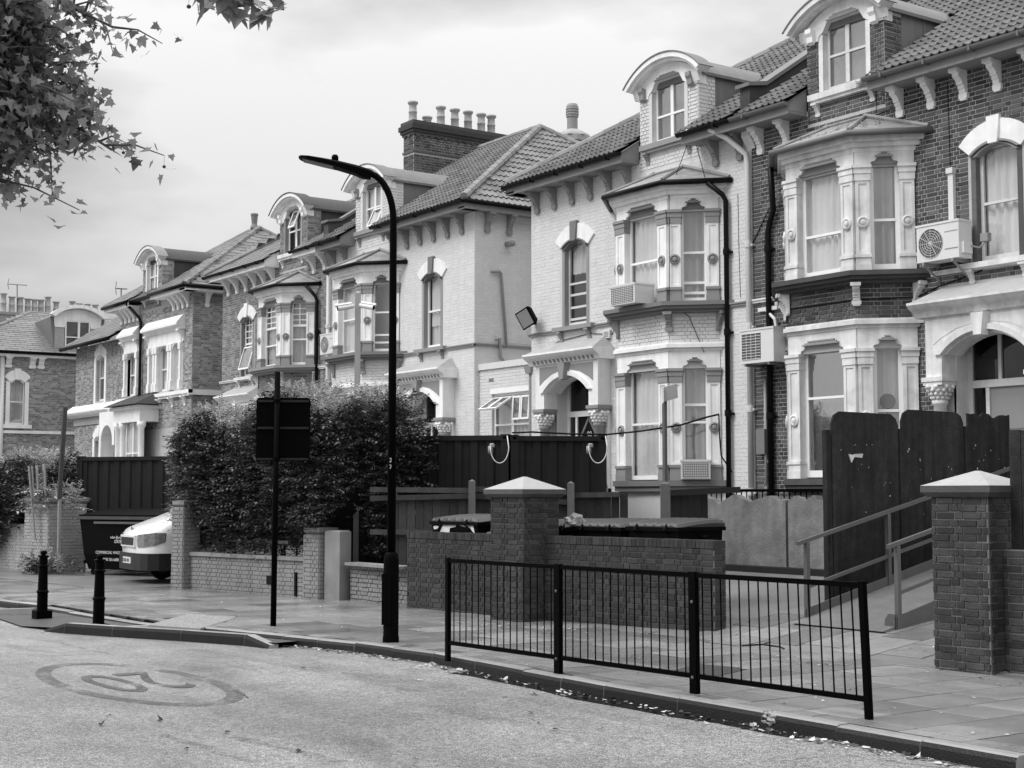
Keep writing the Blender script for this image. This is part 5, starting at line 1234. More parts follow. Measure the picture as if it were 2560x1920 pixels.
# tactile paving
tp = MB(); tp.add([(p.x, p.y, .004) for p in TACT] + [(p.x, p.y, -.05) for p in TACT], [(0, 1, 2, 3), (0, 4, 5, 1), (1, 5, 6, 2), (2, 6, 7, 3), (3, 7, 4, 0)]); to = tp.build('tactile_paving', 'tactile'); to['kind'] = 'structure'
tb = MB(); A, B, D = TACT[0], TACT[1], TACT[3]
for i in range(24):
    for j in range(16):
        p = A + (B - A) * ((i + .5) / 24) + (D - A) * ((j + .5) / 16); tb.lathe([(.022, 0), (.014, .008), (0, .008)], (p.x, p.y, .004), 6)
tb.build('studs', 'tactile', to, kind='stuff')
# manhole cover in the footway
mh = [on_z(*p) for p in ((1668, 1682), (1745, 1661), (1868, 1674), (1785, 1693))]
m = MB(); m.add([(p.x, p.y, .006) for p in mh] + [(p.x, p.y, -.03) for p in mh], [(0, 1, 2, 3), (0, 4, 5, 1), (1, 5, 6, 2), (2, 6, 7, 3), (3, 7, 4, 0)]); mo = m.build('access_cover', 'iron_cover'); tag(mo, 'studded iron access cover set in the pavement behind the railing', 'access cover')
m = MB()
for i in range(14):
    for j in range(9):
        p = mh[0].lerp(mh[1], (j + .5) / 9) + (mh[3] - mh[0]) * ((i + .5) / 14); m.lathe([(.024, 0), (.016, .007), (0, .007)], (p.x, p.y, .006), 6)
m.build('studs', 'iron_cover', mo, kind='stuff')
# worn 20 roundel on the carriageway, lettering upside down from here
zr_ = -.121; rm = MB(); cx, cy, ax, ay = -15.30, 5.76, 2.15, .80; n = 64
L = [[(cx + (ax - k) * math.cos(2 * math.pi * i / n), cy + (ay - k * .62) * math.sin(2 * math.pi * i / n), zr_) for i in range(n)] for k in (0.0, .26)]
rm.loops(L, True, False); ro_ = rm.build('road_marking', 'road_mark'); tag(ro_, 'worn oval speed roundel reading 20 painted on the wet carriageway', 'road marking')
t_ = text('numerals', '20', ro_, (cx + .02, cy, zr_ + .001), (0, 0, R(90)), 1.0, 'road_mark', 'CENTER', .62)
t_.rotation_euler = (0, 0, R(-90)); t_.scale = (.92, 2.3, 1); t_.location = (-0.80, .02, .001)
# gutter water
gw = MB(); G_ = [on_z(*p, -.121) for p in ((1085, 1685), (1140, 1694), (1300, 1728), (1400, 1752), (1520, 1776), (1640, 1796), (1760, 1812), (1900, 1838), (1960, 1850))]
gw.add([(p.x, p.y * .5 + kerb_y(p.x) * .5 - .03 + .03 * math.sin(p.x * 5), -.1215) for p in G_] + [(p.x, kerb_y(p.x) + .02, -.1215) for p in G_], [(i, i + 1, len(G_) + i + 1, len(G_) + i) for i in range(len(G_) - 1)])
o = gw.build('gutter_water', 'water'); o['kind'] = 'structure'

# seams, cracks and tyre marks in the carriageway
def seam(pix, w, wob, seed, mat='crack'):
    rr = random.Random(seed); P = [on_z(x_, y_, -.123) for x_, y_ in pix]; pts = []
    for a, b in zip(P, P[1:]):
        n = max(2, int((b - a).length / .12))
        for i in range(n): pts.append(a.lerp(b, i / n) + Vector((rr.gauss(0, wob), rr.gauss(0, wob), 0)))
    pts.append(P[-1]); m = MB(); L = []
    for i, p in enumerate(pts):
        d = (pts[min(i + 1, len(pts) - 1)] - pts[max(0, i - 1)]).normalized(); n = Vector((-d.y, d.x, 0)) * w * rr.uniform(.5, 1.3); L.append([tuple(p - n), tuple(p + n)])
    m.loops(L, False, False); m.build(mat, mat, road_o)
road_o = [o for o in bpy.data.objects if o.name == 'road'][0]
seam([(62, 1594), (150, 1606), (210, 1622), (272, 1633)], .008, .012, 1)
seam([(0, 1632), (120, 1640), (300, 1634)], .006, .012, 2)
seam([(505, 1826), (620, 1850), (740, 1876), (860, 1905)], .06, .012, 3, 'tyre_mark')
seam([(400, 1836), (520, 1868), (640, 1905)], .06, .012, 4, 'tyre_mark')
seam([(585, 1722), (612, 1738), (620, 1745)], .02, .01, 5)
seam([(1900, 1905), (2120, 1888), (2400, 1925)], .006, .012, 6)
seam([(1180, 1800), (1300, 1790), (1420, 1830), (1640, 1850)], .007, .02, 7)
# ================================================================ street furniture, walls, yard things
def vz(p, z): return Vector((p.x, p.y, z))
def place(o, loc, rz): o.location = loc; o.rotation_euler = (0, 0, rz)
# --- guard rail along the kerb
RA, RB = Vector((-14.52, 9.20, 0)), Vector((-8.50, 9.50, 0)); HR = 1.12
gr = thing('guard_rail', 'black pedestrian guard rail of three barred panels along the kerb', 'railing', (RA + RB) / 2)
def on_line(px, a, b):
    k = min(range(2001), key=lambda i: abs(proj(a.lerp(b, i / 1000 - .5))[0] - px)); return a.lerp(b, k / 1000 - .5)
posts = [on_line(px, RA, RB) for px in (1120, 1396, 1738, 2173)]
lean = [Vector((0, 0, 0)), Vector((.0, 0, 0)), Vector((-.01, 0, 0)), Vector((-.035, -.02, 0))]
tops = [posts[i] + lean[i] + Vector((0, 0, HR)) for i in range(4)]
for i in range(4):
    w = .055 if i in (0, 3) else .095
    m = MB(); m.beam(posts[i] - Vector((0, 0, .05)), tops[i] + Vector((0, 0, .012)), w, .05); m.build('post', 'black_gloss', gr)
    for hz in ((.15, .85) if i in (1, 2) else ()):
        m = MB(); m.lathe([(.016, 0), (.016, -.012), (.006, -.018)], (posts[i].x, posts[i].y - .025, hz), 8, fr=Fr((0, 0), (1, 0), (0, 1))); m.build('bolt', 'galv', gr)
for i in range(3):
    a0, b0 = posts[i].lerp(tops[i], .145), posts[i + 1].lerp(tops[i + 1], .145); a1, b1 = tops[i] - Vector((0, 0, .02)), tops[i + 1] - Vector((0, 0, .02))
    m = MB(); m.beam(a1, b1, .04, .045); m.build('top_rail', 'black_gloss', gr)
    m = MB(); m.beam(a0, b0, .035, .045); m.build('bottom_rail', 'black_gloss', gr)
    for k in range(1, 17):
        f = k / 17; m = MB(); m.tube([a0.lerp(b0, f), a1.lerp(b1, f)], .0075, 6); m.build('bar', 'black_gloss', gr)
# --- lamp column
lp = on_z(977, 1605); lc = thing('street_lamp', 'tall black street lamp with a flat head reaching over the road', 'street lamp', lp)
m = MB(); m.lathe([(.105, -.02), (.105, .06), (.098, .08), (.098, 1.02), (.085, 1.10), (.062, 1.13)], lp, 16); sl = m.build('base_column', 'black_paint', lc); smooth_by_angle(sl)
df_ = Fr((lp.x, lp.y), (.8, .6), (.45, -.9)); m = MB(); m.fb(df_, -.065, .065, .082, .108, .22, .86); m.build('door', 'black_paint', lc)
zt = 6.10; bend = [lp + Vector((0, 0, 1.1)), lp + Vector((0, 0, 3.5)), lp + Vector((0, 0, zt - .72))]
hd_dir = (-RT * .985 + FW0 * -.05).normalized()
for k in range(1, 9):
    a = R(80) * k / 8; bend.append(lp + Vector((0, 0, zt - .72)) + hd_dir * (.34 * (1 - math.cos(a))) + Vector((0, 0, .62 * math.sin(a))))
e_ = bend[-1]; tip = e_ + hd_dir * .1 + Vector((0, 0, .018)); bend.append(tip)
m = MB(); m.tube(bend, [.056, .05, .045] + [.043] * 9, 12); m.build('pole', 'black_paint', lc, smooth=True)
hd = Vector(hd_dir) + Vector((0, 0, .235)); hd.normalize(); sd = Vector((hd.y, -hd.x, 0)).normalized(); up = sd.cross(hd)
if up.z < 0: up = -up
m = MB(); L = []
for s_, w, h0, h1 in ((-.10, .05, -.06, .05), (0, .07, -.075, .06), (.12, .095, -.05, .065), (.35, .13, -.03, .06), (.55, .155, -.028, .045), (.74, .15, -.026, .03), (.83, .11, -.022, .015), (.86, .06, -.018, .0)):
    c = tip + hd * s_; L.append([c - sd * w + up * h0, c + sd * w + up * h0, c + sd * w + up * h1 * .5, c + sd * w * .6 + up * h1, c - sd * w * .6 + up * h1, c - sd * w + up * h1 * .5])
m.loops(L); ho = m.build('lamp_head', 'black_paint', lc)
m = MB(); c = tip + hd * .60 - up * .032; m.hexa([c + hd * a + sd * b + up * q for q in (-.004, .004) for a, b in ((-.2, -.11), (.2, -.10), (.2, .10), (-.2, .11))]); m.build('light_panel', 'accent', ho)
m = MB(); c = tip + hd * .40 + up * .055; m.lathe([(.045, 0), (.045, .06), (.03, .085), (0, .09)], c, 12); m.build('photocell', 'black_paint', ho, smooth=True)
for i, ch in enumerate('27'):
    text('column_number', ch, lc, lp + Vector((0, 0, 2.27 - .085 * i)) - FW0 * .05 - RT * .03, (R(90), 0, math.atan2(RT.y, RT.x)), .075, 'lettering_light')
# --- back of a road sign
sp = on_z(683, 1565); sg = thing('road_sign', 'back of a black rectangular road sign on a single post', 'sign', sp)
m = MB(); m.tube([sp - Vector((0, 0, .05)), vz(sp, 3.62) + RT * .02], .042, 12); m.build('post', 'black_paint', sg, smooth=True)
sn = (RT * .06 - FW0).normalized(); st_ = Vector((-sn.y, sn.x, 0)); sfr = Fr((sp + FW0 * .05)[:2], st_[:2], sn[:2])
zc = on_z
def sgn(px, py): q = at_d(px, py, (sp - EYE).dot(FW0) + .05); return q
t0, t1 = (sgn(641, 1000) - vz(sp, 0)).dot(st_), (sgn(775, 1000) - vz(sp, 0)).dot(st_); z0, z1 = sgn(700, 1153).z, sgn(700, 994).z
m = MB(); c = .03; pl = [(t0 + c, z0), (t1 - c, z0), (t1, z0 + c), (t1, z1 - c), (t1 - c, z1), (t0 + c, z1), (t0, z1 - c), (t0, z0 + c)]; m.fp(sfr, pl, -.02, -.014); m.build('plate', 'black_paint', sg)
for z in (z1 - .05, (z0 + z1) / 2 + .02, z0 + .03): m = MB(); m.fb(sfr, t0 + .02, t1 - .02, -.014, .012, z - .016, z + .016); m.build('channel', 'container', sg)
for z in (z1 - .05, z0 + .03): m = MB(); m.lathe([(.05, -.02), (.05, .02)], vz(sp + RT * .015, z), 12); m.build('clip', 'black_paint', sg)
# --- bollards
def bollard(loc, label, lean):
    b = thing('bollard', label, 'bollard', loc, 'black bollards in the cycle gap'); c = Vector(loc)
    T = Matrix.Translation(c) @ Matrix.Rotation(lean, 4, 'Y')
    m = MB(T); m.lathe([(.085, 0), (.083, .18), (.082, .36), (.095, .37), (.095, .395), (.078, .41), (.068, .77), (.085, .78), (.085, .80), (.066, .815), (.064, .92), (.085, .935), (.085, .955), (.05, .965)], (0, 0, .0), 16); o = m.build('shaft', 'black_gloss', b); smooth_by_angle(o, 30)
    m = MB(T); m.lathe([(.03, 0), (.05, .02), (.055, .04), (.04, .065), (0, .075)], (0, 0, .965), 12); m.build('finial', 'black_gloss', b, smooth=True)
    m = MB(T); m.box(-.125, .125, -.125, .125, -.06, .09) if lean < 0.02 and label.startswith('left') else m.box(-.125, .125, -.125, .125, -.06, .012); m.build('foot', 'black_paint', b)
pb = on_z(105, 1540, -.06); bollard((pb.x, pb.y, -.06), 'left black bollard on a block foot near the ivy wall', .012)
pb = on_z(246, 1562, -.05); bollard((pb.x, pb.y, -.05), 'right black bollard standing beside the island kerb', .02)

# --- brick walls
def wall_run(name, label, pts, h, th, brick, mortar, cap, single, cat='wall', course=.077, lng=.225, jit=.003, cop=True, bond='flemish', zbase=-.05):
    c = sum((Vector(p) for p in pts), Vector((0, 0))) / len(pts); w = thing(name, label, cat, (c.x, c.y, 0)); al = []
    for i, (a, b) in enumerate(zip(pts, pts[1:])):
        a_, b_ = Vector(a), Vector(b); d = (b_ - a_).normalized(); n = Vector((d.y, -d.x))
        if n.dot(-a_) < 0: n = -n
        fr = Fr(a, d, n); L = (b_ - a_).length
        m = MB(); m.fb(fr, 0 - (.0 if i == 0 else .002), L, -th, 0, zbase - .2, h - (course * 1.5 if cop else 0)); m.build('mortar_core', mortar, w)
        brickwork(fr, w, 0, L, zbase, h - (.11 if cop else 0), brick, proud=.012, course=course, lng=lng, jit=jit, collect=al, bond=bond, seed=i + 3)
        bk = Fr((a_ - n * th), (d.x, d.y), (-n.x, -n.y)); brickwork(bk, w, 0, L, zbase, h - (.11 if cop else 0), brick, proud=.012, course=course, lng=lng, jit=jit, collect=al, bond=bond, seed=i + 4)
        for (pt, nn) in ((a_, -d), (b_, d)):
            ef_ = Fr(pt - n * th if nn == d else pt - n * th, (n.x, n.y), (nn.x, nn.y)); brickwork(ef_, w, 0, th, zbase, h - (.11 if cop else 0), brick, proud=.012, course=course, lng=lng, jit=jit, collect=al, bond=bond, seed=i + 5)
        if cop:                          # brick-on-edge coping
            k = int(L / .078); rr = random.Random(2)
            for q in range(k):
                t = L * (q + .5) / k; m = MB(); dz = rr.uniform(-.004, .004); e = .036
                m.fb(fr, t - e, t + e, -th - .012, .014 + rr.uniform(-.004, .004), h - .108 + dz, h + dz); o = m.build('coping_brick', brick, w)
    lay_bricks(al, w, brick, single)
    return w
WL, WP, WR = on_z(1019, 1334, 1.20), Vector((-18.22, 13.0, 0)), Vector((-14.62, 13.42, 0))
WL = Vector((-21.35, 12.72, 0))
bw = wall_run('bin_store_wall', 'dark brick wall with a capped pier screening the rubbish bins', [WL[:2], WP[:2], WR[:2]], 1.25, .22, 'brick_wall', 'mortar_wall', None, 300)
# its pier
def brick_pier(w, c, hw, h, d, brick, mortar, capmat, single, caph=.22, over=.07, edge='stone_dark'):
    """square pier: c centre, d direction of its front"""
    al = []; d = Vector(d).normalized(); n = Vector((d.y, -d.x))
    if n.dot(-Vector(c)) < 0: n = -n
    c = Vector(c)
    cor = [c - d * hw - n * hw, c + d * hw - n * hw, c + d * hw + n * hw, c - d * hw + n * hw]
    m = MB(); m.prism([tuple(q) for q in cor], -.3, h); m.build('pier_core', mortar, w)
    for (o_, t_, n_) in ((c + n * hw - d * hw, d, n), (c - n * hw - d * hw, d, -n), (c + d * hw - n * hw, n, d), (c - d * hw - n * hw, n, -d)):
        fr = Fr(o_, t_, n_); brickwork(fr, w, 0, 2 * hw, -.05, h, brick, proud=.013, course=.077, jit=.004, collect=al, seed=8)
    lay_bricks(al, w, brick, single)
    e = hw + over
    m = MB(); q = lambda s: [tuple(c - d * s - n * s), tuple(c + d * s - n * s), tuple(c + d * s + n * s), tuple(c - d * s + n * s)]
    z = h
    m.m = 1; L = [[(x, y, z) for x, y in q(e - .05)], [(x, y, z + .05) for x, y in q(e)], [(x, y, z + .12) for x, y in q(e)]]; m.loops(L, True, False)
    m.m = 0; L = [[(x, y, z + .12) for x, y in q(e)], [(x, y, z + .12 + caph) for x, y in q(.02)]]; m.loops(L, True, True)
    m.build('cap_stone', [capmat, edge], w)
dW = (WR - WP).normalized()
brick_pier(bw, (WP.x, WP.y - .10), .36, 1.82, dW[:2], 'brick_wall', 'mortar_wall', 'stone_cap', 0, .19, .08)
# --- pier and wall at the right edge
PX = on_z(2330, 1668); rp = thing('brick_gate_pier', 'tall dark brick gate pier with pyramid stone cap beside the close-boarded fence', 'gate pier', (-10.2, 13.2, 0))
brick_pier(rp, (-10.22, 13.20), .345, 1.83, (1, .06), 'brick_pier', 'mortar_pier', 'stone_cap', 300, .16, .085)
rw = wall_run('boundary_wall', 'dark brick boundary wall running on from the gate pier', [(-9.86, 13.12), (-4.0, 13.3)], 1.28, .24, 'brick_pier', 'mortar_pier', None, 150, cop=False, jit=.004)
# fence boards on top of it
fb_ = thing('board_fence', 'dark close-boarded fence standing on the right hand brick wall', 'fence', (-7.5, 13.22, 1.28))
x = -9.80; rr = random.Random(8)
while x < -4:
    wd = .145; m = MB(); m.box(x, x + wd - .008, 13.18 + rr.uniform(0, .006), 13.21, 1.285, 2.52 + rr.uniform(-.012, .012)); m.build('board', 'board_dark', fb_); x += wd
m = MB(); m.box(-9.8, -4, 13.215, 13.27, 1.6, 1.7); m.build('rail', 'fence_dark', fb_); m = MB(); m.box(-9.8, -4, 13.215, 13.27, 2.25, 2.35); m.build('rail', 'fence_dark', fb_)
# --- tall hoarding boards beside the ramp
HX = -14.15
def hb(px): return on_x(px, 1300, HX).y
rr = random.Random(4)
def tall_board(y0, y1, z0, z1, style, label):
    t = thing('hoarding_board', label, 'board', (HX, (y0 + y1) / 2, z0), 'tall black hoarding boards'); fr = Fr((HX, y0), (0, 1), (1, 0)); L = y1 - y0
    if style == 'round': pl = [(0, z0), (L, z0), (L, z1 - .16), (L - .05, z1 - .06), (L - .16, z1), (.16, z1 + .005), (.05, z1 - .05), (0, z1 - .16)]
    else:
        k = 14; pl = [(0, z0), (L, z0)] + [(L - L * i / k, z1 + rr.uniform(-.05, .03)) for i in range(k + 1)]
    m = MB(); m.fp(fr, pl, -.03, 0); m.build('panel', 'board_dark', t)
    fl = MB(); fl.m = 0
    for i in range(14):          # torn scraps of paper and paint
        a, b = rr.uniform(.1, L - .1), z1 - .45 - abs(rr.gauss(.35, .3)); s = rr.uniform(.008, .022); fl.fp(fr, [(a, b), (a + s, b + s * rr.uniform(-.5, 1)), (a + s * .6, b + s * 2.2 * rr.random()), (a - s * .3, b + s)], 0.001, .003)
    fl.build('paper_scraps', 'litter_pale', t, kind='stuff')
    return t
yA, yB, yC, yD = hb(2083), hb(2250), hb(2258), hb(2414)
zb1 = on_x(2160, 1032, HX).z; zb2 = on_x(2340, 1028, HX).z
b1 = tall_board(yA, yB, gz(yA) - .05, zb1, 'round', 'black round-topped hoarding board nearest the rendered wall with torn paper')
fr1 = Fr((HX, yA), (0, 1), (1, 0)); qa = on_x(2120, 1135, HX); m = MB(); m.fp(fr1, [(qa.y - yA, qa.z), (qa.y - yA + .12, qa.z - .02), (qa.y - yA + .05, qa.z - .12)], .002, .02); m.fp(fr1, [(qa.y - yA + .1, qa.z - .0), (qa.y - yA + .3, qa.z + .01), (qa.y - yA + .28, qa.z - .05), (qa.y - yA + .12, qa.z - .04)], .002, .006); m.build('torn_notice', 'litter_pale', b1)
tall_board(yC, yD, gz(yC) - .05, zb2, 'round', 'black round-topped hoarding board above the ramp handrail')
tall_board(yD + .10, hb(2530), gz(yD), on_x(2470, 1038, HX).z, 'ragged', 'black hoarding board with a ragged top edge behind the gate pier')
for i, (ya, pz) in enumerate(((yA - .13, 1075), (yB + .005, 1072), (yD + .005, 1066))):
    px = (2075, 2253, 2417)[i]; t = thing('hoarding_post', ('black timber post at the left edge of the hoarding', 'black timber post between the two round-topped boards', 'black timber post by the ragged hoarding board')[i], 'post', (HX, ya, gz(ya)), 'hoarding posts')
    m = MB(); m.box(HX - .06, HX + .02, ya, ya + .085, gz(ya) - .1, on_x(px, pz, HX).z); m.build('timber', 'board_dark', t)
# --- metal access ramp
ry0, rxl, rxr, rl = 14.40, -13.95, -12.42, 5.0; rz0, rise_ = gz(14.4) + .02, 1.15
rp_ = thing('access_ramp', 'grey metal access ramp with two handrails climbing to the dark house', 'ramp', (-13.2, 16, gz(16)))
zz = lambda y: rz0 + rise_ * (y - ry0) / rl
m = MB(); m.loops([[(rxl, y, z) for y, z in ((ry0 - .25, rz0 - .03), (ry0 + rl, zz(ry0 + rl)), (ry0 + rl, zz(ry0 + rl) - .06), (ry0, rz0 - .08))], [(rxr, y, z) for y, z in ((ry0 - .25, rz0 - .03), (ry0 + rl, zz(ry0 + rl)), (ry0 + rl, zz(ry0 + rl) - .06), (ry0, rz0 - .08))]]); m.build('deck', 'ramp_deck', rp_)
for x, nm in ((rxl, 0), (rxr, 1)):
    m = MB(); m.loops([[(x - .012, y, z) for y, z in ((ry0, rz0 - .1), (ry0 + rl, zz(ry0 + rl) - .1), (ry0 + rl, zz(ry0 + rl) + .14), (ry0, rz0 + .14))], [(x + .012, y, z) for y, z in ((ry0, rz0 - .1), (ry0 + rl, zz(ry0 + rl) - .1), (ry0 + rl, zz(ry0 + rl) + .14), (ry0, rz0 + .14))]]); m.build('kick_plate', 'galv', rp_)
    m = MB(); m.beam((x, ry0 - .12, rz0 + 1.00), (x, ry0 + rl, zz(ry0 + rl) + 1.03), .05, .05); m.build('handrail', 'galv', rp_)
    m = MB(); m.beam((x, ry0 + .03, rz0 + .42), (x, ry0 + rl, zz(ry0 + rl) + .42), .035, .045); m.build('mid_rail', 'galv', rp_)
    for k in range(4):
        y = ry0 + .05 + k * 1.6; m = MB(); m.box(x - .03, x + .03, y - .03, y + .03, zz(y) - .25 if k else gz(y) - .05, zz(y) + 1.0); m.build('post', 'galv', rp_)
m = MB(); fr = Fr((rxr, ry0), (0, 1), (1, 0)); m.loops([[(x, ry0 - .02, z) for x, z in ((rxr - .16, rz0 - .05), (rxr, rz0 - .05), (rxr, rz0 + .17), (rxr - .10, rz0 + .17), (rxr - .16, rz0 + .1))], [(x, ry0 - .01, z) for x, z in ((rxr - .16, rz0 - .05), (rxr, rz0 - .05), (rxr, rz0 + .17), (rxr - .10, rz0 + .17), (rxr - .16, rz0 + .1))]]); m.build('end_plate', 'galv', rp_)
# --- rendered wall with a scalloped top and area railings
RY = 17.7; ra, rb_ = on_y(1752, 1300, RY).x, on_y(2085, 1300, RY).x; zt_, zb_ = on_y(1900, 1248, RY).z, gz(RY) - .1
rfw = thing('rendered_wall', 'weathered grey rendered wall with wavy top below the dark house bay', 'wall', ((ra + rb_) / 2, RY, gz(RY)))
for i, (a, b) in enumerate(((ra, on_y(1964, 1300, RY).x), (on_y(1970, 1300, RY).x, rb_))):
    k = 26; rr = random.Random(i + 2); tp_ = []
    for j in range(k + 1):
        f = j / k; base = .09 * abs(math.sin(f * math.pi * 2.6 + i)) + rr.uniform(-.035, .035); tp_.append((b - (b - a) * f, zt_ - .05 + base))
    m = MB(); m.fp(Fr((0, RY), (1, 0), (0, -1)), [(a, zb_), (b, zb_)] + tp_, -.14, 0); m.build('panel', 'render_wall', rfw)
m = MB(); m.box(ra - .3, rb_ + .5, RY - .3, RY - .02, gz(RY) - .2, gz(RY) + .05); o = m.build('kerb_edging', 'kerb_grey'); tag(o, 'low concrete edging at the foot of the rendered wall', 'edging')
ar_ = thing('area_railing', 'black iron railing just above the rendered wall', 'railing', ((ra + rb_) / 2, RY + .6, gz(RY)))
m = MB(); z = on_y(1900, 1226, RY + .6).z; m.beam((ra - .6, RY + .6, z), (rb_ + .3, RY + .6, z), .04, .05); m.build('top_rail', 'black_paint', ar_)
x = ra - .5
while x < rb_ + .2: m = MB(); m.tube([(x, RY + .6, z - .9), (x, RY + .6, z)], .012, 5); m.build('bar', 'black_paint', ar_); x += .13
# --- timber fence behind the bins
FA, FBp, FC = Vector((-22.75, 13.2, 0)), Vector((-20.35, 16.55, 0)), Vector((-18.95, 17.9, 0))
fen = thing('timber_fence', 'low dark timber fence with square posts between the bins and containers', 'fence', (FA + FBp) / 2)
def fence_x(px):
    best = None
    for i in range(400):
        f = i / 399; p = FA.lerp(FBp, f); x_ = proj((p.x, p.y, 1.5))[0]
        if best is None or abs(x_ - px) < best[0]: best = (abs(x_ - px), p)
    return best[1]
rr = random.Random(6); d = (FBp - FA).normalized(); L = (FBp - FA).length; ffr = Fr(FA[:2], d[:2], (d.y, -d.x)); t = 0
while t < L:
    p = ffr.p(t, 0, 0); g = gz(p[1]); top = 1.78 if t < L * .62 else 1.72
    m = MB(); m.fb(ffr, t, t + .142, -.012 + rr.uniform(-.006, .006), .008, g, g * .4 + top + rr.uniform(-.02, .02)); m.build('board', 'fence_wood' if t < L * .62 else 'fence_dark', fen); t += .15
for (px, py, px2, py2) in ((925, 1224, 1177, 1226), (1183, 1222, 1425, 1232), (925, 1246, 1177, 1240), (1183, 1240, 1425, 1256), (1432, 1238, 1550, 1236), (925, 1330, 1177, 1330)):
    a, b = fence_x(px), fence_x(px2); dd_ = FW0; pa = at_d(px, py, (a - EYE).dot(FW0) - .06); pb = at_d(px2, py2, (b - EYE).dot(FW0) - .06)
    m = MB(); m.beam(pa, pb, .05, .09); m.build('rail', 'fence_wood', fen)
for px, py in ((1180, 1203), (1427, 1208)):
    p = fence_x(px); q = at_d(px, py, (p - EYE).dot(FW0) - .14); m = MB(); w = .06
    base = [q + RT * a + FW0 * b for a, b in ((-w, -w), (w, -w), (w, w), (-w, w))]
    m.loops([[(v.x, v.y, 0) for v in base], [(v.x, v.y, q.z) for v in base], [(q.x, q.y, q.z + .035)] * 4], True, False); m.build('post', 'post_wood', fen)
# right part of the fence and the leaning sign post
f2 = thing('timber_fence', 'dark timber fence panel beside the tall post with a blank plate', 'fence', (FBp + FC) / 2)
a0 = at_d(1668, 1300, 25.0); b0 = at_d(1758, 1300, 25.2); t = 0; L = (b0 - a0).length; d = (b0 - a0); d.z = 0; d.normalize(); ffr = Fr(a0[:2], d[:2], (d.y, -d.x)); zt2 = at_d(1700, 1238, 25).z
while t < L: m = MB(); m.fb(ffr, t, t + .12, -.01, .012, .3, zt2 + .02); m.build('board', 'fence_dark', f2); t += .125
m = MB(); m.beam(at_d(1655, 1233, 24.9), at_d(1850, 1224, 25.2), .06, .10); m.build('rail', 'fence_dark', f2)
sp2 = thing('sign_post', 'tall timber post carrying a tilted blank pale plate in front of number 90', 'sign post', vz(at_d(1663, 1300, 24.2), .4))
p = at_d(1663, 1240, 24.2); m = MB()
def sq(c, w, z): return [(v.x, v.y, z) for v in [c + RT * a + FW0 * b for a, b in ((-w, -w), (w, -w), (w, w), (-w, w))]]
m.loops([sq(p, .075, .2), sq(p, .075, at_d(1660, 1210, 24.2).z), sq(p, .02, at_d(1660, 1210, 24.2).z + .04)]); m.build('stump_post', 'post_wood', sp2)
m = MB(); m.beam(vz(p + RT * .01 + FW0 * .1, .6), at_d(1661, 970, 24.3), .06, .06); m.build('post', 'post_wood', sp2)
fs_ = Fr(at_d(1677, 1000, 24.2)[:2], (RT * 1.0)[:2], (-FW0)[:2]); zc_ = at_d(1677, 985, 24.2).z
m = MB(); m.fp(fs_, [(-.12, zc_ - .13), (.12, zc_ - .06), (.105, zc_ + .17), (-.125, zc_ + .11)], -.03, 0.0); m.build('plate', 'pipe_grey', sp2)
m = MB(); m.fp(fs_, [(-.14, zc_ - .16), (-.115, zc_ - .13), (-.12, zc_ + .11), (-.14, zc_ + .08)], -.03, 0.03); m.build('plate_edge', 'paint_white', sp2)
# --- steel containers
def container(name_label, pa, pb, ztop, h, depth, cornersides=(1, 1)):
    a, b = Vector(pa[:2]), Vector(pb[:2]); d = (b - a).normalized(); n = Vector((d.y, -d.x))
    if n.dot(-a) < 0: n = -n
    L = (b - a).length; fr = Fr(a, d, n); z0, z1 = ztop - h, ztop
    t = thing('shipping_container', name_label, 'container', ((a.x + b.x) / 2, (a.y + b.y) / 2, z0), 'dark steel containers')
    prof = []; x = .12; P_ = .30
    while x < L - .12:
        for dx, dn in ((0, 0), (.13, 0), (.16, -.036), (.27, -.036)):
            if x + dx < L - .12: prof.append((x + dx, dn))
        x += P_
    prof.append((L - .12, 0))
    m = MB(); m.loops([[fr.p(x_, n_ - .03, z0 + .12) for x_, n_ in prof], [fr.p(x_, n_ - .03, z1 - .09) for x_, n_ in prof]], False, False); m.build('corrugated_side', 'container', t)
    m = MB(); m.fb(fr, .05, L - .05, -depth, -.10, z0 + .05, z1 - .02); m.build('shell', 'container', t)
    for z in (z0, z1 - .11): m = MB(); m.fb(fr, .1, L - .1, -.09, .0, z + .01, z + .10); m.build('side_rail', 'container', t)
    for x_ in (0, L - .14):
        m = MB(); m.fb(fr, x_, x_ + .14, -.14, -.005, z0 + .11, z1 - .11); m.build('corner_post', 'container', t)
        for z in (z0, z1 - .11): m = MB(); m.fb(fr, x_ - .01, x_ + .15, -.16, .008, z, z + .12); m.build('corner_casting', 'container', t); m = MB(); m.fb(fr, x_ + .04, x_ + .10, .0081, .009, z + .035, z + .085); m.build('casting_hole', 'black_gloss', t)
    return t, fr
pA, pB, pC = at_d(1277, 1088, 27.0), at_d(1516, 1092, 27.2), at_d(1271, 1088, 27.0)
c1, cfr = container('right dark corrugated container with its end beside the house bay', pA, pB, pA.z, 2.55, 2.3)
c2, cfr2 = container('dark corrugated container half hidden behind the hedge', at_d(845, 1084, 27.6), pC, pC.z + .01, 2.55, 2.3)
c3, cfr3 = container('dark corrugated container behind the commercial waste bin', at_d(193, 1141, 36.2), at_d(440, 1143, 35.4), at_d(200, 1141, 36).z, 2.6, 2.2)
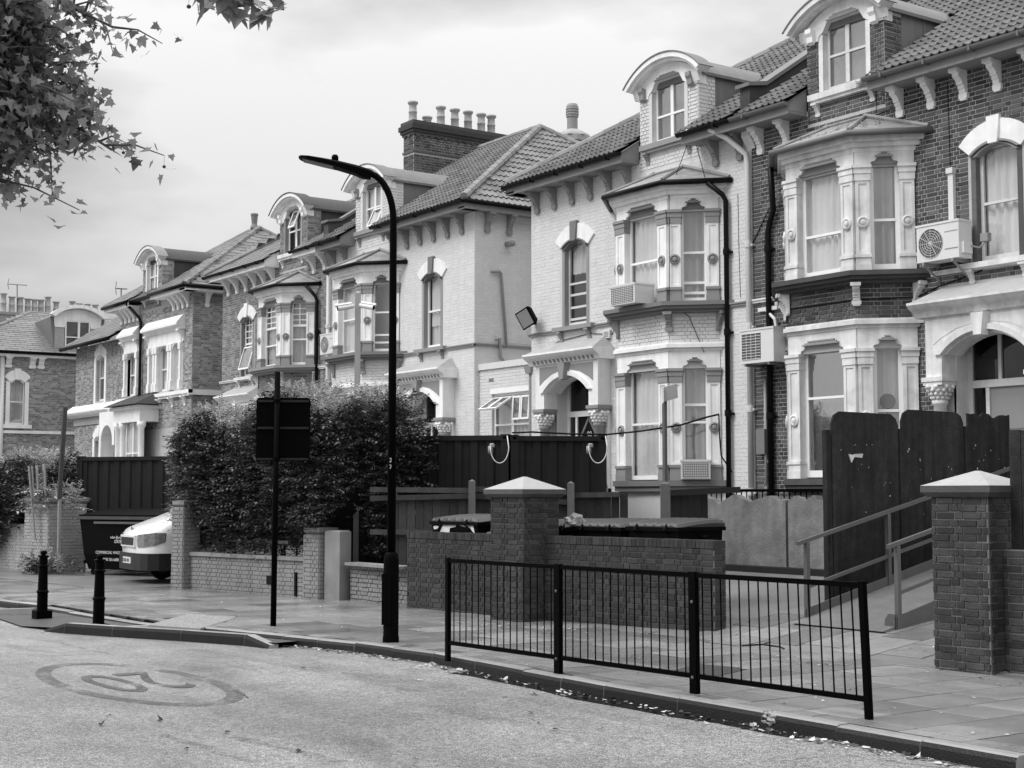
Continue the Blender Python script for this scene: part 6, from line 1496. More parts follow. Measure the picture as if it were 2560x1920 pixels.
for px, fr, nm in ((1232, cfr2, 'looped cable and plug on the container behind the hedge'), (1478, cfr, 'looped cable and plug on the right dark container')):
    p = at_d(px, 1120, 26.8); o = thing('power_lead', nm, 'cable', p, 'looped power leads')
    m = MB(); q = at_d(px - 6, 1122, 26.85); m.tube([q + Vector((0, 0, .05)), q - Vector((0, 0, .09))], .045, 10); m.build('plug', 'accent_mid', o, smooth=True)
    m = MB(); pts = [at_d(px + 36, 1090, 26.88)] + [at_d(px + 17 + 23 * math.cos(a_), 1118 + 40 * math.sin(a_), 26.78) for a_ in [R(180) * k_ / 12 for k_ in range(13)]] + [at_d(px - 7, 1114, 26.85)]; m.tube(pts, .010, 6); m.build('lead', 'pipe_white', o, smooth=True)
    m = MB(); m.lathe([(.05, 0), (.05, .05), (.03, .07)], at_d(px - 2, 1118, 26.85), 8); m.build('socket_box', 'accent_mid', o)
oc = thing('overhead_cable', 'thick black cable sagging from the container top to the bay of number 90', 'cable', at_d(1515, 1085, 27))
m = MB(); pts = [at_d(x_, y_, dd_) for x_, y_, dd_ in ((1280, 1082, 26.9), (1330, 1080, 26.9), (1430, 1085, 26.9), (1520, 1086, 27), (1600, 1078, 26.6), (1700, 1063, 26.4), (1770, 1042, 26.6), (1797, 1036, 26.8))]; m.tube(pts, .018, 6); m.build('cable', 'gutter_black', oc, smooth=True)
m = MB(); pts = [at_d(x_, y_, 26.9) for x_, y_ in ((1797, 1036), (1799, 1090), (1803, 1140), (1830, 1180))]; m.tube(pts, .014, 6); m.build('cable_drop', 'gutter_black', oc, smooth=True)
# --- wheeled bins
def bin_(loc, rz, w, dp, h, label, group, lidopen=False, label_patch=None):
    o = thing('wheeled_bin', label, 'bin', loc, group); T = Matrix.Translation(Vector(loc)) @ Matrix.Rotation(rz, 4, 'Z')
    m = MB(T); L = []
    for z, k in ((.16, .86), (.2, .88), (h * .55, .95), (h - .06, 1.0), (h, 1.0)): L.append([(x * w / 2 * k, y * dp / 2 * k, z) for x, y in ((-1, -1), (1, -1), (1, 1), (-1, 1))])
    m.loops(L); m.build('body', 'plastic_black', o)
    m = MB(T); m.loops([[(x * (w / 2 + .035), y * (dp / 2 + .035), z) for x, y in ((-1, -1), (1, -1), (1, 1), (-1, 1))] for z in (h - .07, h - .015)]); m.build('rim', 'plastic_black', o)
    # ribbed bowed lid
    m = MB(T); n = 24; L = []
    for j, (f, b) in enumerate(((-1, 0.0), (-.93, .03), (-.4, .06), (.2, .085), (.7, .09), (1, .08))):
        row = []
        for i in range(n + 1):
            u = -1 + 2 * i / n; rib = .018 if i % 4 == 1 else 0; side = max(0, abs(u) - .9) * .5
            row.append((u * (w / 2 + .02), f * (dp / 2 + .03), h + b + rib - side))
        L.append(row)
    m.loops(L, False, False); m.loops([[p for p in L[0]], [(x, y, h - .03) for x, y, z in L[0]]], False, False)
    for col_ in (0, n): m.loops([[r_[col_] for r_ in L], [(r_[col_][0], r_[col_][1], h - .02) for r_ in L]], False, False)
    lo = m.build('lid', 'lid', o)
    for s in (-1, 1):
        m = MB(T); m.lathe([(.03, -.07), (.03, .07)], (s * (w / 2 + .06), 0, h - .16), 8, axis='x'); m.build('trunnion', 'plastic_black', o)
        m = MB(T); m.tube([(s * w * .3, -dp / 2 - .02, h - .1), (s * w * .3, -dp / 2 - .09, h - .06), (s * w * .3, -dp / 2 - .03, h + .02)], .015, 6); m.build('handle', 'plastic_black', o)
        for yy in (-1, 1):
            m = MB(T); m.lathe([(.0, -.025), (.09, -.025), (.09, .025), (0, .025)], (s * w * .34, yy * dp * .32, .09), 12, axis='x'); m.build('wheel', 'rubber', o)
    if label_patch:
        m = MB(T); k = dp / 2 + .004; m.add([(x, -k - .004, z) for x, z in label_patch], [tuple(range(len(label_patch)))]); m.build('sticker', 'paint_white', o)
    return o, T
ang = math.atan2(dW.y, dW.x)
def binpos(px, off):
    """place behind the screen wall, below the point px of the picture"""
    best = None
    for i in range(300):
        p = WP.lerp(WR, i / 299 * 1.2) + Vector((-dW.y, dW.x, 0)) * off; x_ = proj((p.x, p.y, 1.4))[0]
        if best is None or abs(x_ - px) < best[0]: best = (abs(x_ - px), p)
    return best[1]
for px, w, lb in ((1418, .98, 'black wheeled bin next to the brick pier with a bag on it'), (1550, .98, 'middle of three black wheeled bins behind the brick wall'), (1690, .98, 'black wheeled bin nearest the open end of the brick wall')):
    p = binpos(px, .95); bin_((p.x, p.y, gz(p.y)), ang + (.05 if px > 1700 else 0), 0.95, .95, 1.25, lb, 'bins behind the brick wall')
dL = (WP - WL).normalized(); nL = Vector((-dL.y, dL.x, 0)); aL = math.atan2(dL.y, dL.x)
p = WL + dL * .80 + nL * .85; bl, Tl = bin_((p.x, p.y, gz(p.y) + .14), aL, 1.22, .95, 1.20, 'ribbed bin with a white splashed front behind the low brick wall', 'bins behind the brick wall')
m = MB(Tl); k = -.95 / 2 - .006
for pl in ([(-.58, 1.10), (-.38, 1.13), (-.46, 1.06), (-.55, 1.05)], [(-.30, 1.13), (.05, 1.13), (.04, 1.10), (-.12, 1.08), (-.14, .95), (-.42, .95), (-.34, 1.08)], [(.12, 1.13), (.50, 1.13), (.54, 1.00), (.48, 1.03), (.42, 1.09), (.2, 1.11)]): m.add([(x, k, z) for x, z in pl], [tuple(range(len(pl)))])
m.build('splash', 'paint_white', bl)
p2 = WL + dL * 2.05 + nL * .80; b2_, T2 = bin_((p2.x, p2.y, gz(p2.y)), aL, .9, .8, 1.12, 'open black bin overflowing with bags beside the brick pier', 'bins behind the brick wall')
def crumple(name, label, c, r, mat, sc=(1, 1, 1), seed=1, cat='bag'):
    bm = bmesh.new(); bmesh.ops.create_icosphere(bm, subdivisions=3, radius=1); rr = random.Random(seed)
    ph = [rr.uniform(0, 6) for _ in range(6)]
    for v in bm.verts:
        k = 1 + .16 * math.sin(v.co.x * 5 + ph[0]) * math.cos(v.co.y * 6 + ph[1]) + .12 * math.sin(v.co.z * 9 + ph[2] + v.co.x * 4) + rr.uniform(-.07, .07)
        v.co = Vector((v.co.x * sc[0], v.co.y * sc[1], v.co.z * sc[2])) * k * r
    me = bpy.data.meshes.new(name); bm.to_mesh(me); bm.free(); me.materials.append(MATS[mat])
    z0 = min(v.co.z for v in me.vertices)
    o = link(name, me, (c[0], c[1], c[2] - z0)); tag(o, label, cat); return o
crumple('rubbish_bag', 'dark rubbish bag swelling out of the open bin', (p2.x - .12, p2.y, 1.15), .27, 'bag', (1.2, 1, .85), 3)
crumple('rubbish_bag', 'pale carrier bag heaped against the brick pier', (WP.x + .30, WP.y + .62, 1.24), .15, 'bag_pale', (1, 1, 1), 5)
crumple('rubbish_bag', 'crumpled pale plastic bag lying in the gutter', (on_z(1935, 1818, -.12).x, on_z(1935, 1818, -.12).y, -.125), .085, 'bag_pale', (1.35, .9, .8), 9)
# --- commercial waste bin
q0, q1 = Vector((-34.35, 11.55, 0)), Vector((-31.9, 12.75, 0)); dC = (q1 - q0).normalized(); cw = thing('waste_container', 'large black commercial waste bin with white lettering beside the van', 'bin', (q0 + q1) / 2)
nC = Vector((dC.y, -dC.x, 0)); wfr = Fr(q0[:2], dC[:2], nC[:2]); LW = (q1 - q0).length
m = MB(); m.loops([[wfr.p(a, b, z) for a, b in ((k, -1.2), (LW - k, -1.2), (LW - k, -k), (k, -k))] for z, k in ((.14, .16), (.5, .08), (1.15, .02), (1.34, 0))]); m.build('body', 'plastic_black', cw)
m = MB(); m.fb(wfr, -.05, LW + .05, -1.25, .05, 1.30, 1.37); m.build('rim', 'lid', cw)
m = MB(); m.loops([[wfr.p(a, b, z) for a, b in ((0, -1.2), (LW, -1.2), (LW, .02), (0, .02))] for z in (1.37, 1.41)]); m.loops([[wfr.p(a, b, 1.41 + (.14 if k else 0)) for a, b in ((.05 + .3 * k, -1.15), (LW - .05 - .3 * k, -1.15), (LW - .05 - .3 * k, -.03 - .5 * k), (.05 + .3 * k, -.03 - .5 * k))] for k in (0, 1)]); m.build('lid', 'plastic_black', cw)
m = MB(); m.fb(wfr, .5, LW - .1, .01, .05, 1.20, 1.25); m.build('front_bar', 'galv', cw)
for a in (.25, LW - .25): m = MB(); m.lathe([(0, -.03), (.08, -.03), (.08, .03), (0, .03)], wfr.p(a, -.25, .08), 10, axis='x'); m.build('wheel', 'rubber', cw)
def wt_(body, px, py, size, sx=1.0):
    best = min(range(300), key=lambda i: abs(proj(wfr.p(LW * i / 299, .03, .9))[0] - px)); t = LW * best / 299
    p = Vector(wfr.p(t, .035, 0)); z = min((abs(proj((p.x, p.y, q / 200))[1] - py), q / 200) for q in range(400))[1]
    text('lettering', body, cw, (p.x, p.y, z), fr_rot(wfr), size, 'lettering_light', 'LEFT', sx)
wt_('ndon Borough', 276, 1346, .088, .9); wt_('ckney', 286, 1357, .15, 1.0); wt_('COMMERCIAL WASTE SERVICES', 240, 1384, .095, .86); wt_('0208 356 6688', 258, 1402, .095, .86)
# --- van
def van():
    c = Vector((-30.72, 11.45, 0)); v = thing('parked_van', 'white van with dark bumper nosing out beside the painted brick pier', 'van', c)
    T = Matrix.Translation(c) @ Matrix.Rotation(R(-4), 4, 'Z') @ Matrix.Diagonal((1.02, 1.0, 1.10, 1))     # nose towards -Y, local x across, y back from the nose
    hwid = .96
    def sect(y, zb, zt, hw, r, zsh=None):
        zs_ = zt if zsh is None else zsh
        return [(-hw * .96, y, zb), (-hw, y, zb + .15), (-hw, y, zs_ - r), (-hw + r * .6, y, zs_), (-hw * .45, y - .0, zt), (hw * .45, y, zt), (hw - r * .6, y, zs_), (hw, y, zs_ - r), (hw, y, zb + .15), (hw * .96, y, zb)]
    nose = [(-1, 1.1), (-1, .75), (-.995, .45), (-.95, .22), (-.8, .05), (-.55, -.02), (0, -.05), (.55, -.02), (.8, .05), (.95, .22), (.995, .45), (1, .75), (1, 1.1)]
    L = [[(x * w, min(y + sh, 1.1), z) for x, y in nose] for z, sh, w in ((.42, .03, .99), (.70, 0, 1), (.95, .02, .99), (1.02, .07, .975), (1.07, .16, .955), (1.16, .42, .93), (1.27, .75, .90), (1.37, 1.03, .87))]
    m = MB(T); m.loops(L); b = m.build('front_body', 'van_white', v); smooth_by_angle(b, 38)
    secs = [sect(1.05, .36, 1.38, .98, .1, 1.27), sect(1.55, .36, 1.95, .92, .12, 1.88), sect(1.85, .36, 2.12, .90, .12, 2.05), sect(2.6, .36, 2.2, .92, .12, 2.12), sect(4.7, .36, 2.2, .93, .12, 2.12), sect(4.8, .4, 2.15, .9, .12, 2.08)]
    m = MB(T); m.loops(secs); b = m.build('cabin', 'van_white', v); smooth_by_angle(b, 40)
    m = MB(T); m.add([(-.83, 1.04, 1.44), (.83, 1.04, 1.44), (.74, 1.54, 1.92), (-.74, 1.54, 1.92)], [(0, 1, 2, 3)]); m.build('windscreen', 'black_gloss', v)
    for s in (-1, 1): m = MB(T); m.add([(s * .992, 1.25, 1.38), (s * .992, 2.2, 1.38), (s * .93, 2.1, 1.9), (s * .93, 1.7, 1.9)], [(0, 1, 2, 3)]); m.build('side_window', 'black_gloss', v)
    m = MB(T); m.loops([[(x, y, z) for x, y in ((-1.0, .66), (-1.0, .3), (-.93, .08), (-.75, -.02), (-.4, -.07), (.4, -.07), (.75, -.02), (.93, .08), (1.0, .3), (1.0, .66))] for z in (.26, .34, .53, .58)]); m.build('bumper', 'van_plastic', v)
    m = MB(T); m.loops([[(x, .2, z), (x * .98, .2, z - .0)] for x, z in ((0, 0), (0, 0))], False, False)
    m = MB(T); m.loops([[(x * k, y, z * 1.0) for x, z in ((-.46, .70), (.46, .70), (.50, .92), (-.50, .92))] for y, k in ((-.075, 1), (.10, 1.0))]); g_ = m.build('grille_surround', 'van_white', v)
    m = MB(T); m.add([(-.42, -.082, .73), (.42, -.082, .73), (.45, -.082, .88), (-.45, -.082, .88)], [(0, 1, 2, 3)]); m.build('grille', 'van_plastic', v)
    for s in (-1, 1):
        hl = [(.57, -.035, .70, .93), (.8, .035, .70, .95), (.962, .215, .73, .975), (1.005, .42, .80, .97)]
        m = MB(T); m.loops([[(s * x, y, z0), (s * x, y, z1), (s * (x - .04), y + .05, z1), (s * (x - .04), y + .05, z0)] for x, y, z0, z1 in hl]); m.build('headlight', 'headlamp', v)
        m = MB(T); m.tube([(s * 1.0, 1.25, 1.36), (s * 1.12, 1.22, 1.38)], .025, 6); m.hexa([(s * 1.10, 1.18, 1.26), (s * 1.26, 1.18, 1.26), (s * 1.26, 1.26, 1.26), (s * 1.10, 1.26, 1.26), (s * 1.10, 1.18, 1.56), (s * 1.26, 1.18, 1.56), (s * 1.26, 1.26, 1.56), (s * 1.10, 1.26, 1.56)]); m.build('wing_mirror', 'van_plastic', v)
        for y in (.95, 3.9):
            m = MB(T); m.lathe([(.0, -.1), (.2, -.1), (.32, -.09), (.33, .0), (.32, .09), (.2, .1), (0, .1)], (s * .84, y, .33), 18, axis='x'); wh = m.build('wheel', 'rubber', v); m = MB(T); m.lathe([(0, -.105), (.2, -.105), (.2, .105), (0, .105)], (s * .84, y, .33), 14, axis='x'); m.build('rim', 'galv', wh)
    m = MB(T); m.tube([(-.6, 1.02, 1.44), (.1, 1.0, 1.50)], .012, 5); m.build('wiper', 'van_plastic', v)
    m = MB(T); m.fb(Fr((0, 0), (1, 0), (0, -1)), -.27, .27, .068, .085, .38, .50); pl = m.build('number_plate', 'plate', v)
    p = T @ Vector((-.25, -.088, .405)); text('plate_lettering', 'KX06 YNF', pl, p, (R(90), 0, R(-4)), .105, 'lettering_dark', 'LEFT', .92)
    m = MB(T); m.lathe([(.07, 0), (.07, .012), (0, .018)], (0, -.03, 1.03), 14, fr=Fr((0, 0), (1, 0), (0, -1))); m.build('badge', 'chrome', v)
    m = MB(T); m.loops([[(x, y, .3) for x, y in ((-.85, .3), (.85, .3), (.9, 4.6), (-.9, 4.6))], [(x, y, .42) for x, y in ((-.85, .3), (.85, .3), (.9, 4.6), (-.9, 4.6))]]); m.build('underbody', 'van_plastic', v)
van()
# --- low painted wall, piers and gatepost in front of the hedge
LW0, LW1 = Vector((-28.0, 11.68)), Vector((-24.15, 12.42))
lw = wall_run('garden_wall', 'low pale painted brick wall with flat coping below the hedge', [LW0[:], LW1[:]], .66, .22, 'brick_white', 'mortar_white', None, 300, cop=False)
d_ = (LW1 - LW0).normalized(); lfr = Fr(LW0, d_, (d_.y, -d_.x)); m = MB(); m.fb(lfr, -.02, (LW1 - LW0).length + .02, -.26, .05, .66, .73); m.build('coping', 'concrete_post', lw)
m = MB(); pq = lfr.p(2.62, .0, 0); m.fb(lfr, 2.55, 2.72, .0, .03, .20, .36); o = m.build('meter_box', 'gutter_black', lw)
m = MB(); m.fb(lfr, 3.42, 3.47, .015, .05, .02, .45); m.build('vertical_strip', 'gutter_black', lw)
lp1 = thing('brick_gate_pier', 'pale painted brick gate pier between the van and the hedge', 'gate pier', (-28.4, 11.6, 0))
brick_pier(lp1, (-28.22, 11.66), .20, 1.62, (1, .2), 'brick_white', 'mortar_white', 'brick_white', 60, .02, .0, 'brick_white')
lp2 = thing('brick_gate_pier', 'short brick pier beside the concrete gatepost', 'gate pier', (-23.95, 12.4, 0))
brick_pier(lp2, (-24.02, 12.50), .22, 1.15, (1, .2), 'brick_white', 'mortar_white', 'concrete_post', 40, .02, .0, 'brick_white')
gp_ = thing('gatepost', 'smooth grey concrete gatepost below the right end of the hedge', 'gatepost', (-23.4, 12.45, 0)); a, b = on_z(850, 1500), on_z(896, 1499)
g0 = Vector((-23.72, 12.42)); gd = Vector((1, .35)).normalized(); m = MB(); gfr = Fr(g0, gd, (gd.y, -gd.x)); m.loops([[gfr.p(x, y, z) for x, y in ((k, -.3 + k), (.36 - k, -.3 + k), (.36 - k, -k), (k, -k))] for z, k in ((-.1, 0), (1.2, 0), (1.23, .03))]); m.build('post', 'concrete_post', gp_)
dw = wall_run('garden_wall', 'short length of rough low brick wall behind the lamp column', [(-23.35, 12.75), (-21.45, 12.85)], .62, .22, 'brick_white', 'mortar_wall', None, 120, cop=False, jit=.006)
m = MB(); m.box(-23.35, -21.45, 12.62, 12.92, .62, .67); m.build('coping', 'concrete_post', dw)
# --- pale wall with ivy on the far left
lwall = wall_run('garden_wall', 'pale painted brick wall overgrown with ivy at the far left', [(-44, 9.6), (-36.3, 11.2)], 1.15, .3, 'brick_pale', 'mortar_pale', None, 200, cop=False)
lp3 = thing('brick_gate_pier', 'broad pale painted pier with ivy on its cap beside the waste bin', 'gate pier', (-35.9, 11.4, 0))
brick_pier(lp3, (-36.0, 11.52), .52, 1.66, (1, .25), 'brick_pale', 'mortar_pale', 'stone_cap', 150, .05, .06, 'concrete_post')
tp_ = thing('timber_pole', 'tall dark timber pole strapped to the pale ivy pier', 'pole', (-35.2, 11.1, 0)); pb_ = on_z(150, 1432); m = MB(); dpt = (pb_ - EYE).dot(FW0) - .6
m.beam(at_d(148, 1250, dpt), at_d(163, 1018, dpt), .09, .09); m.build('pole', 'fence_wood', tp_); m = MB(); m.beam(at_d(146, 1430, dpt), at_d(149, 1248, dpt), .1, .06); m.build('lower_batten', 'concrete_post', tp_)
for i, (x0, y0_, x1, y1_, w) in enumerate(((72, 1165, 88, 1350, .07), (80, 1165, 84, 1250, .09), (92, 1163, 94, 1250, .16), (110, 1160, 112, 1250, .2))):
    t = thing('loose_plank', ('weathered plank leaning outermost among the ivy', 'narrow weathered plank wedged behind the leaning one', 'weathered upright plank above the ivy pier', 'broad pale plank nearest the dark timber pole')[i], 'plank', at_d(x1, y1_, dpt), 'planks in the ivy'); m = MB(); m.beam(at_d(x1, y1_, dpt + .3), at_d(x0, y0_, dpt + .3), w, .03)
    m.build('timber', 'concrete_post', t)
# --- cctv mast
cm_ = at_d(893, 1000, 27.6); cc = thing('camera_mast', 'pale square mast with two security cameras rising from the hedge', 'camera mast', vz(cm_, gz(cm_.y))); ztop = at_d(893, 733, 27.6).z
m = MB(); m.loops([sq(cm_, .05, .1), sq(cm_, .05, ztop), sq(cm_, .015, ztop + .04)]); m.build('mast', 'pipe_grey', cc)
for (px, py, dx, dz) in ((866, 768, -.30, -.07), (915, 766, .26, -.06)):
    p = at_d(px, py, 27.5); m = MB(); dirv = (RT * dx + Vector((0, 0, dz)) - FW0 * .12).normalized(); m.tube([p - dirv * .13, p + dirv * .17], [.045, .05], 10); co = m.build('camera', 'ac_white', cc, smooth=False)
    m = MB(); m.tube([p + dirv * .171, p + dirv * .174], .042, 10); m.build('lens', 'black_gloss', co); m = MB(); m.tube([vz(cm_, p.z + .03), p - dirv * .12], .018, 6); m.build('arm', 'ac_white', cc)
    m = MB(); m.tube([p - dirv * .1 + Vector((0, 0, .056)), p + dirv * .22 + Vector((0, 0, .06))], .03, 4); m.build('sunshade', 'ac_white', co)
# --- floodlight
fl = at_d(1330, 800, 31.9); fo = thing('floodlight', 'square black floodlight on the corner of number 90', 'floodlight', fl)
c = on_y(1316, 795, 19.15); n = Vector((.22, -.9, -.34)).normalized(); u = n.cross(Vector((0, 0, 1))).normalized(); u = (u * math.cos(.35) + n.cross(u) * math.sin(.35)).normalized(); w = n.cross(u)
m = MB(); sqv = lambda k, dpt_: [c + u * a * k + w * b * k + n * dpt_ for a, b in ((-1, -1), (1, -1), (1, 1), (-1, 1))]
m.loops([sqv(.08, -.2), sqv(.15, -.15), sqv(.21, .0), sqv(.21, .05)]); m.build('housing', 'black_paint', fo)
m = MB(); m.add(sqv(.18, .054), [(0, 1, 2, 3)]); m.build('lens', 'accent_mid', fo); m = MB(); m.beam(c - n * .1 - Vector((0, 0, .15)), on_y(1338, 806, 19.49), .07, .09); m.build('bracket', 'black_paint', fo)
# --- air conditioners
def ac(label, fr, t0, t1, n0, n1, z0, z1, kind, cat='air conditioner', name='air_conditioner'):
    o = thing(name, label, cat, fr.p((t0 + t1) / 2, (n0 + n1) / 2, z0), 'air conditioners on the house fronts')
    m = MB(); m.fb(fr, t0, t1, n0, n1, z0, z1); m.build('casing', 'ac_white', o)
    m = MB(); e = .012
    m.fb(fr, t0 - e, t1 + e, n0 - e, n1 + e, z1 - .02, z1 + .015); m.build('top_cover', 'ac_white', o)
    h, w = z1 - z0, t1 - t0
    if kind == 'fan':
        cx, cz, rr_ = t0 + w * .34, z0 + h * .48, min(h * .40, w * .31)
        m = MB(); m.lathe([(rr_, 0), (rr_, .004)], (cx, n1, cz), 28, fr=fr); g = m.build('fan_guard', 'ac_grille', o)
        for k in range(1, 7): q = rr_ * k / 6; m = MB(); m.tube([fr.p(cx + q * math.cos(2 * math.pi * i / 24), n1 + .012, cz + q * math.sin(2 * math.pi * i / 24)) for i in range(25)], .004, 4); m.build('guard_ring', 'ac_white', g)
        for k in range(6): a = math.pi * k / 6; m = MB(); m.tube([fr.p(cx - rr_ * math.cos(a), n1 + .014, cz - rr_ * math.sin(a)), fr.p(cx + rr_ * math.cos(a), n1 + .014, cz + rr_ * math.sin(a))], .004, 4); m.build('guard_spoke', 'ac_white', g)
        m = MB(); m.fb(fr, t0 + w * .67, t1 - .02, n1, n1 + .004, z0 + h * .25, z0 + h * .28); m.fb(fr, t0 + w * .67, t1 - .02, n1, n1 + .004, z0 + h * .72, z0 + h * .74); m.build('panel_joint', 'accent_mid', o)
        m = MB(); m.fb(fr, t1, t1 + .05, n0 + .05, n1 - .06, z0 + h * .12, z0 + h * .42); m.build('valve_cover', 'ac_white', o)
    else:
        a, b, c_, d_2 = (t0 + w * .05, t0 + w * .62, z0 + h * .12, z1 - h * .12) if kind == 'grille' else (t0 + w * .06, t1 - w * .06, z0 + h * .1, z1 - h * .1)
        m = MB(); m.fb(fr, a, b, n1, n1 + .004, c_, d_2); g = m.build('grille_back', 'ac_grille', o)
        k = 9
        for i in range(k + 1): m = MB(); z = c_ + (d_2 - c_) * i / k; m.fb(fr, a, b, n1 + .006, n1 + .014, z - .005, z + .005); m.build('grille_bar', 'ac_white', g)
        for i in range(1, 12 if kind != 'grille' else 4): m = MB(); x = a + (b - a) * i / (12 if kind != 'grille' else 4); m.fb(fr, x - .004, x + .004, n1 + .004, n1 + .010, c_, d_2); m.build('grille_bar', 'ac_white', g)
    return o
AF = Fr((0, FY), (1, 0), (0, -1))
def ax(px, py, n=.35): q = on_y(px, py, FY - n); return q.x, q.z
x0, z1 = ax(2298, 575); x1, _ = ax(2400, 565); z0 = ax(2298, 660)[1]
a1 = ac('air conditioner with round fan and a white pipe beside the upper bay', AF, x0, x0 + .84, .10, .42, z0, z0 + .60, 'fan')
m = MB(); xp, zp = ax(2378, 425, .05); m.fb(AF, xp - .05, xp + .05, .0, .08, z0 + .6, zp); m.fb(AF, xp - .065, xp + .065, .0, .11, zp - .06, zp + .03); m.build('pipe_trunking', 'ac_white', a1)
for t in (x0 + .12, x0 + .7): m = MB(); m.fb(AF, t - .02, t + .02, 0, .42, z0 - .05, z0); m.beam(AF.p(t, 0, z0 - .28), AF.p(t, .38, z0 - .05), .03, .03); m.build('bracket', 'accent_mid', a1)
m = MB(); m.fb(AF, x0 + 1.0, x0 + 1.14, 0, .1, z0 + .25, z0 + .38); m.tube([AF.p(x0 + .86, .2, z0 + .2), AF.p(x0 + 1.0, .12, z0 + .15), AF.p(x0 + 1.08, .06, z0 + .25)], .014, 5); m.build('isolator', 'accent_mid', a1)
x0, z1 = ax(1863, 828); z0 = ax(1863, 912)[1]
a2 = ac('air conditioner with square grille on the party wall by the white pipe', AF, x0, x0 + .86, .14, .48, z0, z0 + .62, 'grille')
for t in (x0 + .12, x0 + .72): m = MB(); m.fb(AF, t - .02, t + .02, 0, .48, z0 - .05, z0); m.build('bracket', 'accent', a2)
m = MB(); m.tube([AF.p(x0 + .30, .10, z0 + 1.0), AF.p(x0 + .52, .10, z0 + .82), AF.p(x0 + .56, .10, z0 + .6)], .03, 6); m.fb(AF, x0 + .05, x0 + .55, .0, .07, z0 + 1.0, z0 + 1.07); m.build('pipe_trunking', 'ac_white', a2)
# window unit in the upper bay of number 90, and a vent unit below
BF = Fr((0, FY - .69), (1, 0), (0, -1)); bx0 = on_y(1557, 740, FY - 1.1).x
ac('old window air conditioner propped on the upper bay sill of number 90', BF, -22.90, -22.12, .02, .52, 5.60, 5.98, 'box')
P_ = lambda u, d: (A_P - u, FY - d)
cfr_, Lc = frame_on(P_, (.92, 0), (1.61, .69), P_(2.39, 0))
ac('slatted vent unit in the lower bay of number 90', cfr_, .20, .76, .03, .22, 2.16, 2.52, 'box', 'vent unit')
x0, z1 = ax(806, 838); z0 = ax(806, 888)[1]
ac('small air conditioner beside the bay of the house with the chimney stack', AF, x0, x0 + .80, .12, .42, z0, z0 + .56, 'fan')
al_ = thing('alarm_box', 'small white alarm box on the wall of number 90', 'alarm box', AF.p(ax(1535, 835, .1)[0], .05, ax(1535, 840, .1)[1])); xx, zz_ = ax(1516, 836, .06); m = MB(); m.loops([[AF.p(xx + a, n_, zz_ + b) for a, b in ((-.11, -.08), (.11, -.08), (.12, .09), (-.12, .09))] for n_ in (0, .07)]); m.build('cover', 'ac_white', al_)
for i in range(4): m = MB(); m.fb(AF, xx - .08, xx + .08, .07, .074, zz_ - .05 + i * .03, zz_ - .035 + i * .03); m.build('louvre', 'accent', al_)
mb_ = thing('meter_box', 'dark meter cabinet on the brickwork beside the black downpipe', 'meter box', AF.p(ax(1905, 1105, .1)[0], 0, ax(1905, 1140, .1)[1])); xx, zz_ = ax(1907, 1103, .08); m = MB(); m.fb(AF, xx - .12, xx + .10, 0, .14, zz_ - .24, zz_ + .22); m.build('cabinet', 'accent', mb_)
m = MB(); m.tube([AF.p(xx, .05, zz_ - .24), AF.p(xx + .1, .06, zz_ - .6), AF.p(xx - .05, .06, zz_ - .9), AF.p(xx + .12, .05, zz_ - 1.2)], .012, 5); m.tube([AF.p(xx + .05, .05, zz_ - .24), AF.p(xx + .18, .08, zz_ - .55), AF.p(xx + .05, .05, zz_ - 1.0)], .01, 5); m.build('loose_cable', 'pipe_grey', mb_, smooth=True)
ft = thing('street_fan', 'desk fan seen through the lower bay window of the dark house', 'fan', (0, 0, 0)); 
P2 = lambda u, d: (A_P + u, FY - d); ff, Lf = frame_on(P2, (3.17, .69), (3.86, 0), P2(2.39, 0)); ft.name = 'desk_fan'; W0['desk_fan'] = Vector(ff.p(.48, -.15, 3.3)); ft.location = W0['desk_fan']
m = MB(); m.lathe([(.12, 0), (.13, .02), (.12, .05)], (.48, -.15, 3.42), 16, fr=ff); m.build('fan_head', 'accent', ft); m = MB(); m.tube([ff.p(.48, -.15, 3.2), ff.p(.48, -.15, 3.36)], .02, 6); m.build('stand', 'accent', ft)
# ================================================================ plants and litter
def leaf_spray(mb, p, d, n, size, rnd, droop=.25, flat=.5):
    """short twig with paired leaves"""
    d = d.normalized(); side = d.cross(Vector((0, 0, 1)))
    side = side.normalized() if side.length > .05 else Vector((1, 0, 0)); up = side.cross(d)
    for i in range(n):
        f = (i + .5) / n; c = p + d * (f * size * n * .42) - Vector((0, 0, 1)) * droop * (f ** 2) * size * n * .25
        s = side * (1 if i % 2 else -1); l = size * rnd.uniform(.7, 1.15)
        ld = (s * .8 + d * .6 + up * rnd.uniform(-.5, .35)).normalized(); w = ld.cross(up + side * rnd.uniform(-.4, .4)).normalized() * l * .26
        b = c + ld * l * .45; e = c + ld * l - Vector((0, 0, l * .18))
        k = len(mb.v); mb.v += [tuple(c), tuple(b + w), tuple(e), tuple(b - w)]; mb.f.append((k, k + 1, k + 2, k + 3)); mb.mi.append(mb.m)
